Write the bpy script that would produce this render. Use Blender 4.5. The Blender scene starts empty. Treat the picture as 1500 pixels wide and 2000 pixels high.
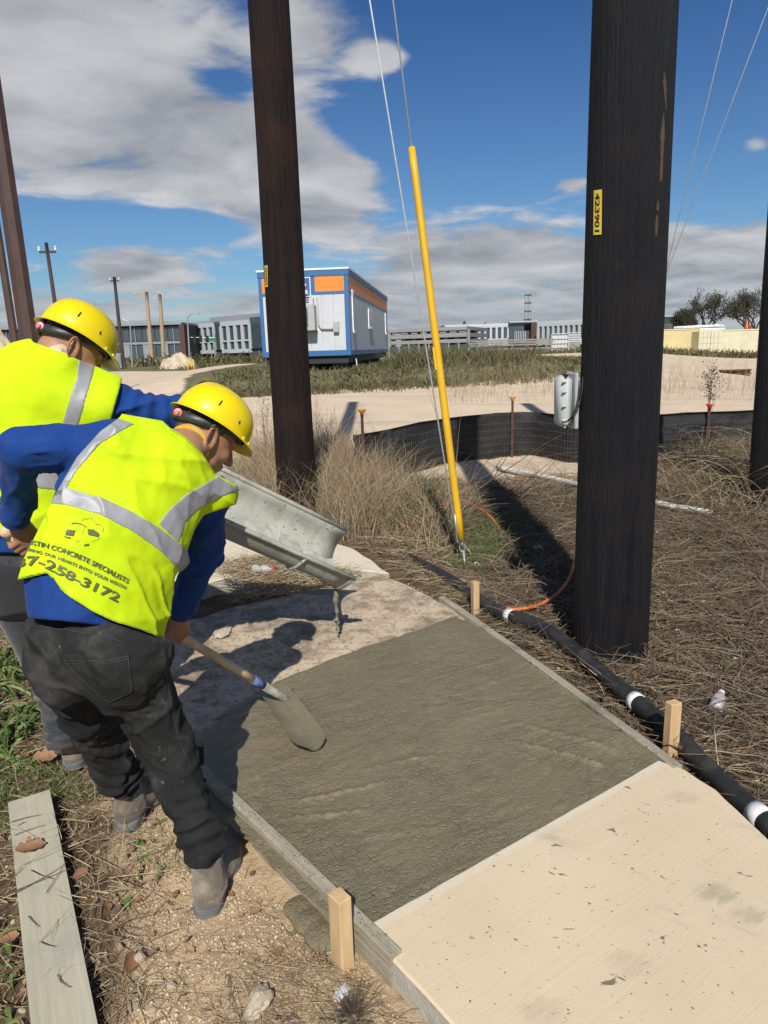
import bpy, bmesh, math, random
import numpy as np
from mathutils import Vector, Matrix
from mathutils.bvhtree import BVHTree
random.seed(7)
rng = np.random.default_rng(11)
S = bpy.context.scene
COL = S.collection

# ------------------------------------------------------------------ camera
FPX, EYE = 1387.0, 1.6
PITCH = math.atan(319 / 1387.0)
ROLL = 0.03
_F = np.array([0, math.cos(PITCH), -math.sin(PITCH)])
_R0 = np.array([1.0, 0, 0])
_W = np.cross(_R0, _F)
_R = math.cos(ROLL) * _R0 - math.sin(ROLL) * _W
_U = math.sin(ROLL) * _R0 + math.cos(ROLL) * _W
_C = np.array([0, 0, EYE])
cd = bpy.data.cameras.new("camera")
cam = bpy.data.objects.new("camera", cd)
COL.objects.link(cam)
M = Matrix.Identity(4)
for i in range(3):
    M[i][0], M[i][1], M[i][2], M[i][3] = _R[i], _U[i], -_F[i], _C[i]
cam.matrix_world = M
cd.sensor_fit = 'VERTICAL'
cd.sensor_height = 36.0
cd.lens = 36.0 * FPX / 2000.0
cd.clip_start, cd.clip_end = 0.05, 3000
S.camera = cam

# ------------------------------------------------------------------ light
SUNV = Vector((-0.01, -1.1, 1.0)).normalized()      # towards the sun
SUN_EL = math.asin(SUNV.z)
SUN_ROT = math.atan2(SUNV.x, SUNV.y)
sd = bpy.data.lights.new("sun", 'SUN')
sd.energy = 5.0
sd.angle = math.radians(0.5)
sd.color = (1.0, 0.955, 0.88)
sun = bpy.data.objects.new("sun", sd)
COL.objects.link(sun)
sun.rotation_euler = SUNV.to_track_quat('Z', 'Y').to_euler()

vs = S.view_settings
vs.view_transform = 'Standard'
vs.look = 'None'
vs.exposure = 0.0
vs.gamma = 1.0
vs.use_curve_mapping = False
S.render.engine = 'CYCLES'
S.cycles.max_bounces = 6
S.cycles.diffuse_bounces = 3
S.cycles.glossy_bounces = 3
S.cycles.transparent_max_bounces = 8


class NT:
    """small node-tree helper"""
    def __init__(s, tree):
        s.t = tree
    def n(s, typ, **kw):
        nd = s.t.nodes.new(typ)
        for k, v in kw.items():
            if k.startswith('i_'):
                nd.inputs[k[2:].replace('_', ' ')].default_value = v
            else:
                setattr(nd, k, v)
        return nd
    def l(s, a, b):
        s.t.links.new(a, b)
    def set(s, sock, v):
        if hasattr(v, 'node') or hasattr(v, 'is_output'):
            s.l(v, sock)
        else:
            sock.default_value = v
    def m(s, op, a, b=0.0, c=None, clamp=False):
        nd = s.n('ShaderNodeMath', operation=op, use_clamp=clamp)
        s.set(nd.inputs[0], a); s.set(nd.inputs[1], b)
        if c is not None:
            s.set(nd.inputs[2], c)
        return nd.outputs[0]
    def mix(s, fac, a, b, blend='MIX'):
        nd = s.n('ShaderNodeMix', data_type='RGBA', blend_type=blend)
        s.set(nd.inputs[0], fac)
        for sock, v in ((nd.inputs[6], a), (nd.inputs[7], b)):
            if isinstance(v, (tuple, list)) and len(v) == 3:
                v = (*v, 1)
            s.set(sock, v)
        return nd.outputs[2]
    def ramp(s, fac, lo, hi):
        nd = s.n('ShaderNodeMapRange', clamp=True)
        s.set(nd.inputs[0], fac)
        nd.inputs[1].default_value, nd.inputs[2].default_value = lo, hi
        return nd.outputs[0]
    def smooth(s, fac, lo, hi):
        nd = s.n('ShaderNodeMapRange', interpolation_type='SMOOTHSTEP')
        s.set(nd.inputs[0], fac)
        nd.inputs[1].default_value, nd.inputs[2].default_value = lo, hi
        return nd.outputs[0]
    def noise(s, vec, scale, detail=4, rough=0.55, dist=0.0, out=0):
        nd = s.n('ShaderNodeTexNoise')
        if vec is not None:
            s.l(vec, nd.inputs['Vector'])
        nd.inputs['Scale'].default_value = scale
        nd.inputs['Detail'].default_value = detail
        nd.inputs['Roughness'].default_value = rough
        nd.inputs['Distortion'].default_value = dist
        return nd.outputs[out]
    def mapping(s, vec, scale=(1, 1, 1), loc=(0, 0, 0), rot=(0, 0, 0)):
        # turned first, then stretched
        nd = s.n('ShaderNodeMapping', vector_type='TEXTURE')
        s.l(vec, nd.inputs[0])
        nd.inputs[1].default_value = tuple(-q for q in loc)
        nd.inputs[2].default_value = tuple(-q for q in rot)
        nd.inputs[3].default_value = tuple(1 / q for q in scale)
        return nd.outputs[0]


# ------------------------------------------------------------------ world: sky with clouds
w = bpy.data.worlds.new("World")
S.world = w
w.use_nodes = True
w.node_tree.nodes.clear()
T = NT(w.node_tree)
sky = T.n('ShaderNodeTexSky', sky_type='NISHITA', sun_disc=False, sun_elevation=SUN_EL, sun_rotation=SUN_ROT)
sky.air_density, sky.dust_density, sky.ozone_density, sky.altitude = 1.1, 0.3, 2.2, 200
bg = T.n('ShaderNodeBackground')
bg.inputs['Strength'].default_value = 0.078
wo = T.n('ShaderNodeOutputWorld')
T.l(bg.outputs[0], wo.inputs[0])
tc = T.n('ShaderNodeTexCoord')
sep = T.n('ShaderNodeSeparateXYZ')
T.l(tc.outputs['Generated'], sep.inputs[0])
dx, dy, dz = sep.outputs
az = T.m('ARCTAN2', dx, dy)                       # 0 = straight ahead, radians
hor = T.m('POWER', T.m('ADD', T.m('MULTIPLY', dx, dx), T.m('MULTIPLY', dy, dy)), 0.5)
el = T.m('ARCTAN2', dz, hor)
# cloud-plane coordinates
den = T.m('ADD', T.m('MAXIMUM', dz, 0.0), 0.13)
cmb = T.n('ShaderNodeCombineXYZ')
T.l(T.m('DIVIDE', dx, den), cmb.inputs[0])
T.l(T.m('DIVIDE', dy, den), cmb.inputs[1])
cv = cmb.outputs[0]
warp = T.n('ShaderNodeVectorMath', operation='MULTIPLY_ADD')
T.l(T.noise(cv, 1.3, 3, 0.5, out=1), warp.inputs[0])
warp.inputs[1].default_value = (0.5, 0.5, 0)
T.l(cv, warp.inputs[2])
n1 = T.noise(warp.outputs[0], 1.25, 9, 0.56)
cv2 = T.mapping(warp.outputs[0], loc=(0.03, 0.22, 0))
n2 = T.noise(cv2, 1.25, 5, 0.5)
n3 = T.noise(warp.outputs[0], 4.5, 6, 0.6)


def blob(a0, e0, sa, se, amp):
    """a soft patch of more (or less) cloud, centre and size in degrees"""
    r = math.radians
    u = T.m('DIVIDE', T.m('SUBTRACT', az, r(a0)), r(sa))
    v = T.m('DIVIDE', T.m('SUBTRACT', el, r(e0)), r(se))
    q = T.m('ADD', T.m('MULTIPLY', u, u), T.m('MULTIPLY', v, v))
    return T.m('MULTIPLY', T.m('EXPONENT', T.m('MULTIPLY', q, -1.0)), amp)


BLOBS = [(-21, 18, 14, 6.5, 0.30), (-8.5, 14.2, 7, 3.6, 0.24), (-2, 12, 4.2, 2.2, 0.22), (-10, 18, 2.6, 1.0, -0.22), (-4.5, 21.5, 3.2, 2.4, 0.16),
         (0.8, 15.6, 4.2, 1.8, -0.30), (1.0, 19.6, 1.9, 1.1, 0.30), (12, 20, 11, 7, -0.36), (27, 20, 11, 10, -0.34), (12, 13, 9, 2.2, -0.22),
         (-23, 8.9, 8, 1.1, -0.30), (-14, 8.8, 3.2, 1.0, -0.24), (-18.5, 6.2, 3.6, 1.5, 0.30), (-9, 6.0, 3.0, 1.0, -0.10), (5.3, 12, 1.5, 0.7, 0.2),
         (14.6, 11.2, 1.7, 0.8, 0.34), (26.5, 12.4, 1.4, 1.0, 0.30), (23.5, 9.2, 5, 1.2, -0.18), (9, 6.4, 11, 2.8, 0.31), (-6, 9.6, 5, 1.8, 0.12), (25, 5.5, 8, 2, 0.27),
         (-10, 2, 30, 2.2, 0.19), (20, 1.5, 30, 2.4, 0.2)]
cov = None
for b in BLOBS:
    g = blob(*b)
    cov = g if cov is None else T.m('ADD', cov, g)
d1 = T.m('ADD', T.m('ADD', n1, T.m('MULTIPLY', T.m('SUBTRACT', n3, 0.5), 0.30)), cov)
d2 = T.m('ADD', n2, cov)
alpha = T.smooth(d1, 0.485, 0.665)
# shading: thin rims bright, thick middles grey, sun side brighter than the far side
grad = T.m('SUBTRACT', n1, n2)
lit = T.m('ADD', T.m('MULTIPLY', grad, 2.7), 0.60)
lit = T.m('ADD', lit, T.m('MULTIPLY', T.m('SUBTRACT', n3, 0.5), 0.55))
thick = T.smooth(d1, 0.6, 1.05)
lit = T.m('SUBTRACT', lit, T.m('MULTIPLY', thick, 0.18), clamp=True)
ccol = T.mix(lit, (3.0, 3.25, 3.7), (8.0, 8.1, 8.3))
low = T.smooth(el, math.radians(7), math.radians(0))
ccol = T.mix(T.m('MULTIPLY', low, 0.5), ccol, (4.2, 5.0, 5.9))
# darken/saturate the clear sky a little towards the zenith like a phone camera does
tone = T.mix(T.smooth(el, math.radians(2), math.radians(34)), (0.60, 0.84, 1.06), (0.24, 0.51, 0.92))
skyc = T.mix(1.0, sky.outputs[0], tone, 'MULTIPLY')
fin = T.mix(T.m('MULTIPLY', alpha, 0.95), skyc, ccol)
T.l(fin, bg.inputs[0])

# ------------------------------------------------------------------ geometry helpers


def ray(x, y):
    return _F + _R * (x - 750) / FPX - _U * (y - 1000) / FPX


def G(x, y, z=0.0):
    d = ray(x, y)
    return _C + d * ((z - EYE) / d[2])


def A(x, y, Y):
    d = ray(x, y)
    return _C + d * (Y / d[1])


def topix(P):
    v = P - _C
    z = v @ _F
    z = np.where(np.abs(z) < 1e-6, 1e-6, z)
    return 750 + FPX * (v @ _R) / z, 1000 - FPX * (v @ _U) / z, z


def tag(o, label=None, cat=None, group=None, kind=None):
    if label: o['label'] = label
    if cat: o['category'] = cat
    if group: o['group'] = group
    if kind: o['kind'] = kind
    return o


def empty(name, loc=(0, 0, 0), rz=0.0):
    o = bpy.data.objects.new(name, None)
    COL.objects.link(o)
    o.location = loc
    o.rotation_euler = (0, 0, rz)
    o.empty_display_size = 0.1
    return o


def place(o, parent):
    """parent, keeping the world-space position (every placed object's own loc/rot/scale is its world transform)"""
    if parent is not None:
        o.parent = parent
        o.matrix_parent_inverse = Matrix.LocRotScale(parent.location, parent.rotation_euler, parent.scale).inverted()
    return o


def mesh(name, verts, faces, mat=None, parent=None, smooth=False, attr=None, local=False):
    me = bpy.data.meshes.new(name)
    verts = np.asarray(verts, dtype=np.float32).reshape(-1, 3)
    if isinstance(faces, np.ndarray):
        k = faces.shape[1]
        me.vertices.add(len(verts))
        me.vertices.foreach_set('co', verts.ravel())
        me.loops.add(faces.size)
        me.loops.foreach_set('vertex_index', faces.astype(np.int32).ravel())
        me.polygons.add(len(faces))
        me.polygons.foreach_set('loop_start', np.arange(0, faces.size, k, dtype=np.int32))
        me.polygons.foreach_set('loop_total', np.full(len(faces), k, dtype=np.int32))
        me.update(calc_edges=True)
    else:
        me.from_pydata([tuple(v) for v in verts.tolist()], [], [tuple(f) for f in faces])
    if smooth:
        me.polygons.foreach_set('use_smooth', np.ones(len(me.polygons), dtype=bool))
    if attr is not None:
        for nm, arr in attr.items():
            a = me.attributes.new(nm, 'FLOAT', 'POINT')
            a.data.foreach_set('value', np.asarray(arr, dtype=np.float32))
    o = bpy.data.objects.new(name, me)
    COL.objects.link(o)
    if mat is not None:
        me.materials.append(mat)
    if parent is not None:
        if local:
            o.parent = parent
        else:
            place(o, parent)
    return o


def inst(src, name, parent, loc=(0, 0, 0), rot=None, scale=None, mat=None):
    """another object on the same mesh data, placed in world coordinates"""
    o = bpy.data.objects.new(name, src)
    COL.objects.link(o)
    o.location = loc
    if rot is not None: o.rotation_euler = rot
    if scale is not None: o.scale = scale
    return place(o, parent)


class MB:
    """collects simple solids into one mesh"""
    def __init__(s):
        s.v, s.f = [], []
    def add(s, v, f):
        b = len(s.v)
        s.v += [tuple(map(float, p)) for p in v]
        s.f += [tuple(i + b for i in q) for q in f]
        return s
    def box(s, c, size, X=(1, 0, 0), Y=(0, 1, 0), Z=(0, 0, 1), bev=0.0):
        c = np.array(c, float); X, Y, Z = (np.array(a, float) for a in (X, Y, Z))
        hx, hy, hz = (q / 2 for q in size)
        if bev <= 0:
            v = [c + X * sx * hx + Y * sy * hy + Z * sz * hz for sx in (-1, 1) for sy in (-1, 1) for sz in (-1, 1)]
            return s.add(v, [(0, 1, 3, 2), (4, 6, 7, 5), (0, 4, 5, 1), (2, 3, 7, 6), (0, 2, 6, 4), (1, 5, 7, 3)])
        b = bev
        pr = [(hx - b, hy), (hx, hy - b), (hx, -hy + b), (hx - b, -hy), (-hx + b, -hy), (-hx, -hy + b), (-hx, hy - b), (-hx + b, hy)]
        v = []
        for zz, k in ((-hz, 1), (-hz + b, 0), (hz - b, 0), (hz, 1)):
            for (px, py) in pr:
                if k:
                    px -= math.copysign(b, px) * 0.9; py -= math.copysign(b, py) * 0.9
                v.append(c + X * px + Y * py + Z * zz)
        f = [tuple(range(7, -1, -1))[::-1], tuple(24 + i for i in range(7, -1, -1))]
        for r in range(3):
            for i in range(8):
                j = (i + 1) % 8
                f.append((r * 8 + i, (r + 1) * 8 + i, (r + 1) * 8 + j, r * 8 + j))
        return s.add(v, f)
    def tube(s, pts, rad, n=8, cap=True):
        pts = [np.array(p, float) for p in pts]
        if not isinstance(rad, (list, tuple, np.ndarray)):
            rad = [rad] * len(pts)
        t0 = pts[1] - pts[0]
        up = np.array([0, 0, 1.0]) if abs(t0[2]) < 0.9 * np.linalg.norm(t0) else np.array([1.0, 0, 0])
        v = []
        for i, p in enumerate(pts):
            t = pts[min(i + 1, len(pts) - 1)] - pts[max(i - 1, 0)]
            t = t / (np.linalg.norm(t) + 1e-9)
            a = np.cross(t, up); a /= np.linalg.norm(a) + 1e-9
            b = np.cross(a, t)
            up = b
            for k in range(n):
                an = 2 * math.pi * k / n
                v.append(p + (a * math.cos(an) + b * math.sin(an)) * rad[i])
        f = []
        for i in range(len(pts) - 1):
            for k in range(n):
                j = (k + 1) % n
                f.append((i * n + k, i * n + j, (i + 1) * n + j, (i + 1) * n + k))
        if cap:
            f.append(tuple(range(n - 1, -1, -1)))
            f.append(tuple((len(pts) - 1) * n + k for k in range(n)))
        return s.add(v, f)
    def prism(s, poly, z0, z1):
        n = len(poly)
        v = [(p[0], p[1], z0) for p in poly] + [(p[0], p[1], z1) for p in poly]
        f = [tuple(range(n - 1, -1, -1)), tuple(range(n, 2 * n))]
        f += [(i, (i + 1) % n, n + (i + 1) % n, n + i) for i in range(n)]
        return s.add(v, f)
    def lathe(s, c, prof, n=16, Z=(0, 0, 1)):
        """prof: list of (radius, height along Z)"""
        c = np.array(c, float); Z = np.array(Z, float); Z /= np.linalg.norm(Z)
        X = np.cross(Z, (0, 1, 0) if abs(Z[1]) < 0.9 else (1, 0, 0)); X /= np.linalg.norm(X)
        Y = np.cross(Z, X)
        v = [c + Z * h + (X * math.cos(2 * math.pi * k / n) + Y * math.sin(2 * math.pi * k / n)) * r for r, h in prof for k in range(n)]
        f = []
        for i in range(len(prof) - 1):
            for k in range(n):
                j = (k + 1) % n
                f.append((i * n + k, i * n + j, (i + 1) * n + j, (i + 1) * n + k))
        f.append(tuple(range(n - 1, -1, -1)))
        f.append(tuple((len(prof) - 1) * n + k for k in range(n)))
        return s.add(v, f)
    def build(s, name, mat=None, parent=None, smooth=False, local=False):
        o = mesh(name, s.v, s.f, mat, parent, smooth, local=local)
        return o


# numpy value noise ------------------------------------------------------
def _h(ix, iy, iz, seed=0):
    n = (ix * 374761393 + iy * 668265263 + iz * 2147483647 + seed * 1274126177) & 0xffffffff
    n = ((n ^ (n >> 13)) * 1274126177) & 0xffffffff
    n = (n ^ (n >> 16)) & 0xffff
    return n / 65535.0


def vn(P, sc=1.0, seed=0):
    """value noise in -1..1; P (N,3) or (N,2)"""
    Q = np.asarray(P, float) * sc + 100.0
    if Q.shape[1] == 2:
        Q = np.column_stack([Q, np.zeros(len(Q))])
    I = np.floor(Q).astype(np.int64)
    Fr = Q - I
    Fr = Fr * Fr * (3 - 2 * Fr)
    r = 0
    for a in (0, 1):
        wx = Fr[:, 0] if a else 1 - Fr[:, 0]
        for b in (0, 1):
            wy = Fr[:, 1] if b else 1 - Fr[:, 1]
            for c in (0, 1):
                wz = Fr[:, 2] if c else 1 - Fr[:, 2]
                r = r + wx * wy * wz * _h(I[:, 0] + a, I[:, 1] + b, I[:, 2] + c, seed)
    return r * 2 - 1


def fbm(P, sc, octv=4, seed=0, gain=0.5):
    r, a = 0, 1.0
    for k in range(octv):
        r = r + a * vn(P, sc * 2.03 ** k, seed + k * 17)
        a *= gain
    return r


def sstep(x, a, b):
    t = np.clip((x - a) / (b - a), 0, 1)
    return t * t * (3 - 2 * t)


def inpoly(x, y, poly):
    x = np.asarray(x, float); y = np.asarray(y, float)
    r = np.zeros(x.shape, bool)
    n = len(poly)
    for i in range(n):
        x0, y0 = poly[i][:2]; x1, y1 = poly[(i + 1) % n][:2]
        c = (y0 > y) != (y1 > y)
        xx = (x1 - x0) * (y - y0) / ((y1 - y0) if y1 != y0 else 1e-9) + x0
        r ^= c & (x < xx)
    return r


def polydist(x, y, poly):
    """signed distance to a polygon, negative inside"""
    d = np.full(np.shape(x), 1e9)
    n = len(poly)
    for i in range(n):
        x0, y0 = poly[i][:2]; x1, y1 = poly[(i + 1) % n][:2]
        ex, ey = x1 - x0, y1 - y0
        t = np.clip(((x - x0) * ex + (y - y0) * ey) / (ex * ex + ey * ey + 1e-12), 0, 1)
        d = np.minimum(d, (x - x0 - ex * t) ** 2 + (y - y0 - ey * t) ** 2)
    d = np.sqrt(d)
    return np.where(inpoly(x, y, poly), -d, d)


# signed distance fields -> mesh (surface nets) ----------------------------
def smin(a, b, k):
    h = np.clip(0.5 + 0.5 * (b - a) / k, 0, 1)
    return b + (a - b) * h - k * h * (1 - h)


def smax(a, b, k):
    return -smin(-a, -b, k)


def cap(P, a, b, ra, rb, flat=None, ratio=1.0):
    """tapered capsule; flat = axis along which it is squashed by ratio (<1 thinner)"""
    a = np.asarray(a, float); b = np.asarray(b, float)
    ab = b - a
    t = np.clip(((P - a) @ ab) / (ab @ ab + 1e-12), 0, 1)
    d = P - (a + t[:, None] * ab)
    if flat is not None:
        fl = np.asarray(flat, float); fl = fl / np.linalg.norm(fl)
        c = d @ fl
        d = d + fl * (c * (1 / ratio - 1))[:, None]
        L = np.linalg.norm(d, axis=1) - (ra + (rb - ra) * t)
        return L * (0.5 + 0.5 * ratio)
    return np.linalg.norm(d, axis=1) - (ra + (rb - ra) * t)


def ell(P, c, r, X, Y, Z):
    d = P - np.asarray(c, float)
    q = np.stack([(d @ X) / r[0], (d @ Y) / r[1], (d @ Z) / r[2]], 1)
    k0 = np.linalg.norm(q, axis=1)
    k1 = np.linalg.norm(q / np.array(r), axis=1) + 1e-9
    return k0 * (k0 - 1) / k1


def surfnet(fn, lo, hi, h):
    lo = np.array(lo, float); hi = np.array(hi, float)
    n = np.ceil((hi - lo) / h / 4).astype(int) * 4 + 1
    # coarse pass
    H = 4 * h
    nc = (n - 1) // 4 + 1
    gx, gy, gz = (lo[i] + H * np.arange(nc[i]) for i in range(3))
    Pc = np.stack(np.meshgrid(gx, gy, gz, indexing='ij'), -1).reshape(-1, 3)
    vc = fn(Pc).reshape(nc)
    near = np.abs(vc) < H * 1.9
    # cells whose any corner is near
    cell = np.zeros(nc - 1, bool)
    for a in (0, 1):
        for b in (0, 1):
            for c in (0, 1):
                cell |= near[a:nc[0] - 1 + a, b:nc[1] - 1 + b, c:nc[2] - 1 + c]
    up = vc[:-1, :-1, :-1].repeat(4, 0).repeat(4, 1).repeat(4, 2)
    V = np.full(n, 1.0)
    V[:-1, :-1, :-1] = up
    mk = np.zeros(n, bool)
    cm = cell.repeat(4, 0).repeat(4, 1).repeat(4, 2)
    mk[:-1, :-1, :-1] |= cm; mk[1:, :-1, :-1] |= cm; mk[:-1, 1:, :-1] |= cm; mk[:-1, :-1, 1:] |= cm; mk[1:, 1:, 1:] |= cm
    idx = np.argwhere(mk)
    out = np.empty(len(idx))
    for s0 in range(0, len(idx), 200000):
        out[s0:s0 + 200000] = fn(lo + idx[s0:s0 + 200000] * h)
    V[mk] = out
    sg = V < 0
    acc = np.zeros(tuple(n - 1) + (3,)); cnt = np.zeros(n - 1)
    cn = [(a, b, c) for a in (0, 1) for b in (0, 1) for c in (0, 1)]
    sl = lambda a, b, c: (slice(a, n[0] - 1 + a), slice(b, n[1] - 1 + b), slice(c, n[2] - 1 + c))
    for i, p in enumerate(cn):
        for q in cn[i + 1:]:
            if sum(abs(p[k] - q[k]) for k in range(3)) != 1:
                continue
            s1, s2 = sg[sl(*p)], sg[sl(*q)]
            m = s1 != s2
            if not m.any():
                continue
            v1 = V[sl(*p)][m]; v2 = V[sl(*q)][m]
            t = v1 / (v1 - v2)
            acc[m] += np.array(p) + t[:, None] * (np.array(q) - np.array(p))
            cnt[m] += 1
    act = cnt > 0
    ids = np.full(n - 1, -1); ids[act] = np.arange(act.sum())
    ii = np.argwhere(act)
    verts = lo + (ii + acc[act] / cnt[act][:, None]) * h
    faces = []
    for ax in range(3):
        s1 = [slice(None)] * 3; s2 = [slice(None)] * 3
        s1[ax] = slice(0, n[ax] - 1); s2[ax] = slice(1, n[ax])
        a, b = sg[tuple(s1)], sg[tuple(s2)]
        e = np.argwhere(a != b)
        o1, o2 = [(1, 2), (2, 0), (0, 1)][ax]
        e = e[(e[:, o1] > 0) & (e[:, o2] > 0) & (e[:, o1] < n[o1] - 1) & (e[:, o2] < n[o2] - 1)]
        d1 = np.zeros(3, int); d1[o1] = 1
        d2 = np.zeros(3, int); d2[o2] = 1
        q = [ids[tuple((e - k).T)] for k in (0 * d1, d1, d1 + d2, d2)]
        q = np.stack(q, 1)
        fl = ~a[tuple(e.T)]
        q[fl] = q[fl][:, ::-1]
        faces.append(q)
    faces = np.concatenate(faces)
    faces = faces[(faces >= 0).all(1)]
    return verts, faces[:, ::-1].copy() if False else faces


def sdf_obj(name, fn, lo, hi, h, mat, parent, smooth=True):
    v, f = surfnet(fn, lo, hi, h)
    return mesh(name, v, f, mat, parent, smooth)


def unit(v):
    v = np.asarray(v, float)
    return v / np.linalg.norm(v)


def bbox(pts, pad):
    p = np.array(pts)
    return p.min(0) - pad, p.max(0) + pad


# strand builder: many blades / stalks in one mesh ---------------------------
def strands(base, dirv, length, width, bend, K=4, droop=0.0, tube=False, taper=0.85, wob=0.0, seed=0):
    """base (N,3), dirv (N,3) unit, length (N), width (N), bend (N,3) added quadratically"""
    N = len(base)
    t = np.linspace(0, 1, K + 1)
    L = length[:, None]
    P = base[:, None, :] + dirv[:, None, :] * (L * t)[..., None] + bend[:, None, :] * (L * t * t)[..., None]
    P[..., 2] -= droop * (L * t ** 3)
    if wob:
        r = np.random.default_rng(seed)
        jit = r.normal(size=P.shape) * wob * (length[:, None, None]) * t[None, :, None]
        P += jit
    tan = np.gradient(P, axis=1)
    tan /= np.linalg.norm(tan, axis=2, keepdims=True) + 1e-9
    r = np.random.default_rng(seed + 5)
    rnd = r.normal(size=(N, 1, 3))
    side = np.cross(tan, rnd)
    side /= np.linalg.norm(side, axis=2, keepdims=True) + 1e-9
    wd = width[:, None, None] * (1 - taper * t[None, :, None] ** 1.5) * 0.5
    tint = r.random(N)
    if not tube:
        V = np.stack([P - side * wd, P + side * wd], 2)          # N,K+1,2,3
        V = V.reshape(-1, 3)
        b = (np.arange(N) * (K + 1) * 2)[:, None]
        k = (np.arange(K) * 2)[None, :]
        o = b + k
        Fc = np.stack([o, o + 1, o + 3, o + 2], -1).reshape(-1, 4)
        return V, Fc, np.repeat(tint, (K + 1) * 2)
    nb = np.cross(tan, side)
    ring = [side * math.cos(a) + nb * math.sin(a) for a in (0, 2.0944, 4.18879)]
    V = np.stack([P + q * wd for q in ring], 2).reshape(-1, 3)
    b = (np.arange(N) * (K + 1) * 3)[:, None]
    k = (np.arange(K) * 3)[None, :]
    o = b + k
    fs = [np.stack([o + i, o + (i + 1) % 3, o + 3 + (i + 1) % 3, o + 3 + i], -1).reshape(-1, 4) for i in range(3)]
    return V, np.concatenate(fs), np.repeat(tint, (K + 1) * 3)


def join_strands(L):
    V, Fc, T_ = [], [], []
    b = 0
    for v, f, t in L:
        V.append(v); Fc.append(f + b); T_.append(t); b += len(v)
    return np.concatenate(V), np.concatenate(Fc), np.concatenate(T_)

# ------------------------------------------------------------------ materials


def mat(name, c1, c2=None, sc=6.0, rough=0.7, bump=0.0, bsc=None, met=0.0, stretch=None, c3=None, sc3=1.2, f3=0.5,
        spec=0.5, detail=5, contrast=(0.35, 0.65), gen=False, coat=0.0, rvar=0.0, bdist=0.01, speck=None, trans=0.0):
    m = bpy.data.materials.new(name)
    m.use_nodes = True
    t = NT(m.node_tree)
    b = m.node_tree.nodes['Principled BSDF']
    co = t.n('ShaderNodeTexCoord').outputs['Generated' if gen else 'Object']
    v = t.mapping(co, scale=stretch) if stretch else co
    c2 = c2 or tuple(min(1, q * 1.25) for q in c1)
    n = t.noise(v, sc, detail, 0.6)
    col = t.mix(t.ramp(n, *contrast), c1, c2)
    if c3:
        col = t.mix(t.m('MULTIPLY', t.smooth(t.noise(co, sc3, 5, 0.62), 0.48, 0.66), f3), col, c3)
    if speck:
        scol, ssc, lo, hi = speck
        col = t.mix(t.ramp(t.noise(co, ssc, 2, 0.5), lo, hi), col, scol)
    t.l(col, b.inputs['Base Color'])
    b.inputs['Metallic'].default_value = met
    b.inputs['Specular IOR Level'].default_value = spec
    if coat:
        b.inputs['Coat Weight'].default_value = coat
    if rvar:
        t.l(t.m('ADD', rough - rvar / 2, t.m('MULTIPLY', t.ramp(n, 0.3, 0.7), rvar)), b.inputs['Roughness'])
    else:
        b.inputs['Roughness'].default_value = rough
    if trans:
        b.inputs['Transmission Weight'].default_value = trans
    if bump:
        bp = t.n('ShaderNodeBump')
        bp.inputs['Strength'].default_value = bump
        bp.inputs['Distance'].default_value = bdist
        t.l(t.noise(v, bsc or sc * 2.5, 8, 0.68), bp.inputs['Height'])
        t.l(bp.outputs[0], b.inputs['Normal'])
    return m


def tint_mat(name, cols, rough=0.8, trans=0.25):
    """strand colour picked per blade from the 'tint' attribute"""
    m = bpy.data.materials.new(name)
    m.use_nodes = True
    t = NT(m.node_tree)
    b = m.node_tree.nodes['Principled BSDF']
    at = t.n('ShaderNodeAttribute', attribute_name='tint')
    r = t.n('ShaderNodeValToRGB')
    r.color_ramp.interpolation = 'CONSTANT' if len(cols) > 6 else 'LINEAR'
    els = r.color_ramp.elements
    while len(els) < len(cols):
        els.new(0.5)
    for i, c in enumerate(cols):
        els[i].position = i / max(1, len(cols) - (0 if len(cols) > 6 else 1))
        els[i].color = (*c, 1)
    t.l(at.outputs['Fac'], r.inputs[0])
    t.l(r.outputs[0], b.inputs['Base Color'])
    b.inputs['Roughness'].default_value = rough
    b.inputs['Specular IOR Level'].default_value = 0.25
    return m


MT = {}
MT['slab'] = None


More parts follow.
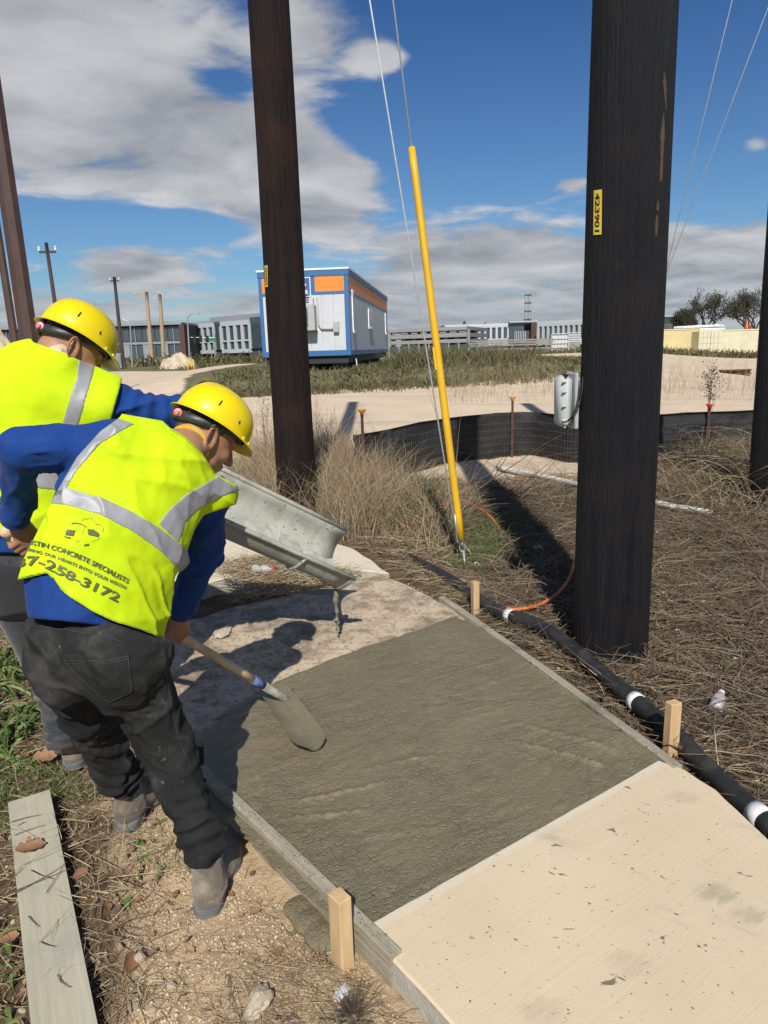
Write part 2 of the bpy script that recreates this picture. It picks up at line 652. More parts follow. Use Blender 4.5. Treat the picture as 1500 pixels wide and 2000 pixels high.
def slab_material(name, base, dark, spots=True, dirt=0.0):
    m = bpy.data.materials.new(name)
    m.use_nodes = True
    t = NT(m.node_tree)
    b = m.node_tree.nodes['Principled BSDF']
    co = t.n('ShaderNodeTexCoord').outputs['Object']
    big = t.noise(co, 1.7, 6, 0.62)
    col = t.mix(t.ramp(big, 0.3, 0.72), base, tuple(q * 0.86 for q in base))
    # broom finish, across the walk
    bro = t.mapping(co, rot=(0, 0, -0.6), scale=(2.2, 110, 30))
    bn = t.noise(bro, 1.0, 5, 0.65)
    bro2 = t.mapping(co, rot=(0, 0, -0.6), scale=(1.0, 17, 10))
    bn2 = t.noise(bro2, 1.0, 5, 0.6)
    col = t.mix(t.m('MULTIPLY', t.ramp(bn, 0.42, 0.68), 0.07), col, tuple(q * 0.72 for q in base))
    # scuffs
    sc = t.smooth(t.noise(t.mapping(co, rot=(0, 0, 0.5), scale=(1, 2.6, 1)), 1.35, 8, 0.7), 0.57, 0.72)
    col = t.mix(t.m('MULTIPLY', sc, 0.42), col, (0.27, 0.24, 0.19))
    if spots:
        for s_, th, am in ((19, 0.69, 0.85), (42, 0.69, 0.7), (85, 0.70, 0.6)):
            st = t.mapping(co, rot=(0, 0, 0.3), scale=(1.0, 1.6, 1))
            k = t.smooth(t.noise(st, s_, 3, 0.55, 0.6), th, th + 0.035)
            col = t.mix(t.m('MULTIPLY', k, am), col, dark)
    sp = t.n('ShaderNodeSeparateXYZ'); t.l(co, sp.inputs[0])
    if not dirt:
        # pale cement paste along the joint and a few soaked-in stains
        a, b2 = G(712, 1812, .1)[:2], G(1290, 1485, .1)[:2]
        d_ = unit(b2 - a); nr = np.array([d_[1], -d_[0]])
        dist = t.m('SUBTRACT', t.m('ADD', t.m('MULTIPLY', sp.outputs[0], float(nr[0])), t.m('MULTIPLY', sp.outputs[1], float(nr[1]))), float(a @ nr))
        dist = t.m('ADD', dist, t.m('MULTIPLY', t.m('SUBTRACT', t.noise(co, 9, 5, .6), .5), .05))
        k = t.smooth(dist, 0.042, 0.018)
        col = t.mix(t.m('MULTIPLY', k, 0.6), col, (0.66, 0.60, 0.47))
        for (px, py, rx, am, cc) in ((1400, 1748, .10, .5, (0.24, 0.24, 0.17)), (1230, 1885, .10, .3, (0.36, 0.29, 0.20)), (1060, 1978, .10, .28, (0.36, 0.29, 0.20)), (1465, 1790, .08, .4, (0.26, 0.23, 0.17)), (1330, 1560, .09, .35, (.36, .31, .23))):
            c = G(px, py, .1)
            ux = t.m('DIVIDE', t.m('SUBTRACT', sp.outputs[0], float(c[0])), rx); uy = t.m('DIVIDE', t.m('SUBTRACT', sp.outputs[1], float(c[1])), rx * .7)
            g = t.m('EXPONENT', t.m('MULTIPLY', t.m('ADD', t.m('MULTIPLY', ux, ux), t.m('MULTIPLY', uy, uy)), -1.0))
            k = t.smooth(t.m('MULTIPLY', g, t.noise(t.mapping(co, rot=(0, 0, -0.6), scale=(.7, 2.2, 1)), 26, 9, .8)), .28, .52)
            col = t.mix(t.m('MULTIPLY', k, am), col, cc)
    if dirt:
        k = t.smooth(t.noise(co, 5, 8, 0.7), 0.42, 0.62)
        col = t.mix(t.m('MULTIPLY', k, dirt), col, (0.17, 0.135, 0.095))
        k = t.smooth(t.noise(co, 38, 4, 0.6), 0.52, 0.66)
        col = t.mix(t.m('MULTIPLY', k, dirt * 0.7), col, (0.13, 0.105, 0.07))
    t.l(col, b.inputs['Base Color'])
    b.inputs['Roughness'].default_value = 0.85
    b.inputs['Specular IOR Level'].default_value = 0.25
    bp = t.n('ShaderNodeBump')
    bp.inputs['Strength'].default_value = 0.32
    bp.inputs['Distance'].default_value = 0.003
    h = t.m('ADD', t.m('MULTIPLY', bn, 0.9), t.m('ADD', t.m('MULTIPLY', bn2, 1.2), t.m('MULTIPLY', t.noise(co, 160, 4, 0.7), 0.8)))
    t.l(h, bp.inputs['Height'])
    t.l(bp.outputs[0], b.inputs['Normal'])
    return m


MT['slab'] = slab_material('pale_broomed_concrete', (0.70, 0.57, 0.39), (0.12, 0.10, 0.075))
MT['slab_side'] = mat('slab_side', (0.40, 0.37, 0.30), (0.52, 0.48, 0.40), 22, 0.9, 0.8, 60, bdist=0.006)
MT['slab_old'] = slab_material('dusty_old_concrete', (0.60, 0.48, 0.34), (0.15, 0.12, 0.09), True, 0.8)


def wet_material():
    m = bpy.data.materials.new('wet_concrete')
    m.use_nodes = True
    t = NT(m.node_tree)
    b = m.node_tree.nodes['Principled BSDF']
    co = t.n('ShaderNodeTexCoord').outputs['Object']
    big = t.noise(co, 2.2, 6, 0.62)
    col = t.mix(t.ramp(big, 0.3, 0.7), (0.200, 0.166, 0.098), (0.226, 0.189, 0.118))
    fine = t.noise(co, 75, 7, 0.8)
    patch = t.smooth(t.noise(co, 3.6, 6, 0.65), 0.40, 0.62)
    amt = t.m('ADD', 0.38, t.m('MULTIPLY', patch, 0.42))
    col = t.mix(t.m('MULTIPLY', t.smooth(fine, 0.55, 0.66), t.m('MULTIPLY', amt, 0.55)), col, (0.36, 0.32, 0.22))  # pale paste specks, wet glints painted into the base colour
    col = t.mix(t.m('MULTIPLY', t.smooth(fine, 0.44, 0.34), t.m('MULTIPLY', amt, 0.45)), col, (0.10, 0.085, 0.056))
    t.l(col, b.inputs['Base Color'])
    t.l(t.m('ADD', 0.20, t.m('MULTIPLY', t.noise(co, 9, 6, 0.65), 0.30)), b.inputs['Roughness'])
    b.inputs['Specular IOR Level'].default_value = 0.45
    bp = t.n('ShaderNodeBump')
    bp.inputs['Strength'].default_value = 1.0
    bp.inputs['Distance'].default_value = 0.0065
    vw = t.n('ShaderNodeVectorMath', operation='MULTIPLY_ADD')
    t.l(t.noise(co, 14, 3, .6, out=1), vw.inputs[0]); vw.inputs[1].default_value = (.05, .05, .05); t.l(co, vw.inputs[2])
    rd = t.noise(t.mapping(vw.outputs[0], rot=(0, 0, -0.62), scale=(.7, 1.25, 1)), 42, 4, 0.7)
    rid = t.m('ABSOLUTE', t.m('SUBTRACT', rd, 0.5))
    v2 = t.noise(co, 180, 4, 0.7)
    h = t.m('ADD', t.m('MULTIPLY', t.m('MULTIPLY', rid, -5.0), amt), t.m('MULTIPLY', v2, t.m('ADD', .25, t.m('MULTIPLY', amt, .5))))
    t.l(h, bp.inputs['Height'])
    t.l(bp.outputs[0], b.inputs['Normal'])
    return m


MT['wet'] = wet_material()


def wood(name, a, b_, scale=(3, 3, 60), rough=0.7, dirt=None, bump=0.5, sc=2.0, f3=0.6):
    return mat(name, a, b_, sc, rough, bump, sc * 2, stretch=scale, c3=dirt, sc3=5, f3=f3, detail=7, bdist=0.004, contrast=(0.3, 0.7))


MT['ground'] = None


def ground_material():
    m = bpy.data.materials.new('bare_ground')
    m.use_nodes = True
    t = NT(m.node_tree)
    b = m.node_tree.nodes['Principled BSDF']
    co = t.n('ShaderNodeTexCoord').outputs['Object']
    pale = t.n('ShaderNodeAttribute', attribute_name='pale').outputs['Fac']
    lit = t.n('ShaderNodeAttribute', attribute_name='litter').outputs['Fac']
    grn = t.n('ShaderNodeAttribute', attribute_name='green').outputs['Fac']
    n = t.noise(co, 9, 8, 0.68)
    fine = t.noise(co, 70, 6, 0.7)
    grain = t.noise(co, 260, 3, 0.6)
    dirt = t.mix(t.ramp(n, 0.32, 0.68), (0.48, 0.345, 0.205), (0.64, 0.485, 0.31))
    dirt = t.mix(t.m('MULTIPLY', t.smooth(fine, 0.54, 0.68), 0.7), dirt, (0.68, 0.56, 0.40))
    dirt = t.mix(t.m('MULTIPLY', t.smooth(fine, 0.45, 0.32), 0.6), dirt, (0.25, 0.17, 0.095))
    litc = t.mix(t.ramp(n, 0.35, 0.65), (0.085, 0.060, 0.036), (0.17, 0.12, 0.07))
    litc = t.mix(t.m('MULTIPLY', t.smooth(fine, 0.55, 0.7), 0.6), litc, (0.34, 0.27, 0.18))
    m1 = t.smooth(t.m('ADD', lit, t.m('MULTIPLY', t.m('SUBTRACT', t.noise(co, 3.3, 6, 0.65), 0.5), 1.3)), 0.36, 0.64)
    col = t.mix(m1, dirt, litc)
    pn = t.noise(co, 1.1, 8, 0.65)
    pc = t.mix(t.ramp(pn, 0.3, 0.7), (0.60, 0.475, 0.335), (0.71, 0.575, 0.42))
    tr = t.noise(t.mapping(co, rot=(0, 0, 0.12), scale=(0.12, 1.4, 1)), 1.0, 6, 0.62)
    pc = t.mix(t.m('MULTIPLY', t.smooth(tr, 0.5, 0.66), 0.5), pc, (0.47, 0.365, 0.25))
    pc = t.mix(t.m('MULTIPLY', t.smooth(t.noise(co, 26, 5, 0.7), 0.56, 0.7), 0.4), pc, (0.45, 0.35, 0.245))
    m2 = t.smooth(t.m('ADD', pale, t.m('MULTIPLY', t.m('SUBTRACT', t.noise(co, 1.6, 7, 0.65), 0.5), 0.9)), 0.4, 0.6)
    col = t.mix(m2, col, pc)
    gc = t.mix(t.ramp(t.noise(co, 2.2, 6, 0.7), 0.35, 0.65), (0.10, 0.105, 0.05), (0.21, 0.18, 0.10))
    m3 = t.smooth(t.m('ADD', grn, t.m('MULTIPLY', t.m('SUBTRACT', t.noise(co, 0.9, 7, 0.65), 0.5), 0.8)), 0.4, 0.6)
    col = t.mix(m3, col, gc)
    t.l(col, b.inputs['Base Color'])
    b.inputs['Roughness'].default_value = 0.95
    b.inputs['Specular IOR Level'].default_value = 0.15
    bp = t.n('ShaderNodeBump')
    bp.inputs['Strength'].default_value = 0.9
    bp.inputs['Distance'].default_value = 0.012
    h = t.m('ADD', fine, t.m('ADD', t.m('MULTIPLY', n, 1.5), t.m('MULTIPLY', grain, 0.35)))
    t.l(h, bp.inputs['Height'])
    t.l(bp.outputs[0], b.inputs['Normal'])
    return m


MT['ground'] = ground_material()
MT['pine'] = wood('fresh_pine', (0.50, 0.32, 0.15), (0.66, 0.46, 0.25), (14, 14, 2.2), dirt=(0.33, 0.25, 0.17), f3=0.35)
MT['board'] = wood('cement_stained_board', (0.27, 0.235, 0.165), (0.42, 0.375, 0.28), (7, 7, 30), dirt=(0.13, 0.115, 0.08), bump=0.9, f3=0.85)
MT['board2'] = wood('grey_dusty_board', (0.40, 0.365, 0.265), (0.50, 0.465, 0.35), (5, 5, 30), dirt=(0.36, 0.35, 0.29), bump=0.4, f3=0.7)
MT['creosote'] = mat('creosote_wood', (0.0032, 0.0034, 0.0048), (0.009, 0.0085, 0.010), 1.6, 0.66, 0.9, 3.0, stretch=(22, 22, 1.1),
                     c3=(0.013, 0.009, 0.0085), sc3=4.0, f3=0.6, bdist=0.02, detail=8, spec=0.3, rvar=0.25)
MT['creosote_brown'] = mat('brown_creosote_wood', (0.009, 0.0065, 0.006), (0.022, 0.013, 0.010), 1.4, 0.75, 0.9, 3.0, stretch=(20, 20, 0.9),
                           c3=(0.042, 0.017, 0.010), sc3=1.6, f3=0.55, bdist=0.02, detail=8, spec=0.2)
MT['galv'] = mat('galvanised_steel', (0.36, 0.37, 0.38), (0.5, 0.51, 0.52), 12, 0.45, 0.1, met=0.6)
MT['wire'] = mat('bright_guy_wire', (0.62, 0.64, 0.66), (0.75, 0.77, 0.8), 20, 0.4, met=0.2)
MT['guard'] = mat('yellow_plastic_guard', (0.68, 0.385, 0.006), (0.72, 0.42, 0.008), 4, 0.45, spec=0.5, c3=(0.50, 0.30, 0.03), sc3=3, f3=.35)
MT['black'] = mat('black_plastic', (0.012, 0.012, 0.013), (0.02, 0.02, 0.021), 9, 0.5, 0.15, 40)
MT['hose'] = mat('dusty_black_hose', (0.014, 0.014, 0.015), (0.03, 0.029, 0.028), 14, 0.6, 0.35, 60, c3=(0.07, 0.06, 0.05), sc3=9, f3=0.5, bdist=0.003)
MT['white'] = mat('white_tape', (0.66, 0.65, 0.62), (0.78, 0.77, 0.75), 18, 0.55, c3=(0.35, 0.32, 0.28), sc3=25, f3=0.4)
MT['pvc'] = mat('white_pvc', (0.60, 0.58, 0.52), (0.72, 0.70, 0.64), 8, 0.5, c3=(0.36, 0.32, 0.25), sc3=5, f3=0.5)
MT['orange'] = mat('orange_cable', (0.62, 0.13, 0.03), (0.75, 0.19, 0.05), 9, 0.5)
MT['ochre'] = mat('orange_cap', (0.72, 0.22, 0.03), (0.8, 0.3, 0.05), 30, 0.5)
MT['siltfab'] = mat('black_silt_fabric', (0.010, 0.010, 0.011), (0.022, 0.022, 0.022), 5, 0.75, 0.5, 9, c3=(0.06, 0.055, 0.045), sc3=3, f3=0.35, bdist=0.03)
MT['rust'] = mat('rusty_steel', (0.05, 0.022, 0.014), (0.11, 0.045, 0.025), 12, 0.75, 0.4, 30)
MT['stone'] = mat('limestone', (0.52, 0.43, 0.30), (0.68, 0.58, 0.43), 14, 0.9, 0.7, 30, bdist=0.008)
MT['leaf'] = mat('dry_oak_leaf', (0.22, 0.105, 0.055), (0.32, 0.17, 0.09), 20, 0.7, 0.4, 60, bdist=0.003)

# ------------------------------------------------------------------ ground sheet
SLAB_NEAR = [(712, 1812), (1285, 1487), (1338, 1505), (1400, 1545), (1500, 1640), (1700, 1880), (1750, 2300), (1050, 2300), (885, 2006), (762, 1872)]
SLAB_OLD = [(930, 1230), (895, 1188), (800, 1140), (745, 1118), (600, 1150), (440, 1185), (300, 1230), (230, 1300), (230, 1400), (330, 1415), (480, 1420), (640, 1330), (800, 1290)]
SLAB_FAR = [(760, 1118), (735, 1100), (690, 1070), (560, 1030), (300, 1040), (150, 1080), (120, 1130), (250, 1165), (410, 1135), (560, 1095)]
WET = [(400, 1392), (520, 1322), (600, 1290), (690, 1254), (800, 1220), (893, 1186), (940, 1215), (1100, 1325), (1300, 1470), (1330, 1510), (1290, 1500), (712, 1825),
       (600, 1740), (405, 1560)]
ZS = 0.10
wp = lambda poly, z: [tuple(G(x, y, z)[:2]) for x, y in poly]
W_NEAR, W_OLD, W_FAR, W_WET = (wp(q, ZS) for q in (SLAB_NEAR, SLAB_OLD, SLAB_FAR, WET))


def bank(x, y):
    a = 0.35 * sstep(y, 13, 21) + 0.55 * sstep(y, 20.5, 25)
    a = a * (1 - sstep(y, 48, 72))
    return a * sstep(x, -13 - (y - 25) * 0.2, -5.5 - (y - 25) * .15) * (1 - sstep(x, 6.5 + np.maximum(y - 25, 0) * .4, 14 + np.maximum(y - 25, 0) * .5))


def gz(x, y, fine=True):
    x = np.atleast_1d(np.asarray(x, float)); y = np.atleast_1d(np.asarray(y, float))
    P = np.column_stack([x, y])
    z = bank(x, y)
    nearw = 1 - sstep(np.hypot(x, y), 9, 25)
    z = z + 0.020 * fbm(P, 1.7, 3, 3) * nearw + 0.06 * vn(P, 0.15, 9) * (1 - nearw)
    if fine:
        z = z + (0.009 * fbm(P, 9, 4, 5, 0.6)) * nearw
    # little trench outside the right-hand form and a dip below the hose
    tl = wp([(905, 1185), (1340, 1508)], 0.0)
    (x0, y0), (x1, y1) = tl
    ex, ey = x1 - x0, y1 - y0
    L = math.hypot(ex, ey)
    s_ = ((x - x0) * ex + (y - y0) * ey) / L
    d = ((x - x0) * ey - (y - y0) * ex) / L        # positive to the right
    z = z - 0.07 * np.exp(-((d - 0.10) / 0.07) ** 2) * sstep(s_, -0.2, 0.1) * (1 - sstep(s_, L, L + 0.8))
    # ground under the pours stays below them
    for W_, lim in ((W_NEAR, 0.0), (W_OLD, 0.0), (W_FAR, 0.0), (W_WET, -0.02)):
        pd = polydist(x, y, W_)
        z = np.where(pd < 0.03, np.minimum(z, 0.03), z)
    # soil banked against the slab by the men
    b = np.exp(-(((x + 0.35) / 0.55) ** 2 + ((y - 1.45) / 0.35) ** 2))
    z = z + 0.02 * b * (polydist(x, y, W_NEAR) > 0.05) * (polydist(x, y, W_WET) > 0.08)
    return z


def axis(fine0, fine1, h, lo, hi, g=1.07):
    c = list(np.arange(fine0, fine1 + h / 2, h))
    s, p = h, c[-1]
    out = []
    while p < hi:
        s *= g; p += s; out.append(p)
    s, p = h, c[0]
    pre = []
    while p > lo:
        s *= g; p -= s; pre.append(p)
    return np.array(pre[::-1] + c + out)


gx = axis(-2.4, 2.6, 0.022, -1800, 1800)
gy = axis(0.9, 6.2, 0.022, -60, 2600)
XX, YY = np.meshgrid(gx, gy, indexing='ij')
zz = gz(XX.ravel(), YY.ravel())
Vg = np.column_stack([XX.ravel(), YY.ravel(), zz])
nx, ny = len(gx), len(gy)
ia = (np.arange(nx - 1)[:, None] * ny + np.arange(ny - 1)[None, :]).ravel()
Fg = np.column_stack([ia, ia + ny, ia + ny + 1, ia + 1])
x_, y_ = Vg[:, 0], Vg[:, 1]
pxs = topix(Vg)
edge = 8.6 + 0.55 * vn(np.column_stack([x_, y_]), 0.4, 2) - 0.25 * np.clip(x_, -3, 3) * (x_ < 0)
pale = sstep(y_, edge - 0.8, edge + 0.8)
pale *= 1 - 0.0 * x_
# planted / grassy bands seen as dark strips
green = np.zeros(len(Vg))
def gband(poly_world, soft):
    global green
    d = polydist(x_, y_, poly_world)
    green = np.maximum(green, 1 - sstep(d, -soft, soft))
gband([(-5.5, 19.5), (-2, 21.2), (2, 21.6), (7.2, 23.5), (10, 30), (9, 60), (-9, 60), (-7, 27)], 0.8)
gband([(-400, 150), (-60, 120), (-20, 95), (60, 90), (80, 84), (400, 84), (900, 2600), (-900, 2600)], 6)
gband([(-60, 96), (-30, 80), (-16, 70), (-10, 60), (-8, 70), (-14, 90), (-40, 120)], 3)
litter = np.ones(len(Vg)) * 0.75
tanp = wp([(240, 1500), (330, 1540), (470, 1640), (560, 1760), (690, 1870), (800, 2000), (900, 2300), (230, 2300), (290, 1900), (240, 1700)], 0)
dd = polydist(x_, y_, tanp)
litter = litter * sstep(dd, -0.10, 0.14)
litter = np.where((y_ > 7), litter * 0.8, litter)
# pale bare patch in front of the fence
dd = polydist(x_, y_, wp([(900, 905), (1000, 892), (1120, 900), (1130, 930), (1020, 950), (930, 930)], 0))
litter = litter * sstep(dd, -0.3, 0.5)
gr = mesh('ground', Vg, Fg, MT['ground'], None, True, attr={'pale': pale, 'litter': litter, 'green': green})
tag(gr, 'tan bare earth with dry litter turning to a pale limestone yard', kind='structure')


def slab(name, wpoly, z0, z1, mtop, mside, kind='structure', parent=None, bev=0.006):
    n = len(wpoly)
    c = np.mean(wpoly, 0)
    ins = []
    for i in range(n):
        p = np.array(wpoly[i]); a = np.array(wpoly[i - 1]); b = np.array(wpoly[(i + 1) % n])
        t1 = unit(p - a); t2 = unit(b - p)
        nrm = unit(np.array([-(t1[1] + t2[1]), t1[0] + t2[0]]))
        if not inpoly(*(p + nrm * 0.01), wpoly):
            nrm = -nrm
        ins.append(p + nrm * bev)
    v = [(p[0], p[1], z0) for p in wpoly] + [(p[0], p[1], z1 - bev) for p in wpoly] + [(p[0], p[1], z1) for p in ins]
    ccw = sum(wpoly[i][0] * wpoly[(i + 1) % n][1] - wpoly[(i + 1) % n][0] * wpoly[i][1] for i in range(n)) > 0
    f = [tuple(range(2 * n, 3 * n)) if ccw else tuple(range(3 * n - 1, 2 * n - 1, -1))]
    for r in (0, 1):
        for i in range(n):
            j = (i + 1) % n
            q = (r * n + i, r * n + j, (r + 1) * n + j, (r + 1) * n + i)
            f.append(q if ccw else q[::-1])
    o = mesh(name, v, f, mtop, parent)
    o.data.materials.append(mside)
    for i, p in enumerate(o.data.polygons):
        p.material_index = 0 if i == 0 or i > n else 1
    if kind and parent is None:
        tag(o, kind=kind)
    return o


def wobble(poly, step, amp, seed, keep=()):
    """subdivide a world polygon and roughen its edges"""
    out = []
    n = len(poly)
    r = np.random.default_rng(seed)
    for i in range(n):
        a = np.array(poly[i]); b = np.array(poly[(i + 1) % n])
        L = np.linalg.norm(b - a)
        k = max(1, int(L / step))
        nr = np.array([-(b - a)[1], (b - a)[0]]) / (L + 1e-9)
        for j in range(k):
            t = j / k
            out.append(tuple(a + (b - a) * t + (nr * r.normal() * amp if j else 0)))
    return out


o = slab('sidewalk', wobble(W_NEAR, 0.05, 0.0012, 1), -0.06, ZS + 0.006, MT['slab'], MT['slab_side'])
tag(o, 'finished cream concrete sidewalk slab in front of the fresh pour')
o = slab('sidewalk', wobble(W_OLD, 0.07, 0.006, 2), -0.06, ZS - 0.014, MT['slab_old'], MT['slab_side'])
tag(o, 'older dirt covered sidewalk slab behind the fresh pour')
o = slab('sidewalk', wobble(W_FAR, 0.1, 0.004, 3), -0.06, ZS - 0.006, MT['slab'], MT['slab_side'])
tag(o, 'farthest pale sidewalk slab under the metal chute')


# wet concrete -----------------------------------------------------------
def wet_sheet():
    h = 0.0055
    P = np.array(W_WET)
    (a0, b0), (a1, b1) = P.min(0) - .02, P.max(0) + .02
    xs = np.arange(a0, a1, h); ys = np.arange(b0, b1, h)
    X, Y = np.meshgrid(xs, ys, indexing='ij')
    x, y = X.ravel(), Y.ravel()
    Q = np.column_stack([x, y])
    cs, sn = math.cos(-0.65), math.sin(-0.65)
    R = np.column_stack([x * cs - y * sn, x * sn + y * cs])
    wz = np.column_stack([R[:, 0] * 1.0, R[:, 1] * 2.6])
    warp = np.column_stack([vn(Q, 3, 31), vn(Q, 3, 32)]) * 0.25
    z = 0.0042 * fbm(wz + warp, 2.4, 3, 21)
    rp = fbm(wz + warp * 0.5, 13, 3, 25)
    rough = .25 + .6 * sstep(fbm(Q, 1.9, 3, 40), -0.5, 0.7)
    z += (0.0014 + 0.0010 * rough) * rp
    wq = Q + warp * .12 + np.column_stack([vn(Q, 22, 51), vn(Q, 22, 52)]) * .012
    r1 = 1 - np.abs(vn(wq, 34, 61)) * 2.4
    r2 = 1 - np.abs(vn(wq, 62, 62)) * 2.4
    z += (0.0001 + 0.0009 * rough) * r1 + (0.0001 + 0.0006 * rough) * r2 + 0.0004 * rough * vn(Q, 110, 63)
    # drag ridges left by the shovel
    for (pa, pb, am, wd) in (((985, 1440), (1185, 1500), 0.016, 0.012), ((1010, 1405), (1220, 1470), 0.009, 0.018), ((560, 1560), (780, 1520), 0.010, 0.013), ((540, 1590), (720, 1575), 0.009, 0.010), ((700, 1500), (860, 1470), 0.008, 0.012), ((880, 1640), (1120, 1560), 0.008, 0.014), ((820, 1330), (960, 1290), 0.006, 0.014),
                             ((620, 1640), (900, 1600), 0.005, 0.02), ((1190, 1460), (1215, 1400), 0.007, 0.013)):
        a = G(*pa, ZS)[:2]; b = G(*pb, ZS)[:2]
        ab = b - a
        t = np.clip(((Q - a) @ ab) / (ab @ ab), 0, 1)
        d = np.linalg.norm(Q - (a + t[:, None] * ab) + warp * 0.08, axis=1)
        z += am * np.exp(-(d / wd) ** 2) * (0.6 + 0.5 * vn(Q, 60, 44)) * sstep(t, 0, .2) * (1 - sstep(t, .85, 1))
    # heap in front of the shovel, hollow where it cuts in
    c = G(575, 1400, ZS)[:2]
    z += 0.012 * np.exp(-(np.linalg.norm(Q - c, axis=1) / 0.10) ** 2)
    c = G(470, 1420, ZS)[:2]
    z += 0.008 * np.exp(-(np.linalg.norm(Q - c, axis=1) / 0.22) ** 2) * (0.7 + .6 * vn(Q, 18, 3))
    # thin out over the old slab so that the edge is ragged
    oldd = polydist(x, y, W_OLD)
    far = G(600, 1240, ZS)[:2]
    edge = polydist(x, y, W_WET)
    farline = sstep(-edge, 0.0, 0.10)
    over = 1 - sstep(oldd, -0.02, 0.02)
    base = ZS - 0.008
    zz = base + z + 0.000 * far[0]
    zz = zz - over * (0.022 * (1 - farline) ** 1.5) - over * .002 + over * 0.004 * vn(Q, 9, 8) * (1 - farline)
    zz = np.where(over > 0.5, np.minimum(zz, base + 0.02), zz)
    keep = edge < 0.012
    V = np.column_stack([x, y, zz])
    n1, n2 = len(xs), len(ys)
    ia = (np.arange(n1 - 1)[:, None] * n2 + np.arange(n2 - 1)[None, :]).ravel()
    F = np.column_stack([ia, ia + n2, ia + n2 + 1, ia + 1])
    F = F[keep[F].all(1)]
    used = np.unique(F)
    mp = np.full(len(V), -1); mp[used] = np.arange(len(used))
    return V[used], mp[F]


v, f = wet_sheet()
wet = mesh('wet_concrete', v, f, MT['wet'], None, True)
tag(wet, 'fresh wet grey concrete spread between the two forms', kind='structure')

# concrete that oozed out under the left form
def blobfn(P):
    d = 1e9
    for (px, py, r) in ((575, 1775, .035), (605, 1800, .05), (640, 1830, .045), (620, 1835, .035), (590, 1765, .03)):
        c = G(px, py, 0.015)
        q = P - c
        dd = np.sqrt(q[:, 0] ** 2 + q[:, 1] ** 2 + (q[:, 2] * 2.2) ** 2) - r
        d = smin(d, dd, 0.03)
    return d + 0.004 * fbm(P, 30, 2, 3)
c = G(605, 1800, 0.01)
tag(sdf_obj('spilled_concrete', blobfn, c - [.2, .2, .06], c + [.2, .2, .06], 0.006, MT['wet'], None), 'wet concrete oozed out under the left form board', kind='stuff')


# forms and stakes ----------------------------------------------------------
def board(name, p0, p1, th, hgt, ztop, m, parent=None, inward=0, seg=14, seed=0, warp=0.003, ztop1=None):
    """plank on edge from p0 to p1 (world xy), thickness th to the left(+)/right(-) of the direction"""
    p0, p1 = np.array(p0), np.array(p1)
    d = unit(p1 - p0); nrm = np.array([-d[1], d[0]]) * (1 if inward >= 0 else -1)
    r = np.random.default_rng(seed)
    v, f = [], []
    e = 0.003
    prof = [(0, -hgt), (0, -e), (e, 0), (th - e, 0), (th, -e), (th, -hgt)]
    for i in range(seg + 1):
        t = i / seg
        c = p0 + (p1 - p0) * t + nrm * (math.sin(t * 3.1) * warp + r.normal() * 0.0008)
        z = ztop + ((ztop1 if ztop1 is not None else ztop) - ztop) * t
        for (a, b) in prof:
            q = c + nrm * a
            v.append((q[0], q[1], z + b + r.normal() * 0.0005))
    k = len(prof)
    for i in range(seg):
        for j in range(k):
            jj = (j + 1) % k
            f.append((i * k + j, i * k + jj, (i + 1) * k + jj, (i + 1) * k + j))
    f.append(tuple(range(k - 1, -1, -1))); f.append(tuple(seg * k + j for j in range(k)))
    o = mesh(name, v, f, m, parent)
    bm = bmesh.new(); bm.from_mesh(o.data); bmesh.ops.recalc_face_normals(bm, faces=bm.faces); bm.to_mesh(o.data); bm.free()
    return o


def local_mat(base, name, axis_xy):
    """a wood material whose grain runs along a horizontal direction"""
    m = base.copy(); m.name = name
    for nd in m.node_tree.nodes:
        if nd.type == 'MAPPING':
            nd.inputs[2].default_value = (0, 0, math.atan2(axis_xy[1], axis_xy[0]))
            nd.inputs[3].default_value = (1 / 1.6, 1 / 30, 1 / 30)
    return m


L0 = np.array(G(380, 1500, 0.12)[:2]); L1 = np.array(G(762, 1868, 0.12)[:2])
Lm = local_mat(MT['board'], 'form_board_left', L1 - L0)
o = board('form_board', L0, L1, 0.038, 0.125, 0.118, Lm, inward=1, seed=3, warp=0.006)
tag(o, 'cement smeared timber form board along the left edge of the pour', 'form board')
R0_ = np.array(G(868, 1164, 0.11)[:2]); R1_ = np.array(G(1333, 1494, 0.11)[:2])
Rm = local_mat(MT['board'], 'form_board_right', R1_ - R0_)
o = board('form_board', R0_, R1_, 0.040, 0.13, 0.112, Rm, inward=-1, seed=4, warp=-0.01)
tag(o, 'thin grey form board along the right edge of the pour', 'form board')


def crusty(o, a, b, th, z, n, seed, side):
    """lumps of set cement stuck to the top of a form"""
    r = np.random.default_rng(seed)
    a, b = np.array(a), np.array(b); d = unit(b - a); nr = np.array([-d[1], d[0]]) * side
    t = r.random(n); q = a + (b - a) * t[:, None] + nr * (r.random(n) ** .7 * th)[:, None]
    P = np.column_stack([q, np.full(n, z)])
    return P, .0015 + .005 * r.random(n) ** 3


def stake(px, py_top, wpx, hz, label, yaw, tilt=(0, 0), size=(0.04, 0.04), zt=0.25, at=None, m=None):
    c = np.array(at) if at is not None else G(px, py_top, zt)[:2]
    b = MB()
    h = zt + 0.12
    X = np.array([math.cos(yaw), math.sin(yaw), 0]); Y = np.array([-math.sin(yaw), math.cos(yaw), 0])
    Z = unit([tilt[0], tilt[1], 1.0]); X = unit(X - Z * (X @ Z)); Y = np.cross(Z, X)
    ctr = np.array([c[0], c[1], zt]) - Z * h / 2
    b.box(ctr, (size[0], size[1], h), X, Y, Z, bev=0.0022)
    o = b.build('wooden_stake', m or MT['pine'])
    tag(o, label, 'stake')
    return o


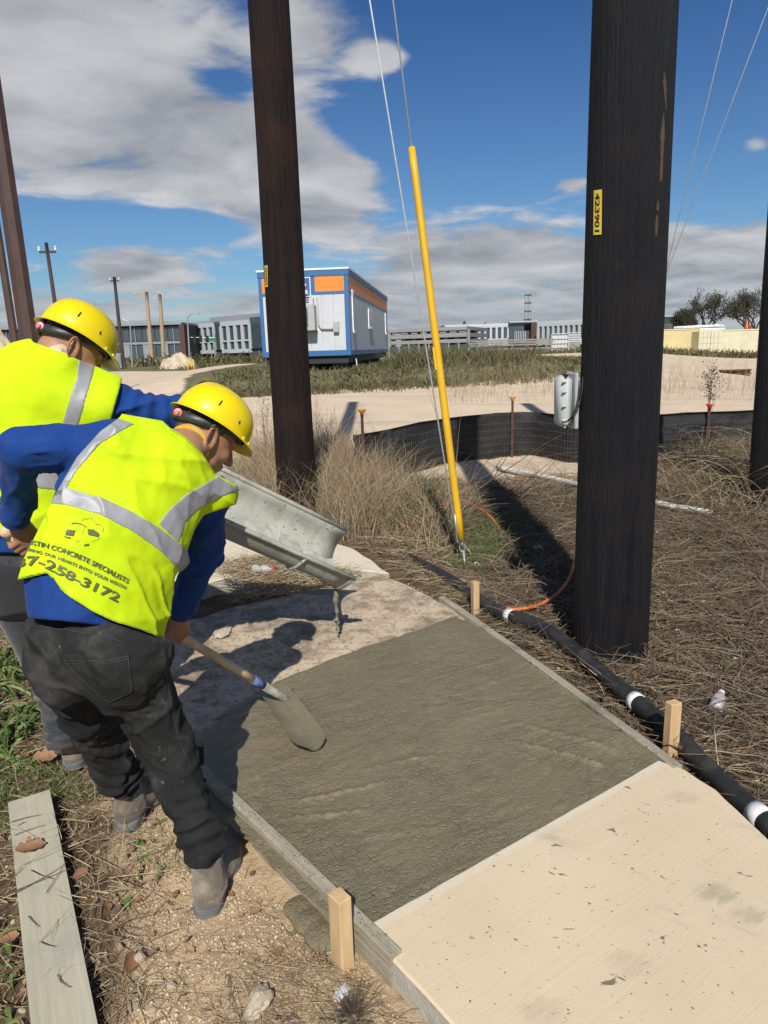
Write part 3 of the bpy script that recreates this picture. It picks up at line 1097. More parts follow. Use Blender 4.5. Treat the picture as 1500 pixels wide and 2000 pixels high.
yl = math.atan2(*(L1 - L0)[::-1])
yr = math.atan2(*(R1_ - R0_)[::-1])
stake(0, 0, 0, 0, 'sturdy pine stake at the near left corner of the pour', yl, (0.0, 0.0), (0.05, 0.04), 0.235, at=G(663, 1748, 0.235)[:2])
stake(0, 0, 0, 0, 'pine stake beside the black hose at the near right corner', yr, (0.0, 0.0), (0.038, 0.05), 0.235, at=G(1316, 1371, 0.235)[:2])
stake(0, 0, 0, 0, 'small far pine stake beside the hose near the guy anchor', yr, (0.0, 0.0), (0.04, 0.04), 0.21, at=G(928, 1136, 0.21)[:2])

# ------------------------------------------------------------------ people
def cloth_mat(name, c, c2=None, rough=0.85, weave=420, bump=0.45, dust=None, f=0.5, sc3=7, sheen=0.2, dscale=(1, 1, 1)):
    m = mat(name, c, c2 or tuple(q * 0.8 for q in c), 5, rough, 0, spec=0.25)
    t = NT(m.node_tree)
    b = m.node_tree.nodes['Principled BSDF']
    co = t.n('ShaderNodeTexCoord').outputs['Object']
    bp = t.n('ShaderNodeBump')
    bp.inputs['Strength'].default_value = bump
    bp.inputs['Distance'].default_value = 0.002
    h = t.m('ADD', t.m('MULTIPLY', t.noise(co, weave, 2, 0.5), 0.6), t.m('MULTIPLY', t.noise(co, 55, 5, 0.65), 1.3))
    t.l(h, bp.inputs['Height'])
    t.l(bp.outputs[0], b.inputs['Normal'])
    if dust:
        src = b.inputs['Base Color'].links[0].from_socket
        k = t.smooth(t.noise(t.mapping(co, scale=dscale), sc3, 8, 0.7), 0.5, 0.68)
        k2 = t.smooth(t.noise(co, sc3 * 9, 3, 0.6), 0.68, 0.74)
        mx = t.mix(t.m('MULTIPLY', k, f), src, dust)
        mx = t.mix(t.m('MULTIPLY', k2, f), mx, tuple(min(1, q * 2.2) for q in dust))
        t.l(mx, b.inputs['Base Color'])
    b.inputs['Sheen Weight'].default_value = sheen
    return m


MT['vest'] = cloth_mat('hi_vis_fabric', (0.58, 0.76, 0.006), (0.53, 0.70, 0.006), weave=600, bump=0.12, sheen=0.0, dust=(0.40, 0.50, 0.05), f=0.2)
MT['reflect'] = mat('reflective_tape', (0.30, 0.305, 0.32), (0.35, 0.355, 0.37), 9, 0.42, 0.12, 300, spec=0.6, c3=(0.23, 0.23, 0.24), sc3=10, f3=0.4)
MT['shirt'] = cloth_mat('blue_shirt', (0.008, 0.050, 0.235), (0.006, 0.038, 0.18), dust=(0.02, 0.065, 0.22), f=0.3, sheen=0.05)
MT['black_jeans'] = cloth_mat('black_work_trousers', (0.014, 0.0145, 0.0145), (0.023, 0.0235, 0.023), dust=(0.085, 0.083, 0.075), f=0.45, sc3=5, sheen=0.0, rough=.9)
MT['grey_jeans'] = cloth_mat('grey_jeans', (0.028, 0.030, 0.034), (0.040, 0.043, 0.048), dust=(0.12, 0.115, 0.105), f=0.4)
MT['skin'] = mat('skin', (0.33, 0.165, 0.095), (0.40, 0.205, 0.12), 16, 0.5, 0.25, 120, spec=0.4, bdist=0.002, c3=(0.28, 0.12, 0.07), sc3=9, f3=0.4)
MT['hair'] = mat('dark_grey_hair', (0.03, 0.027, 0.024), (0.12, 0.11, 0.10), 60, 0.7, 0.8, 300, stretch=(1, 1, 0.4), bdist=0.003)
MT['helmet'] = mat('yellow_helmet_shell', (0.80, 0.60, 0.0), (0.83, 0.63, 0.002), 6, 0.34, 0.04, 60, spec=0.5, c3=(0.70, 0.52, 0.01), sc3=4, f3=0.3)
MT['strap'] = mat('black_headband', (0.022, 0.022, 0.023), (0.035, 0.035, 0.036), 9, 0.45)
MT['liner'] = mat('black_liner', (0.008, 0.008, 0.008), None, 9, 0.8)
MT['red'] = mat('red_knob', (0.62, 0.03, 0.03), (0.7, 0.08, 0.06), 20, 0.35)
MT['boot'] = cloth_mat('dusty_brown_boot_leather', (0.125, 0.10, 0.075), (0.20, 0.165, 0.125), dust=(0.34, 0.29, 0.22), f=0.6, weave=200, bump=0.35)
MT['sole'] = mat('grey_boot_sole', (0.10, 0.105, 0.105), (0.16, 0.165, 0.16), 12, 0.8, 0.3, 50, c3=(0.30, 0.26, 0.20), sc3=10, f3=0.5)
MT['print'] = mat('dark_vest_print', (0.07, 0.085, 0.03), (0.11, 0.13, 0.04), 40, 0.6, c3=(0.30, 0.33, 0.10), sc3=22, f3=0.35)
MT['scarf'] = cloth_mat('orange_neck_scarf', (0.70, 0.28, 0.03), (0.62, 0.45, 0.06), dust=(0.60, 0.52, 0.2), f=0.5, sc3=30)
MT['scarf2'] = cloth_mat('patterned_collar', (0.62, 0.58, 0.52), (0.60, 0.22, 0.06), dust=(0.10, 0.06, 0.05), f=0.9, sc3=34)


def aniso(P, d, sc, seed, k=0.8):
    d = unit(d)
    return vn(P - d * ((P @ d) * k)[:, None], sc, seed)


def ridged(P, d, sc, seed, k=0.8):
    n = aniso(P, d, sc, seed, k)
    return (1 - np.abs(n) * 2.2)


def folds(P, d, sc, seed, k=.7):
    n = aniso(P, d, sc, seed, k)
    return np.clip(1 - np.abs(n) * 1.9, 0, 1) ** 1.6 * 1.6 - .45


def crease(P, a, b, amp, wd):
    """a soft raised fold from a to b"""
    a = np.asarray(a); b = np.asarray(b)
    ab = b - a
    t = np.clip(((P - a) @ ab) / (ab @ ab), 0, 1)
    d = np.linalg.norm(P - (a + t[:, None] * ab), axis=1)
    return -amp * np.exp(-(d / wd) ** 2) * np.sin(np.pi * np.clip(t, .04, .96))


def pixpoly(P, poly):
    """signed distance (metres, about) to the straight-walled prism through an outline"""
    x, y, z = topix(P)
    return polydist(x, y, poly) * z / FPX


def grip(P, c, axis, wrist, rh=0.017, flip=1):
    """fist closed round a bar: c centre, axis along the bar, wrist position"""
    axis = unit(axis)
    w = np.asarray(wrist) - c
    w = unit(w - axis * (w @ axis))
    s = np.cross(axis, w) * flip
    def pt(ang, rad, off):
        a = math.radians(ang)
        return c + (w * math.cos(a) + s * math.sin(a)) * rad + axis * off
    rf = 0.0092
    R = rh + rf
    palm = cap(P, c + w * (R + 0.012) + axis * 0.026, c + w * (R + 0.012) - axis * 0.028, 0.021, 0.019)
    palm = smin(palm, cap(P, pt(28, R + .012, 0.030), pt(28, R + .012, -0.030), 0.013, 0.012), 0.015)
    d = smin(palm, cap(P, c + w * (R + .02), np.asarray(wrist), 0.024, 0.026, axis, 1.0), 0.02)
    for j, (L, rr) in enumerate(((1.0, 1.0), (1.05, 1.05), (1.0, 1.0), (0.9, 0.88))):
        off = 0.030 - j * 0.0200
        q = [pt(42, R + .010, off), pt(92 * L, R + .007, off), pt(165 * L, R + 0.001, off * .96), pt(232 * L, R, off * .93)]
        f = cap(P, q[0], q[1], rf * rr * 1.12, rf * rr * 1.08)
        f = np.minimum(f, cap(P, q[1], q[2], rf * rr * 1.06, rf * rr))
        f = smin(f, cap(P, q[2], q[3], rf * rr, rf * rr * 0.85), 0.003)
        d = smin(d, f, 0.0045)
    q = [pt(-20, R + .018, .030), pt(-65, R + .010, .048), pt(-125, R + .004, .040), pt(-170, R + .003, .022)]
    th = cap(P, q[0], q[1], .0135, .0115)
    th = smin(th, cap(P, q[1], q[2], .0115, .0108), .004)
    th = smin(th, cap(P, q[2], q[3], .0106, .009), .004)
    return smin(d, th, .006)


class Head:
    def __init__(s, hc, fr, ur):
        s.c = np.asarray(hc)
        s.f = unit(fr)
        s.u = unit(ur - s.f * (ur @ s.f))
        s.r = np.cross(s.f, s.u)
    def p(s, f, u, r=0):
        return s.c + s.f * f + s.u * u + s.r * r
    def loc(s, P):
        d = P - s.c
        return np.stack([d @ s.f, d @ s.u, d @ s.r], 1)
    def sdf(s, P):
        e = lambda f, u, r, a, b, c: ell(P, s.p(f, u, r), (a, b, c), s.f, s.u, s.r)
        d = e(-.005, .025, 0, .098, .100, .078)
        d = smin(d, e(.028, -.045, 0, .066, .075, .058), .035)         # face block
        d = smin(d, e(.045, -.092, 0, .042, .030, .038), .03)         # chin and jaw
        for k in (-1, 1):
            d = smin(d, e(.005, -.070, .050 * k, .05, .03, .018), .02)  # jaw corner
            d = smin(d, e(.068, -.030, .036 * k, .022, .018, .020), .015)  # cheek
            sock = e(.098, .004, .032 * k, .016, .012, .017)
            d = smax(d, -sock, .012)
            d = np.minimum(d, e(.079, .003, .031 * k, .0135, .0125, .0125))
            d = smin(d, cap(P, s.p(.090, .018, .014 * k), s.p(.080, .020, .050 * k), .007, .006), .012)   # brow
            # ear: rim, lobe, hollow
            ec = s.p(-.012, -.018, .080 * k)
            eu = unit(s.u * .97 - s.f * .22); ef = unit(s.f - eu * (s.f @ eu)); er = np.cross(ef, eu)
            q = P - ec
            a, b_, c_ = q @ ef, q @ eu, (q @ s.r) * k
            rad = np.sqrt((a / .019) ** 2 + (b_ / .033) ** 2)
            rim = np.sqrt(((rad - 1) * .022) ** 2 + (c_ - .012 + .010 * a / .019) ** 2) - .0052
            lobe = ell(P, ec - eu * .026 + ef * .004, (.010, .012, .007), ef, eu, s.r)
            base = ell(P, ec, (.018, .030, .010), ef, eu, s.r)
            base = smax(base, -ell(P, ec + s.r * k * .012 + ef * .002, (.009, .014, .009), ef, eu, s.r), .004)
            ear = smin(smin(rim, base, .006), lobe, .006)
            d = smin(d, ear, .005)
        nose = cap(P, s.p(.092, .005), s.p(.116, -.034), .009, .0125)
        nose = smin(nose, cap(P, s.p(.103, -.037, -.013), s.p(.103, -.037, .013), .0085, .0085), .010)
        d = smin(d, nose, .010)
        lips = smin(cap(P, s.p(.094, -.062, -.016), s.p(.094, -.062, .016), .0065, .0065),
                    cap(P, s.p(.091, -.073, -.014), s.p(.091, -.073, .014), .007, .007), .004)
        d = smin(d, lips, .008)
        d = smax(d, -cap(P, s.p(.104, -.0675, -.016), s.p(.104, -.0675, .016), .003, .003), .003)
        return d


def helmet(hd, root_parent, label):
    """hard hat as its own set of parts (shell, band, knob ...) under the person"""
    C0 = hd.p(0.002, 0.040)
    root = bpy.data.objects.new('hard_hat', None)
    nphi, nth = 72, 16
    def R(phi):
        c, s_ = math.cos(phi), math.sin(phi)
        k = 1 / math.sqrt((c / .126) ** 2 + (s_ / .110) ** 2)
        return k
    def pos(phi, rr, u):
        return C0 + hd.f * (math.cos(phi) * rr) + hd.r * (math.sin(phi) * rr) + hd.u * u
    rows = []
    H = 0.118
    for i in range(nth + 1):
        th = (i / nth) * math.pi / 2
        row = []
        for k in range(nphi):
            phi = 2 * math.pi * k / nphi
            rr = R(phi) * math.sin(th) ** 0.92
            u = H * math.cos(th) ** 0.86 if i < nth else 0.0
            lat = abs(math.sin(phi) * rr)
            fw = math.cos(phi) * rr
            # moulded crest and side ribs
            u += 0.0055 * math.exp(-(lat / .016) ** 2) * sstep(np.array([u]), .05, .09)[0]
            for q in (.040,):
                u += 0.0022 * math.exp(-((lat - q) / .006) ** 2) * sstep(np.array([u]), .05, .08)[0]
            row.append(pos(phi, rr, u))
        rows.append(row)
    def brim(ext, drop, ve, vd):
        row = []
        for k in range(nphi):
            phi = 2 * math.pi * k / nphi
            v = max(0, math.cos(phi)) ** 2.2
            bk = max(0, -math.cos(phi)) ** 2
            row.append(pos(phi, R(phi) + ext * (1 - v) + ve * v, -drop * (1 - v * .4) - vd * v - 0.006 * bk))
        return row
    rows.append(brim(.002, .003, .004, .002))
    rows.append(brim(.008, .007, .018, .004))
    rows.append(brim(.013, .009, .032, .011))
    rows.append(brim(.0145, .0115, .0335, .0145))
    rows.append(brim(.012, .012, .030, .014))
    rows.append(brim(.004, .010, .016, .009))
    rows.append(brim(-.004, .006, .000, .006))
    for i in range(nth - 1, 2, -2):
        th = (i / nth) * math.pi / 2
        rows.append([pos(2 * math.pi * k / nphi, (R(2 * math.pi * k / nphi) - .005) * math.sin(th) ** .92, H * math.cos(th) ** .86 - .005) for k in range(nphi)])
    V = [p for r_ in rows for p in r_]
    F = []
    for i in range(1, len(rows) - 1):
        for k in range(nphi):
            j = (k + 1) % nphi
            F.append((i * nphi + k, (i + 1) * nphi + k, (i + 1) * nphi + j, i * nphi + j))
    top = len(V); V.append(C0 + hd.u * (H + .0055))
    for k in range(nphi):
        F.append((top, nphi + k, nphi + (k + 1) % nphi))
    F.append(tuple((len(rows) - 1) * nphi + k for k in range(nphi)))
    sh = mesh('hard_hat', V, F, MT['helmet'], root_parent, True)
    sh['label'] = label
    # headband: hugging the skull under the rim
    def bandrow(phi, dr, du):
        bk = (1 - math.cos(phi)) / 2
        rad = 1 / math.sqrt((math.cos(phi) / .108) ** 2 + (math.sin(phi) / .088) ** 2) + dr
        drop = .002 - .040 * bk ** 1.5
        return C0 + hd.f * (math.cos(phi) * rad - .004) + hd.r * math.sin(phi) * rad + hd.u * (drop + du)
    n = 60
    V, F = [], []
    for k in range(n):
        phi = 2 * math.pi * k / n
        bk = (1 - math.cos(phi)) / 2
        hw = .012 + .006 * bk
        for dr, du in ((0, -hw), (.003, -hw), (.004, 0), (.003, hw), (0, hw), (-.003, 0)):
            V.append(bandrow(phi, dr, du))
    for k in range(n):
        j = (k + 1) % n
        for q in range(6):
            q2 = (q + 1) % 6
            F.append((k * 6 + q, k * 6 + q2, j * 6 + q2, j * 6 + q))
    mesh('headband', V, F, MT['strap'], sh, True)
    # liner cup, dark, between shell and skull
    V, F = [], []
    n1, n2 = 40, 8
    for i in range(n2 + 1):
        th = (i / n2) * math.pi / 2
        for k in range(n1):
            phi = 2 * math.pi * k / n1
            rr = (R(phi) - .010) * math.sin(th) ** .9
            V.append(pos(phi, rr, (H - .012) * math.cos(th) ** .86 - 0.004 * (i == n2)))
    for i in range(n2):
        for k in range(n1):
            j = (k + 1) % n1
            F.append((i * n1 + k, i * n1 + j, (i + 1) * n1 + j, (i + 1) * n1 + k))
    mesh('liner', V, F, MT['liner'], sh, True)
    # suspension straps crossing from band to shell
    for a in (20, 75, 110, 155, 205, 250, 290, 340):
        phi = math.radians(a)
        p0 = bandrow(phi, .002, .004); p1 = pos(phi, R(phi) - .010, .030)
        t = unit(p1 - p0)
        MB().box((p0 + p1) / 2, (0.016, .002, np.linalg.norm(p1 - p0)), unit(np.cross(t, hd.u * .3 + (p0 - C0))), unit(p0 - C0), t).build('suspension_strap', MT['strap'], sh)
    # ratchet with a round red knob at the nape
    kp = bandrow(math.pi, .006, 0.0)
    b = MB()
    b.box(kp + hd.f * .004, (.016, .052, .034), hd.f, hd.r, hd.u, bev=.005)
    rt = b.build('ratchet', MT['strap'], sh)
    ax = unit(-hd.f * 0.50 + hd.r * 0.85 - hd.u * .1)
    kp2 = kp + hd.r * .016 + hd.f * .002
    b = MB().lathe(kp2, [(.0115, 0), (.0135, .002), (.0135, .006), (.012, .008), (.006, .0085), (.0, .0085)][:-1], 18, ax)
    b.build('knob', MT['red'], sh)
    b = MB()
    b.box(kp2 + ax * .0088, (.003, .013, .0008), hd.r, hd.u, ax)
    b.build('knob_mark', MT['white'], sh)
    # slots and rivets on the near side
    for (phi, u, sz) in ((2.05, .046, (.004, .004, .020)), (1.30, .030, (.004, .004, .011))):
        rr = R(phi) * math.sin(math.acos(min(1, (u / H) ** (1 / .86)))) ** .92
        p = pos(phi, rr + .0006, u)
        nrm = unit(hd.f * math.cos(phi) + hd.r * math.sin(phi) + hd.u * .4)
        tx = unit(np.cross(nrm, hd.u)); ty = np.cross(tx, nrm)
        MB().box(p, (sz[0], sz[2], .0025), tx, ty, nrm).build('slot', MT['liner'], sh)
    for phi in (0.95, 0.60):
        p = pos(phi, R(phi) + .006, -.004)
        nrm = unit(hd.f * math.cos(phi) + hd.r * math.sin(phi) + hd.u * .5)
        MB().lathe(p, [(.007, 0), (.007, .004), (.004, .0055)], 10, nrm).build('rivet', MT['helmet'], sh, True)
    return sh


def bootsdf(P, heel, fw):
    fw = unit(np.array([fw[0], fw[1], 0]))
    up = np.array([0, 0, 1.0]); rt = np.cross(fw, up)
    q = P - np.array([heel[0], heel[1], heel[2] if len(heel) > 2 else 0])
    x, y, z = q @ fw, q @ rt, q @ up
    # sole: rounded plank following a foot outline
    wd = 0.044 + 0.010 * sstep(x, .10, .22) - 0.014 * sstep(x, .06, .12) * (1 - sstep(x, .12, .20))
    wd = wd * np.sqrt(np.clip(1 - np.clip((x - .20) / .095, 0, 1) ** 2, 0.02, 1)) * np.sqrt(np.clip(1 - np.clip((.035 - x) / .045, 0, 1) ** 2, .02, 1))
    return x, y, z, wd


def boots(person, heel, fw, name='boot', label=None, zc=0.0):
    hz = np.array([heel[0], heel[1], zc])
    fw3 = unit(np.array([fw[0], fw[1], 0])); rt = np.cross(fw3, [0, 0, 1.0])
    def sole(P):
        x, y, z, wd = bootsdf(P, hz, fw)
        d = np.maximum(np.abs(y) - wd, np.maximum(-x - .008, x - .298))
        d = smax(d, np.abs(z - .016) - .016 - 0.004 * (x > 0.09) * 0, .004)
        arch = np.maximum(np.abs(x - .115) - .022, z - .010)
        d = np.maximum(d, -arch)
        groove = np.abs(((z - .004) % .009) - .0045) - .0016
        d = d + 0.0022 * (groove < 0) * (z > .003) * (z < .03)
        return d
    def upper(P):
        x, y, z, wd = bootsdf(P, hz, fw)
        O = hz
        e = lambda c, r: ell(P, O + fw3 * c[0] + rt * c[1] + np.array([0, 0, c[2]]), r, fw3, rt, np.array([0, 0, 1.0]))
        d = e((.048, 0, .055), (.056, .043, .055))
        d = smin(d, e((.215, 0, .042), (.082, .051, .044)), .03)
        d = smin(d, e((.13, 0, .055), (.09, .043, .055)), .03)
        d = smin(d, cap(P, O + fw3 * .060 + [0, 0, .07], O + fw3 * .055 + [0, 0, .165], .047, .050, rt, .92), .03)
        d = smax(d, .026 - z, .004)
        d = smax(d, z - .185, .006)
        d = smax(d, np.abs(y) - wd - .004 - z * 0.25, .01)
        # padded collar, laces ridge and seams
        d = d - .004 * np.exp(-((z - .172) / .012) ** 2)
        d = d + .0022 * np.exp(-((z - (.06 + .35 * np.clip(x - .02, 0, 1))) / .0035) ** 2)
        d = d + .0020 * np.exp(-((x - .088) / .003) ** 2) * (z > .05)
        d = d - .0030 * np.clip(np.sin(z * 2 * math.pi / .018), 0, 1) * np.exp(-((x - .125) / .03) ** 2) * (np.abs(y) < .028) * (z > .08)
        d = d + .0016 * fbm(P, 38, 3, 7)
        return d
    lo, hi = bbox([hz, hz + fw3 * .30], .08)
    lo[2] = zc - .012; hi[2] = zc + .21
    bt = sdf_obj(name, upper, lo, hi, .004, MT['boot'], person)
    hi[2] = zc + .06
    s_ = sdf_obj('sole', sole, lo, hi, .0035, MT['sole'], bt)
    # heel counter patch and laces
    for k in range(4):
        c = hz + fw3 * (.165 - k * .022) + np.array([0, 0, .090 + k * .022])
        MB().tube([c - rt * .028, c + rt * 0 + fw3 * .008 + [0, 0, .006], c + rt * .028], .0028, 5).build('lace', MT['sole'], bt)
    return bt


def text_mesh(s, size):
    cu = bpy.data.curves.new('t', 'FONT')
    cu.body = s
    cu.size = size
    cu.align_x = 'LEFT'
    cu.resolution_u = 3
    cu.offset = size * 0.026
    ob = bpy.data.objects.new('t', cu)
    COL.objects.link(ob)
    dg = bpy.context.evaluated_depsgraph_get()
    me = bpy.data.meshes.new_from_object(ob.evaluated_get(dg))
    bpy.data.objects.remove(ob)
    bpy.data.curves.remove(cu)
    return me


def drape(name, me2d, mapping, bvh, mt, parent, off=0.0025, cut=0.0, src=None):
    """lay a flat mesh onto a surface: mapping(x,y)->photo-plane point, ray cast on the surface, lifted off it"""
    bm = bmesh.new(); bm.from_mesh(me2d)
    bmesh.ops.triangulate(bm, faces=bm.faces)
    if cut:
        for _ in range(4):
            long = [e for e in bm.edges if e.calc_length() > cut]
            if not long: break
            bmesh.ops.subdivide_edges(bm, edges=long, cuts=1)
            bmesh.ops.triangulate(bm, faces=bm.faces)
    bad = []
    o3 = Vector(_C if src is None else src)
    for v in bm.verts:
        px, py = mapping(v.co.x, v.co.y)
        d = Vector(ray(px, py)).normalized()
        loc, nrm, _, dist = bvh.ray_cast(o3, d)
        if loc is None:
            bad.append(v); continue
        if nrm.dot(d) > 0: nrm = -nrm
        v.co = loc + nrm * off
    bmesh.ops.delete(bm, geom=bad, context='VERTS')
    me = bpy.data.meshes.new(name)
    bm.to_mesh(me); bm.free()
    o = bpy.data.objects.new(name, me)
    COL.objects.link(o)
    me.materials.append(mt)
    if parent is not None: place(o, parent)
    return o


def bvh_of(o):
    me = o.data
    return BVHTree.FromPolygons([v.co.copy() for v in me.vertices], [tuple(p.vertices) for p in me.polygons])


def along(path):
    """path of pixel points -> mapping s (length in px along), t (px up from the line)"""
    P = [np.array(p, float) for p in path]
    L = [0]
    for a, b in zip(P, P[1:]): L.append(L[-1] + np.linalg.norm(b - a))
    def f(s, t):
        i = 0
        while i < len(P) - 2 and s > L[i + 1]: i += 1
        a, b = P[i], P[i + 1]
        k = (s - L[i]) / (L[i + 1] - L[i])
        d = unit(b - a)
        # smooth normals between segments
        dp = unit(P[i] - P[i - 1]) if i > 0 else d
        dn = unit(P[i + 2] - P[i + 1]) if i + 2 < len(P) else d
        kk = min(max(k, 0), 1)
        dd = unit((unit(dp + d)) * (1 - kk) + unit(d + dn) * kk)
        n = np.array([dd[1], -dd[0]])
        q = a + (b - a) * k + n * t
        return q[0], q[1]
    return f, L[-1]


def band_px(P0, P1):
    """quad outline from two rows of points"""
    return list(P0) + list(P1)[::-1]


# ------------------------------------------------------------ worker in front
def build_front():
    lab = 'worker in black trousers bending over and pulling the shovel, blue shirt and printed yellow vest'
    root = empty('person', (-0.75, 1.9, 0))
    tag(root, lab, 'worker')
    F_ = np.array([-.42, 2.84, .1]); LH = A(45, 1058, 2.1)
    ax = unit(LH - F_)
    LH = LH + ax * .035
    lhand = LH - ax * .040
    t = 0.525
    rhand = F_ + (LH - F_) * t
    Lsh, Rsh = A(222, 872, 1.97), A(400, 962, 2.15)
    lel, lwr = A(42, 878, 1.90), A(30, 1012, 2.02)
    rel, rwr = A(398, 1082, 2.28), A(352, 1195, 2.40)
    c0, c1, c2, c3 = A(188, 1235, 1.80), A(194, 1130, 1.87), A(246, 1005, 1.97), A(304, 918, 2.06)
    neck = A(366, 872, 2.13)
    lat0 = unit([1, -.15, -.1])
    lat = unit(Rsh - Lsh)
    axis_ = unit(c3 - c0)
    nb = unit(np.cross(lat, axis_))           # back normal
    if nb @ _F > 0: nb = -nb
    hd = Head(A(402, 848, 2.23), _R * .66 - _U * .50 + _F * .58, _R * .50 + _U * .80 + _F * .25)
    hipL, kneeL, ankL = A(125, 1290, 1.87), A(192, 1432, 2.06), A(236, 1522, 2.17)
    hipR, kneeR, ankR = A(252, 1295, 1.80), A(326, 1455, 1.85), A(398, 1655, 1.79)
    heelR, heelL = G(400, 1795, 0), G(240, 1625, 0)

    def torso(P, g=0.0):
        d = cap(P, c0, c1, .170 + g, .186 + g, nb, .70)
        d = smin(d, cap(P, c1, c2, .188 + g, .190 + g, nb, .70), .03)
        d = smin(d, cap(P, c2, c3, .190 + g, .135 + g, nb, .72), .03)
        d = smin(d, cap(P, Lsh, c3, .070 + g, .10 + g), .06)
        d = smin(d, cap(P, Rsh, c3, .070 + g, .10 + g), .06)
        d = smin(d, cap(P, c3, neck, .09 + g, .055 + g), .05)
        return d

    def body(P):
        d = smin(cap(P, c1, c2, .155, .165, nb, .62), cap(P, c2, c3, .165, .11, nb, .65), .03)
        d = smin(d, cap(P, c0 + [0, .04, 0], c1, .11, .14, nb, .6), .03)
        d = smin(d, smin(cap(P, Lsh, c3, .05, .08), cap(P, Rsh, c3, .05, .08), .04), .05)
        d = smin(d, cap(P, c3, neck, .07, .05), .05)
        d = smin(d, cap(P, neck - unit(neck - c3) * .02, hd.p(-.035, -.045), .056, .054), .03)
        d = smin(d, hd.sdf(P), .012)
        for a, b, ra, rb in ((Lsh, lel, .045, .036), (lel, lwr, .036, .026), (Rsh, rel, .045, .036), (rel, rwr, .036, .026)):
            d = smin(d, cap(P, a, b, ra, rb), .01)
        d = smin(d, cap(P, lwr, lhand + unit(lwr - lhand) * .045, .027, .026), .01)
        d = smin(d, cap(P, rwr, rhand + unit(rwr - rhand) * .045, .027, .026), .01)
        m = np.linalg.norm(P - lhand, axis=1) < .16
        if m.any(): d[m] = smin(d[m], grip(P[m], lhand, ax, lwr, flip=-1), .006)
        m = np.linalg.norm(P - rhand, axis=1) < .16
        if m.any(): d[m] = smin(d[m], grip(P[m], rhand, ax, rwr, flip=-1), .006)
        for a, b, c in ((hipL, kneeL, ankL), (hipR, kneeR, ankR)):
            d = smin(d, cap(P, a, b, .07, .042), .02)
            d = smin(d, cap(P, b, c, .042, .032), .01)
        for hl, an, fw in ((heelL, ankL, (.22, .95)), (heelR, ankR, (.08, 1))):
            fw = unit(np.array([fw[0], fw[1], 0]))
            q = np.array([hl[0], hl[1], .05])
            d = smin(d, cap(P, an, q + fw * .06, .035, .033), .01)
            d = smin(d, cap(P, q + fw * .05, q + fw * .22 - [0, 0, .012], .033, .022), .01)
        return d
    pts = [c0, c3, lel, lhand, rhand, hd.p(.12, .13), ankL, heelR, heelL, rel, kneeL, LH]
    lo, hi = bbox(pts, .13); lo[2] = 0.005
    bd = sdf_obj('body', body, lo, hi, .0042, MT['skin'], root)

    def shirt(P):
        d = torso(P)
        wr = ridged(P, axis_, 11, 3, .55) * .35 + fbm(P, 9, 2, 12) * .3
        arm = cap(P, Lsh, lel, .066, .054)
        arm = smin(arm, cap(P, lel, lwr, .055, .040), .025)
        arm2 = cap(P, Rsh, rel, .066, .058)
        arm2 = smin(arm2, cap(P, rel, rwr, .058, .042), .025)
        d = smin(smin(d, arm, .03), arm2, .03)
        # sleeves folds: rings near elbow and cuff, long pulls toward the shoulder
        for (a, b, el_) in ((Lsh, lel, lel), (lel, lwr, lel), (Rsh, rel, rel), (rel, rwr, rel)):
            ab = b - a; L = np.linalg.norm(ab); u = ab / L
            s_ = (P - a) @ u
            rad = np.linalg.norm((P - a) - s_[:, None] * u, axis=1)
            w = np.exp(-(np.linalg.norm(P - el_, axis=1) / .10) ** 2) * (1 - sstep(rad, .08, .12))
            d = d - .0085 * w * np.sin(s_ * 2 * math.pi / .062 + 7.0 * vn(P, 7, 5)) * (.5 + .9 * vn(P, 11, 15))
            w2 = np.exp(-(np.linalg.norm(P - b, axis=1) / .05) ** 2) * (1 - sstep(rad, .06, .1))
            d = d - .0016 * w2 * np.sin(s_ * 2 * math.pi / .03 + 4 * vn(P, 14, 6))
            d = d - (.0085 * folds(P, u + nb * .25, 13, 71, .66) + .0035 * folds(P, u, 27, 73, .5)) * (1 - sstep(rad, .085, .13)) * sstep(s_, .02, .07) * (1 - sstep(s_, L - .05, L)) * sstep(np.linalg.norm(P - Lsh, axis=1), .09, .15)
        d = d - .0035 * wr * (1 - np.exp(-(np.linalg.norm(P - hd.c, axis=1) / .2) ** 4)) - .006 * folds(P, axis_, 13, 72) * (1 - sstep((P - c1) @ axis_, -.06, 0))
        # cut: cuffs, hem, neck
        for wri, e_ in ((lwr, lel), (rwr, rel)):
            u = unit(wri - e_)
            far = np.linalg.norm(P - wri, axis=1) < .12
            d = np.where(far, smax(d, (P - wri) @ u - .012, .004), d)
        hemn = unit(-axis_ + nb * .1)
        hem = (P - A(180, 1243, 1.72)) @ hemn
        xx, yy, z_ = topix(P)
        hemline = np.interp(xx, [20, 60, 130, 200, 250, 280, 310, 335], [1200, 1208, 1214, 1222, 1245, 1262, 1256, 1236])
        d = smax(d, (yy - hemline) * z_ / FPX, .006)
        open_ = pixpoly(P, [(322, 700), (330, 836), (353, 849), (376, 868), (396, 890), (424, 930), (560, 915), (560, 700)])
        return smax(d, -open_, .004)
    sh = sdf_obj('shirt', shirt, lo, hi, .0045, MT['shirt'], root)

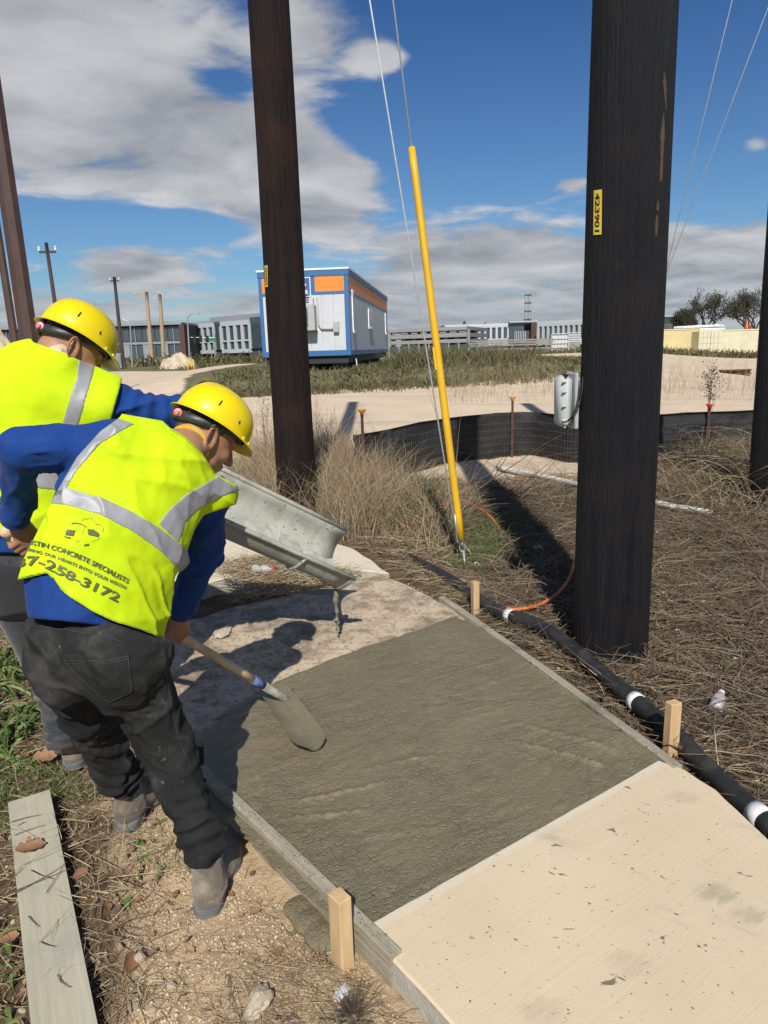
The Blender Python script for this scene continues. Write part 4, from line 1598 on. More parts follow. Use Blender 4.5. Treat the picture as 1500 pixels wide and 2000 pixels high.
    def legs(P, g=0.0):
        d = cap(P, A(125, 1268, 1.84), A(255, 1268, 1.78), .104 + g, .110 + g, [0, 1, 0], .95)
        d = smin(d, cap(P, A(150, 1225, 1.83), A(232, 1232, 1.80), .12 + g, .12 + g, [0, 0, 1], .8), .04)
        # buttocks
        d = smin(d, ell(P, A(135, 1310, 1.80), np.array([.092, .085, .10]) + g, lat0, np.cross(lat0, [0, 0, 1.]), np.array([0, 0, 1.])), .04)
        d = smin(d, ell(P, A(240, 1310, 1.755), np.array([.098, .085, .11]) + g, lat0, np.cross(lat0, [0, 0, 1.]), np.array([0, 0, 1.])), .03)
        l1 = smin(cap(P, hipL, kneeL, .096 + g, .066 + g), cap(P, kneeL, ankL, .067 + g, .058 + g), .03)
        r1 = smin(cap(P, hipR, kneeR, .100 + g, .068 + g), cap(P, kneeR, ankR, .067 + g, .053 + g), .03)
        return smin(smin(d, r1, .02), l1, .018)

    def trousers(P):
        d = legs(P)
        # bunched cuffs
        for (an, kn) in ((ankL, kneeL), (ankR, kneeR)):
            u = unit(an - kn)
            s_ = (P - an) @ u
            near = np.linalg.norm(P - an - u * s_[:, None], axis=1) < .12
            w = np.exp(-((s_ + .015) / .06) ** 2) * near
            ang = vn(P, 7, 8) * 2.2
            d = d - .0085 * w * np.sin(s_ * 2 * math.pi / .046 + ang * 2.2) - .006 * w
            w = np.exp(-((s_ + .13) / .08) ** 2) * near
            d = d - .0055 * w * np.sin(s_ * 2 * math.pi / .075 + ang * 3) * (.35 + vn(P, 9, 18))
            d = np.where(near & (s_ > -.1), smax(d, s_ - .030 - .008 * vn(P, 20, 3), .006), d)
        # knee folds
        for kn, hp in ((kneeL, hipL), (kneeR, hipR)):
            w = np.exp(-(np.linalg.norm(P - kn, axis=1) / .12) ** 2)
            d = d - .0065 * w * np.sin(P[:, 2] * 2 * math.pi / .085 + P[:, 0] * 38 + 7 * vn(P, 6, 4)) * (.4 + vn(P, 8, 14))
        # seat creases pulling to the crotch
        cr = lambda p, q, Y0, Y1, a_, w_: crease(P, A(*p, Y0), A(*q, Y1), a_, w_)
        d = d + cr((205, 1330), (300, 1375), 1.70, 1.72, .007, .010) + cr((200, 1350), (275, 1410), 1.72, 1.74, .008, .009)
        d = d + cr((215, 1372), (330, 1400), 1.74, 1.74, .006, .010) + cr((110, 1345), (205, 1400), 1.78, 1.86, .006, .010)
        d = d + cr((120, 1360), (215, 1440), 1.82, 1.92, .006, .010) + cr((235, 1400), (300, 1500), 1.76, 1.78, .006, .012)
        d = d - .0065 * folds(P, [.35, .1, -.6], 12, 21, .72) - .0075 * folds(P, [.8, .1, .35], 13, 27, .65) * sstep(-P[:, 2], -.80, -.55) - .003 * folds(P, [.7, .1, -.35], 26, 28, .6) - .0045 * fbm(P, 12, 2, 23) - .0016 * fbm(P, 30, 2, 22)
        # centre seam groove
        sm = pixpoly(P, [(128, 1215), (132, 1215), (232, 1425), (228, 1425)])
        d = d + .0035 * np.exp(-(np.abs(sm) / .004) ** 2) * (P[:, 1] < 1.9)
        # waist
        d = smax(d, (P - A(180, 1205, 1.75)) @ unit(axis_ + nb * .1), .004)
        return d
    lo2, hi2 = bbox([c0, hipL, hipR, ankL, ankR, kneeL, kneeR], .2)
    lo2[2] = .03; hi2[2] = 1.02
    tr = sdf_obj('trousers', trousers, lo2, hi2, .0048, MT['black_jeans'], root)
    bv = bvh_of(tr)
    # back pocket: raised patch with stitching
    pk = [(122, 1279), (252, 1272), (262, 1352), (214, 1375), (158, 1330)]
    def pocket(P):
        d = trousers(P) - .0026
        d = np.maximum(d, pixpoly(P, pk))
        return np.maximum(d, P[:, 1] - 1.84)
    lo3, hi3 = bbox([A(x, y, 1.72) for x, y in pk], .12)
    pc = sdf_obj('pocket', pocket, lo3, hi3, .004, MT['black_jeans'], tr)
    MT['stitch'] = mat('grey_thread', (0.055, 0.055, 0.055), None, 9, .8)
    def seam(path, name='stitching', wpx=1.0, parent=tr, off=.0045, m=None, bv_=None):
        f, L = along(path)
        n = max(6, int(L / 5))
        me = bpy.data.meshes.new('s')
        v = [(L * i / n, s_ * wpx, 0) for i in range(n + 1) for s_ in (-.5, .5)]
        me.from_pydata(v, [], [(2 * i, 2 * i + 2, 2 * i + 3, 2 * i + 1) for i in range(n)])
        return drape(name, me, f, bv_ or bv, m or MT['stitch'], parent, off)
    seam([(126, 1288), (200, 1291), (251, 1281)], wpx=1.1)
    seam([(124, 1283), (160, 1325), (214, 1370), (257, 1349), (249, 1278)])
    seam([(127, 1293), (190, 1297), (250, 1287)], wpx=.8)
    seam([(52, 1222), (140, 1232), (240, 1252)], wpx=.8)
    seam([(318, 1300), (330, 1360), (345, 1430), (370, 1500)], wpx=.8)

    VP = [(238, 808), (318, 822), (330, 834), (353, 847), (376, 866), (396, 887), (420, 925), (470, 952), (462, 985), (398, 1006), (380, 1035), (366, 1075), (372, 1100), (366, 1160), (345, 1262),
          (322, 1249), (270, 1229), (222, 1214), (181, 1195), (136, 1166), (117, 1148), (104, 1129), (92, 1119), (60, 1126), (34, 1133), (46, 1092), (72, 1040), (100, 980), (112, 958), (150, 893), (196, 842), (234, 815)]
    def vest_base(P, g=.0):
        d = torso(P, .020 + g)
        # stiff shoulder wing over the right arm
        d = smin(d, cap(P, Rsh + nb * .01, c3, .084 + g, .11 + g), .05)
        d = smin(d, ell(P, A(118, 1080, 1.85), (.095 + g, .08 + g, .09 + g), lat0, np.cross(lat0, [0, 0, 1.]), np.array([0, 0, 1.])), .05)
        cr = lambda p, q, Y0, Y1, a_, w_: crease(P, A(*p, Y0), A(*q, Y1), a_, w_)
        # creases read off the cloth
        d = d + cr((300, 1000), (352, 960), 1.80, 1.92, .010, .012) + cr((320, 905), (395, 945), 1.9, 2.0, .006, .016)
        d = d + cr((245, 1085), (332, 1140), 1.72, 1.80, .007, .013) + cr((268, 1150), (335, 1175), 1.70, 1.78, .011, .016)
        d = d + cr((285, 1130), (345, 1120), 1.72, 1.82, .009, .014) + cr((300, 1195), (330, 1240), 1.70, 1.75, .010, .014)
        d = d + cr((170, 1150), (300, 1200), 1.68, 1.70, .006, .014) + cr((240, 1040), (330, 1110), 1.74, 1.80, -.006, .018)
        d = d + cr((200, 860), (275, 900), 1.86, 1.88, .004, .02) + cr((120, 985), (90, 1060), 1.76, 1.72, .006, .014)
        d = d + cr((60, 1090), (130, 1110), 1.74, 1.70, .008, .012)
        d = d - .0070 * folds(P, lat + axis_ * .25, 12, 31, .74) - .0045 * folds(P, lat - axis_ * .6, 17, 35, .7) - .0045 * fbm(P, 7.5, 3, 33) - .0016 * fbm(P, 30, 2, 34)
        return d
    shell = lambda P: smax(vest_base(P), -(torso(P, .006)), .003)
    def vest(P):
        return smax(vest_base(P), pixpoly(P, VP), .0035)
    lo4, hi4 = bbox([c0, c1, c2, c3, Lsh, Rsh], .27)
    vs_ = sdf_obj('safety_vest', vest, lo4, hi4, .0045, MT['vest'], root)
    def stripe(poly, name='reflective_strip', cutpl=None):
        def fn(P):
            d = np.maximum(vest_base(P, .0026), pixpoly(P, poly))
            return np.maximum(d, pixpoly(P, VP))
        return sdf_obj(name, fn, lo4, hi4, .0034, MT['reflect'], vs_)
    stripe([(-60, 930), (100, 957), (130, 952), (200, 972), (260, 1000), (310, 1030), (352, 1062), (400, 1110), (395, 1150), (352, 1115), (315, 1078), (262, 1040), (196, 1005), (128, 986), (-60, 975)])
    stripe([(214, 812), (262, 828), (196, 866), (150, 920), (122, 968), (100, 972), (128, 915), (168, 860), (208, 826)])
    stripe([(310, 1022), (328, 998), (360, 968), (425, 930), (470, 958), (455, 962), (432, 970), (386, 996), (362, 1020), (350, 1060), (346, 1058)])
    # edging along the vest's rims
    vb = bvh_of(vs_)
    MT['edging'] = mat('vest_edging', (0.45, 0.62, 0.02), (0.40, 0.55, 0.02), 9, .8)
    seam([(330, 837), (353, 850), (375, 869), (394, 889), (417, 925)], 'edging', 2.6, vs_, .002, MT['edging'], vb)
    seam([(40, 1129), (92, 1117), (104, 1127), (117, 1146), (136, 1163), (181, 1192), (222, 1211), (270, 1226), (320, 1245)], 'edging', 2.4, vs_, .002, MT['edging'], vb)
    # printed lettering
    def write(txt, path, hpx, wfit):
        me = text_mesh(txt, 1.0)
        f, L = along(path)
        xs = [v.co.x for v in me.vertices]
        w_ = max(xs) - min(xs)
        sx = wfit / w_
        x0 = min(xs)
        for v in me.vertices:
            v.co.x = (v.co.x - x0) * sx; v.co.y = v.co.y / .72 * hpx
        return drape('lettering', me, f, vb, MT['print'], vs_, .0042, cut=4.0)
    write('AUSTIN CONCRETE SPECIALISTS', [(45, 1062), (70, 1066), (95, 1071), (125, 1080), (159, 1094), (200, 1114), (249, 1140)], 9.6, 219)
    write('POURING OUR HEARTS INTO YOUR VISION', [(36, 1073), (62, 1078), (100, 1088), (140, 1103), (190, 1126), (244, 1151)], 6.2, 222)
    write('37-258-3172', [(36, 1108), (60, 1105), (78, 1105), (98, 1113), (120, 1125), (155, 1142), (200, 1163), (236, 1180)], 18, 209)
    # emblem: state outline, roofs, mixer truck
    def lines(paths, wpx):
        for pth in paths:
            seam(pth, 'emblem', wpx, vs_, .0042, MT['print'], vb)
    lines([[(160, 1018), (163, 1014), (180, 1011), (188, 1025), (195, 1024), (204, 1033), (199, 1041)]], .9)
    lines([[(140, 1023), (150, 1022), (160, 1025), (169, 1031)]], 1.6)
    lines([[(150, 1054), (147, 1060), (155, 1055)], [(165, 1031), (160, 1045)], [(195, 1050), (178, 1058)], [(152, 1030), (148, 1040)]], .6)
    for poly in ([(131, 1036), (147, 1037), (144, 1048), (128, 1046)], [(171, 1035), (182, 1036), (193, 1043), (192, 1048), (172, 1044)], [(163, 1064), (173, 1061), (173, 1064), (163, 1066)],
                 [(125, 1047), (130, 1050), (139, 1051), (138, 1053), (127, 1051)]):
        me = bpy.data.meshes.new('e')
        me.from_pydata([(x, y, 0) for x, y in poly], [], [tuple(range(len(poly)))])
        drape('emblem', me, lambda a, b: (a, b), vb, MT['print'], vs_, .0042, cut=4.0)
    # neck scarf
    nkd = unit(hd.p(-.035, -.045) - neck)
    def scarf(P):
        s_ = (P - neck) @ nkd
        d = cap(P, neck - nkd * .02, neck + nkd * .035, .066, .062) + .0015 * fbm(P, 40, 2, 3)
        return smax(d, np.abs(s_ - .016) - .022, .004)
    sdf_obj('neck_scarf', scarf, neck - .12, neck + .12, .004, MT['scarf'], root)
    def hair(P):
        L = hd.loc(P)
        d = hd.sdf(P) - .0028 - .0015 * np.abs(vn(P, 120, 4))
        d = np.maximum(d, -(L[:, 0] * -1.0 - .0) - .055)
        reg = np.maximum(L[:, 0] - .012 - .5 * np.clip(L[:, 1], -.02, .04), -(L[:, 1] + .062 + .25 * np.clip(L[:, 0], -.1, .1)))
        earm = .034 - np.sqrt(((L[:, 0] + .010) / 1.0) ** 2 + ((L[:, 1] + .020) / 1.15) ** 2)
        return np.maximum(np.maximum(d, reg), earm)
    sdf_obj('hair', hair, hd.c - .16, hd.c + .16, .004, MT['hair'], root)
    helmet(hd, root, 'yellow hard hat with a red knob on the black headband')
    boots(root, heelL, (.22, .95)); boots(root, heelR, (.08, 1))

    # shovel held in both hands
    sr = empty('shovel', tuple(F_))
    tag(sr, 'long wooden handled shovel with its steel blade sunk in the wet concrete', 'shovel')
    MT['handle'] = wood('pale_ash_handle', (0.62, 0.44, 0.24), (0.74, 0.55, 0.33), (3, 3, 3), rough=.6, dirt=(0.34, 0.26, 0.17), f3=.5, bump=.2)
    MT['blue_paint'] = mat('worn_blue_paint', (0.03, 0.10, 0.36), (0.20, 0.20, 0.18), 60, .6, contrast=(.5, .6))
    MT['cement_metal'] = mat('cement_coated_steel', (0.20, 0.19, 0.15), (0.36, 0.345, 0.29), 45, .8, .5, 80, c3=(0.16, 0.15, 0.11), sc3=14, f3=.6)
    MT['cement_wetmetal'] = mat('wet_cement_coated_steel', (0.155, 0.143, 0.098), (0.19, 0.175, 0.125), 16, .5, .4, 60, c3=(0.11, 0.10, 0.07), sc3=9, f3=.6)
    e0 = F_ + ax * .27; e1 = LH + ax * .01
    n = 10
    MB().tube([e0 + (e1 - e0) * i / n for i in range(n + 1)], [.0175] * n + [.0165], 12).build('handle', MT['handle'], sr, True)
    MB().lathe(e1, [(.0165, 0), (.020, .004), (.0205, .018), (.016, .028), (.006, .031)], 12, ax).build('handle_knob', MT['handle'], sr, True)
    MB().tube([F_ + ax * .215, F_ + ax * .285], [.0195, .0185], 12).build('painted_ferrule', MT['blue_paint'], sr, True)
    MB().tube([F_ + ax * .0, F_ + ax * .08, F_ + ax * .22], [.013, .0165, .019], 12).build('socket', MT['cement_metal'], sr, True)
    # blade: dished plate from the socket down into the concrete
    outline = [((540, 1300)), ((575, 1372)), ((640, 1432))]
    tipc = G(610, 1452, .122); topc = G(532, 1345, .150)
    down_ = unit(tipc - topc); down = down_; Lb = np.linalg.norm(tipc - topc) + .03
    side = unit(G(642, 1430, .12) - G(580, 1472, .12)); side = unit(side - down * (side @ down))
    nn = np.cross(side, down)
    if nn[2] < 0: nn = -nn
    V, Fc = [], []
    nu, nv = 14, 12
    for sgn in (1, -1):
        for i in range(nu + 1):
            t_ = i / nu
            wd = .070 * (1 - .08 * (1 - t_)) * math.sqrt(max(.0, 1 - max(0, (t_ - .78) / .24) ** 2.6)) if t_ > .0 else .085
            for j in range(nv + 1):
                s_ = -1 + 2 * j / nv
                dish = .020 * (s_ * s_) * (1 - .25 * t_) + .006 * math.exp(-(s_ / .18) ** 2) * (1 - t_)
                V.append(topc + down * (t_ * Lb) + side * (s_ * wd) + nn * (dish * 1.1 + .002 * sgn - .012))
    st = (nu + 1) * (nv + 1)
    for q in (0, 1):
        for i in range(nu):
            for j in range(nv):
                a = q * st + i * (nv + 1) + j
                fc = (a, a + 1, a + nv + 2, a + nv + 1)
                Fc.append(fc if q else fc[::-1])
    mesh('blade', V, Fc, mat('cement_smeared_blade', (0.160, 0.138, 0.088), (0.20, 0.175, 0.115), 12, .45, .5, 60, bdist=.004, c3=(.16, .14, .095), sc3=8, f3=.5), sr, True)
    return root


# ------------------------------------------------------------ worker behind
def build_back():
    root = empty('person', (-1.2, 2.4, 0))
    tag(root, 'worker in grey jeans standing behind the other, arm stretched out, vest without lettering', 'worker')
    c0, c1, c2, c3 = A(25, 1080, 2.30), A(22, 985, 2.34), A(48, 860, 2.40), A(85, 765, 2.42)
    Lsh, Rsh = A(-75, 800, 2.30), A(200, 795, 2.42)
    rel, rwr = A(352, 812, 2.52), A(405, 880, 2.74)
    lel, lwr = A(-190, 930, 2.35), A(-120, 1030, 2.55)
    neck = A(118, 712, 2.38)
    lat = unit(Rsh - Lsh); axis_ = unit(c3 - c0)
    lat0 = np.array([1., 0, 0])
    nb = unit(np.cross(lat, axis_))
    if nb @ _F > 0: nb = -nb
    hd = Head(A(140, 680, 2.43), _R * .66 - _U * .44 + _F * .58, _R * .46 + _U * .82 + _F * .28)
    hipL, kneeL, ankL = A(28, 1130, 2.36), A(112, 1335, 2.56), A(128, 1446, 2.52)
    hipR, kneeR, ankR = A(105, 1130, 2.40), A(200, 1330, 2.62), A(262, 1470, 2.62)
    heelL, heelR = G(134, 1505, 0), G(262, 1500, 0)
    rhand = A(412, 900, 2.80); lhand = A(-100, 1060, 2.62)

    def torso(P, g=0.0):
        d = cap(P, c0, c1, .190 + g, .205 + g, nb, .70)
        d = smin(d, cap(P, c1, c2, .205 + g, .215 + g, nb, .70), .03)
        d = smin(d, cap(P, c2, c3, .215 + g, .150 + g, nb, .70), .03)
        d = smin(d, cap(P, Lsh, c3, .080 + g, .11 + g), .06)
        d = smin(d, cap(P, Rsh, c3, .078 + g, .11 + g), .06)
        d = smin(d, cap(P, c3, neck, .10 + g, .062 + g), .05)
        return d

    def body(P):
        d = smin(cap(P, c1, c2, .165, .175, nb, .62), cap(P, c2, c3, .175, .12, nb, .65), .03)
        d = smin(d, cap(P, c0 + [0, .04, 0], c1, .12, .15, nb, .6), .03)
        d = smin(d, smin(cap(P, Lsh, c3, .05, .08), cap(P, Rsh, c3, .05, .08), .04), .05)
        d = smin(d, cap(P, c3, neck, .07, .05), .05)
        d = smin(d, cap(P, neck - unit(neck - c3) * .02, hd.p(-.035, -.045), .062, .060), .03)
        d = smin(d, hd.sdf(P), .012)
        for a, b, ra, rb in ((Lsh, lel, .045, .038), (lel, lwr, .038, .027), (Rsh, rel, .045, .038), (rel, rwr, .038, .027), (rwr, rhand, .027, .024), (lwr, lhand, .027, .024)):
            d = smin(d, cap(P, a, b, ra, rb), .01)
        for h_, w_ in ((rhand, rwr), (lhand, lwr)):
            m = np.linalg.norm(P - h_, axis=1) < .16
            if m.any(): d[m] = smin(d[m], grip(P[m], h_, np.array([.9, .1, -.4]), w_), .006)
        for a, b, c in ((hipL, kneeL, ankL), (hipR, kneeR, ankR)):
            d = smin(d, cap(P, a, b, .08, .052), .02)
            d = smin(d, cap(P, b, c, .052, .038), .01)
        for hl, an, fw in ((heelL, ankL, (.3, .95)), (heelR, ankR, (.5, .86))):
            fw = unit(np.array([fw[0], fw[1], 0]))
            q = np.array([hl[0], hl[1], .05])
            d = smin(d, cap(P, an, q + fw * .06, .035, .033), .01)
            d = smin(d, cap(P, q + fw * .05, q + fw * .22 - [0, 0, .012], .033, .022), .01)
        return d
    pts = [c0, c3, lel, lhand, rhand, hd.p(.12, .13), ankL, heelR, heelL, rel, kneeL, rwr]
    lo, hi = bbox(pts, .14); lo[2] = .005
    sdf_obj('body', body, lo, hi, .0055, MT['skin'], root)

    def shirt(P):
        d = torso(P)
        a1 = smin(cap(P, Lsh, lel, .075, .060), cap(P, lel, lwr, .060, .045), .025)
        a2 = smin(cap(P, Rsh, rel, .078, .060), cap(P, rel, rwr, .060, .045), .025)
        for (a, b, el_) in ((Rsh, rel, rel), (Rsh, rel, Rsh + (rel - Rsh) * .3)):
            u = unit(b - a)
            s_ = (P - a) @ u
            w = np.exp(-(np.linalg.norm(P - el_, axis=1) / .12) ** 2)
            a2 = a2 - .0055 * w * np.sin(s_ * 2 * math.pi / .05 + 4.0 * vn(P, 8, 5))
        d = smin(smin(d, a1, .03), a2, .03)
        d = d - .0080 * folds(P, lat + axis_ * .4, 13, 43, .6) * sstep((P - Rsh) @ lat, -.06, .02)
        for wri, e_ in ((lwr, lel), (rwr, rel)):
            u = unit(wri - e_)
            far = np.linalg.norm(P - wri, axis=1) < .12
            d = np.where(far, smax(d, (P - wri) @ u - .012, .004), d)
        xx, yy, z_ = topix(P)
        d = smax(d, (yy - 1080) * z_ / FPX, .006)
        nk = unit(hd.p(-.03, -.05) - neck)
        nc = np.linalg.norm(P - hd.c, axis=1) < .22
        return np.where(nc, smax(d, (P - (neck + nk * .015)) @ nk, .006), d)
    sdf_obj('shirt', shirt, lo, hi, .0055, MT['shirt'], root)

    def trousers(P):
        d = cap(P, hipL, hipR, .135, .13)
        d = smin(d, cap(P, A(10, 1085, 2.33), A(70, 1085, 2.36), .15, .15), .04)
        l1 = smin(cap(P, hipL, kneeL, .105, .078), cap(P, kneeL, ankL, .078, .064), .03)
        r1 = smin(cap(P, hipR, kneeR, .108, .078), cap(P, kneeR, ankR, .078, .062), .03)
        d = smin(smin(d, l1, .02), r1, .02)
        for an, kn in ((ankL, kneeL), (ankR, kneeR)):
            u = unit(an - kn); s_ = (P - an) @ u
            near = np.linalg.norm(P - an - u * s_[:, None], axis=1) < .12
            w = np.exp(-((s_ + .01) / .06) ** 2) * near
            d = d - .006 * w * np.sin(s_ * 2 * math.pi / .04 + 2 * vn(P, 8, 3))
            d = np.where(near & (s_ > -.1), smax(d, s_ - .01, .006), d)
        w = np.exp(-((P[:, 2] - kneeL[2]) / .1) ** 2)
        d = d - .005 * w * np.sin(P[:, 2] * 2 * math.pi / .05 + 3 * vn(P, 8, 4))
        d = d - .004 * ridged(P, [.2, .2, -.8], 10, 51, .7)
        return smax(d, P[:, 2] - A(20, 1070, 2.2)[2], .005)
    lo2, hi2 = bbox([c0, hipL, hipR, ankL, ankR, kneeL, kneeR], .2)
    lo2[2] = .03; hi2[2] = 1.05
    sdf_obj('trousers', trousers, lo2, hi2, .0055, MT['grey_jeans'], root)
    VP = [(-400, 560), (30, 600), (64, 668), (128, 690), (152, 702), (240, 735), (228, 780), (214, 830), (240, 1000), (240, 1060), (100, 1052), (0, 1044), (-400, 1040)]
    def vbase(P, g=0.0):
        d = torso(P, .022 + g)
        d = smin(d, cap(P, Rsh + nb * .01, c3, .092 + g, .12 + g), .05)
        cr = lambda p, q, Y0, Y1, a_, w_: crease(P, A(*p, Y0), A(*q, Y1), a_, w_)
        d = d + cr((60, 700), (120, 790), 2.22, 2.22, .006, .02) + cr((20, 760), (90, 900), 2.18, 2.16, .005, .025) + cr((160, 850), (110, 960), 2.22, 2.16, .007, .02)
        return d - .0075 * folds(P, lat + axis_ * .6, 10, 61, .72) - .005 * fbm(P, 6.5, 3, 63) - .0014 * fbm(P, 26, 2, 64)
    lo4, hi4 = bbox([c0, c1, c2, c3, Lsh, Rsh], .3)
    vs_ = sdf_obj('safety_vest', lambda P: smax(vbase(P), pixpoly(P, VP), .0035), lo4, hi4, .0055, MT['vest'], root)
    def stripe(poly):
        def fn(P):
            d = np.maximum(vbase(P, .0028), pixpoly(P, poly))
            return np.maximum(d, pixpoly(P, VP))
        return sdf_obj('reflective_strip', fn, lo4, hi4, .0045, MT['reflect'], vs_)
    stripe([(154, 690), (186, 712), (180, 738), (153, 830), (134, 918), (104, 915), (122, 824), (150, 735)])
    stripe([(-400, 935), (60, 926), (134, 912), (260, 900), (260, 945), (120, 958), (60, 953), (-400, 965)])
    nkd = unit(hd.p(-.035, -.045) - neck)
    def scarf(P):
        s_ = (P - neck) @ nkd
        d = cap(P, neck - nkd * .02, neck + nkd * .035, .073, .068) + .0015 * fbm(P, 40, 2, 3)
        return smax(d, np.abs(s_ - .012) - .022, .004)
    sdf_obj('shirt_collar', scarf, neck - .13, neck + .13, .0045, MT['scarf2'], root)
    helmet(hd, root, 'yellow hard hat with a red knob on the black headband')
    boots(root, heelL, (.3, .95)); boots(root, heelR, (.5, .86))
    return root


build_front()
build_back()

# ------------------------------------------------------------------ metal chute
def chute():
    fr0, fr1 = A(692, 1047, 3.72), A(430, 925, 3.40)
    nr0, nr1 = A(678, 1120, 3.40), A(440, 1008, 3.10)
    c0, c1 = (fr0 + nr0) / 2, (fr1 + nr1) / 2
    t = unit(c0 - c1)
    sd_ = unit((fr0 - nr0) - t * ((fr0 - nr0) @ t))
    up = np.cross(sd_, t)
    if up[2] < 0: up = -up
    half = np.linalg.norm(fr0 - nr0) / 2
    root = empty('concrete_chute', tuple(c0))
    tag(root, 'cement crusted metal chute sloping down to the pour between the men and the grass', 'chute')
    c2 = c1 - t * 2.1
    dep = .155
    MT['chute'] = mat('cement_crusted_chute', (0.34, 0.335, 0.29), (0.46, 0.45, 0.39), 7, .75, .5, 45, c3=(0.20, 0.195, 0.16), sc3=5, f3=.6, bdist=.006,
                      speck=((0.12, 0.12, 0.10), 60, .66, .72))
    MT['chute_wet'] = mat('fresh_cement_smear', (0.50, 0.495, 0.43), (0.38, 0.37, 0.31), 18, .42, .6, 60, c3=(0.25, 0.24, 0.19), sc3=22, f3=.6, bdist=.006)
    n, m = 18, 30
    def prof(k, out):
        a = math.pi * k / n               # 0 = far rim, pi = near rim
        r = half * (1 + .0) + out
        e = .72
        x = math.copysign(abs(math.cos(a)) ** e, math.cos(a)) * r
        y = -(abs(math.sin(a)) ** e) * (dep + out)
        return x, y
    def row(c, out):
        return [c + sd_ * prof(k, out)[0] + up * prof(k, out)[1] for k in range(n + 1)]
    V, F_ = [], []
    for i in range(m + 1):
        c = c0 + (c2 - c0) * i / m
        V += row(c, 0.0)
        V += row(c, 0.008)
    w_ = 2 * (n + 1)
    for i in range(m):
        for k in range(n):
            a = i * w_ + k
            F_.append((a, a + 1, a + w_ + 1, a + w_))
            b = a + n + 1
            F_.append((b, b + w_, b + w_ + 1, b + 1))
        for k in (0, n):
            a = i * w_ + k; b = a + n + 1
            F_.append((a, a + w_, b + w_, b))
    for i in (0, m):
        for k in range(n):
            a = i * w_ + k; b = a + n + 1
            F_.append((a, b, b + 1, a + 1))
    o = mesh('trough', V, F_, MT['chute'], root, True)
    es = o.data
    for k, nm in ((0, 'rim'), (n, 'rim')):
        p0 = c0 + sd_ * prof(k, .010)[0] + up * .002; p1 = c2 + sd_ * prof(k, .010)[0] + up * .002
        MB().tube([p0 + (p1 - p0) * q / 8 for q in range(9)], .0125, 8).build('rim', MT['chute'], root, True)
    # rounded collar round the pouring end
    b = MB()
    b.tube([q - t * .012 for q in row(c0, .010)], .0105, 8)
    b.build('end_collar', mat('wet_steel', (0.22, 0.22, 0.20), (0.32, 0.32, 0.29), 20, .35, .3, met=.3), root, True)
    # fresh cement lying in the bottom of the trough
    V, F_ = [], []
    ns = 90
    r = np.random.default_rng(5)
    for i in range(ns + 1):
        s_ = i / ns
        c = c0 + (c1 - c0) * s_ * .72
        lo_, hi_ = 6.4 + .9 * math.sin(s_ * 7) + .4 * math.sin(s_ * 23), 17.2
        for j in range(15):
            k = lo_ + (hi_ - lo_) * j / 14
            a_ = prof(k, -.0035 - .004 * math.sin(j / 14 * math.pi) + r.normal() * .0004)
            V.append(c + sd_ * a_[0] + up * a_[1])
    for i in range(ns):
        for j in range(14):
            a = i * 15 + j
            F_.append((a, a + 1, a + 16, a + 15))
    mesh('cement_residue', V, F_, MT['chute_wet'], root, True)
    # stiffener hoops below
    for q in (.30, .95, 1.6):
        MB().tube([c0 - t * q + (p - c0) for p in row(c0, .014)], .008, 6).build('hoop', MT['chute'], root, True)
    # dribble falling from the lip
    def drip(P):
        d = 1e9
        top = A(655, 1172, 3.5)
        d = cap(P, top + [.02, .02, .10], top + [.0, 0, .0], .020, .013)
        d = smin(d, cap(P, top, top + [.005, 0, -.07], .013, .006), .01)
        d = smin(d, cap(P, top + [.005, 0, -.07], top + [.0, .01, -.17], .006, .004), .01)
        for (dx_, dz_, r_) in ((.004, -.06, .009), (.003, -.11, .011), (.0, -.16, .007)):
            d = smin(d, np.linalg.norm(P - (top + [dx_, 0, dz_]), axis=1) - r_, .012)
        return d + .002 * vn(P, 90, 3)
    top = A(655, 1172, 3.5)
    tag(sdf_obj('dripping_concrete', drip, top - [.05, .05, .22], top + [.08, .07, .15], .004, MT['cement_wetmetal'], root), kind='stuff')


chute()

# crumbs and lumps of concrete dropped on the old slab
def rock_mesh(seed, n=1, sq=.7):
    bm = bmesh.new()
    bmesh.ops.create_icosphere(bm, subdivisions=n, radius=1.0)
    r = random.Random(seed)
    ph = [Vector((r.uniform(-1, 1), r.uniform(-1, 1), r.uniform(-1, 1))).normalized() for _ in range(5)]
    for v in bm.verts:
        for p in ph:
            c = v.co.dot(p)
            if c > .55: v.co -= p * (c - .55) * .9
        v.co *= r.uniform(.86, 1.1)
        v.co.z *= sq
    me = bpy.data.meshes.new('rock')
    bm.to_mesh(me); bm.free()
    return me


def scatter_rocks(name, pts, sizes, mt, seed=0, n=1, sink=.25, parent=None, kind='stuff', label=None):
    protos = []
    for k in range(6):
        me = rock_mesh(seed * 10 + k, n)
        v = np.array([q.co[:] for q in me.vertices]); f = np.array([p.vertices[:] for p in me.polygons])
        protos.append((v, f)); bpy.data.meshes.remove(me)
    V, F_, b = [], [], 0
    r = np.random.default_rng(seed)
    for p, s_ in zip(pts, sizes):
        v, f = protos[r.integers(6)]
        a = r.random() * 6.28; c, q = math.cos(a), math.sin(a)
        sc = s_ * (.7 + .6 * r.random(3))
        w_ = v * sc
        w_ = np.column_stack([w_[:, 0] * c - w_[:, 1] * q, w_[:, 0] * q + w_[:, 1] * c, w_[:, 2]])
        V.append(w_ + np.asarray(p) + [0, 0, s_ * (.5 - sink)]); F_.append(f + b); b += len(v)
    o = mesh(name, np.concatenate(V), np.concatenate(F_), mt, parent, False)
    if kind: o['kind'] = kind
    if label: o['label'] = label
    return o


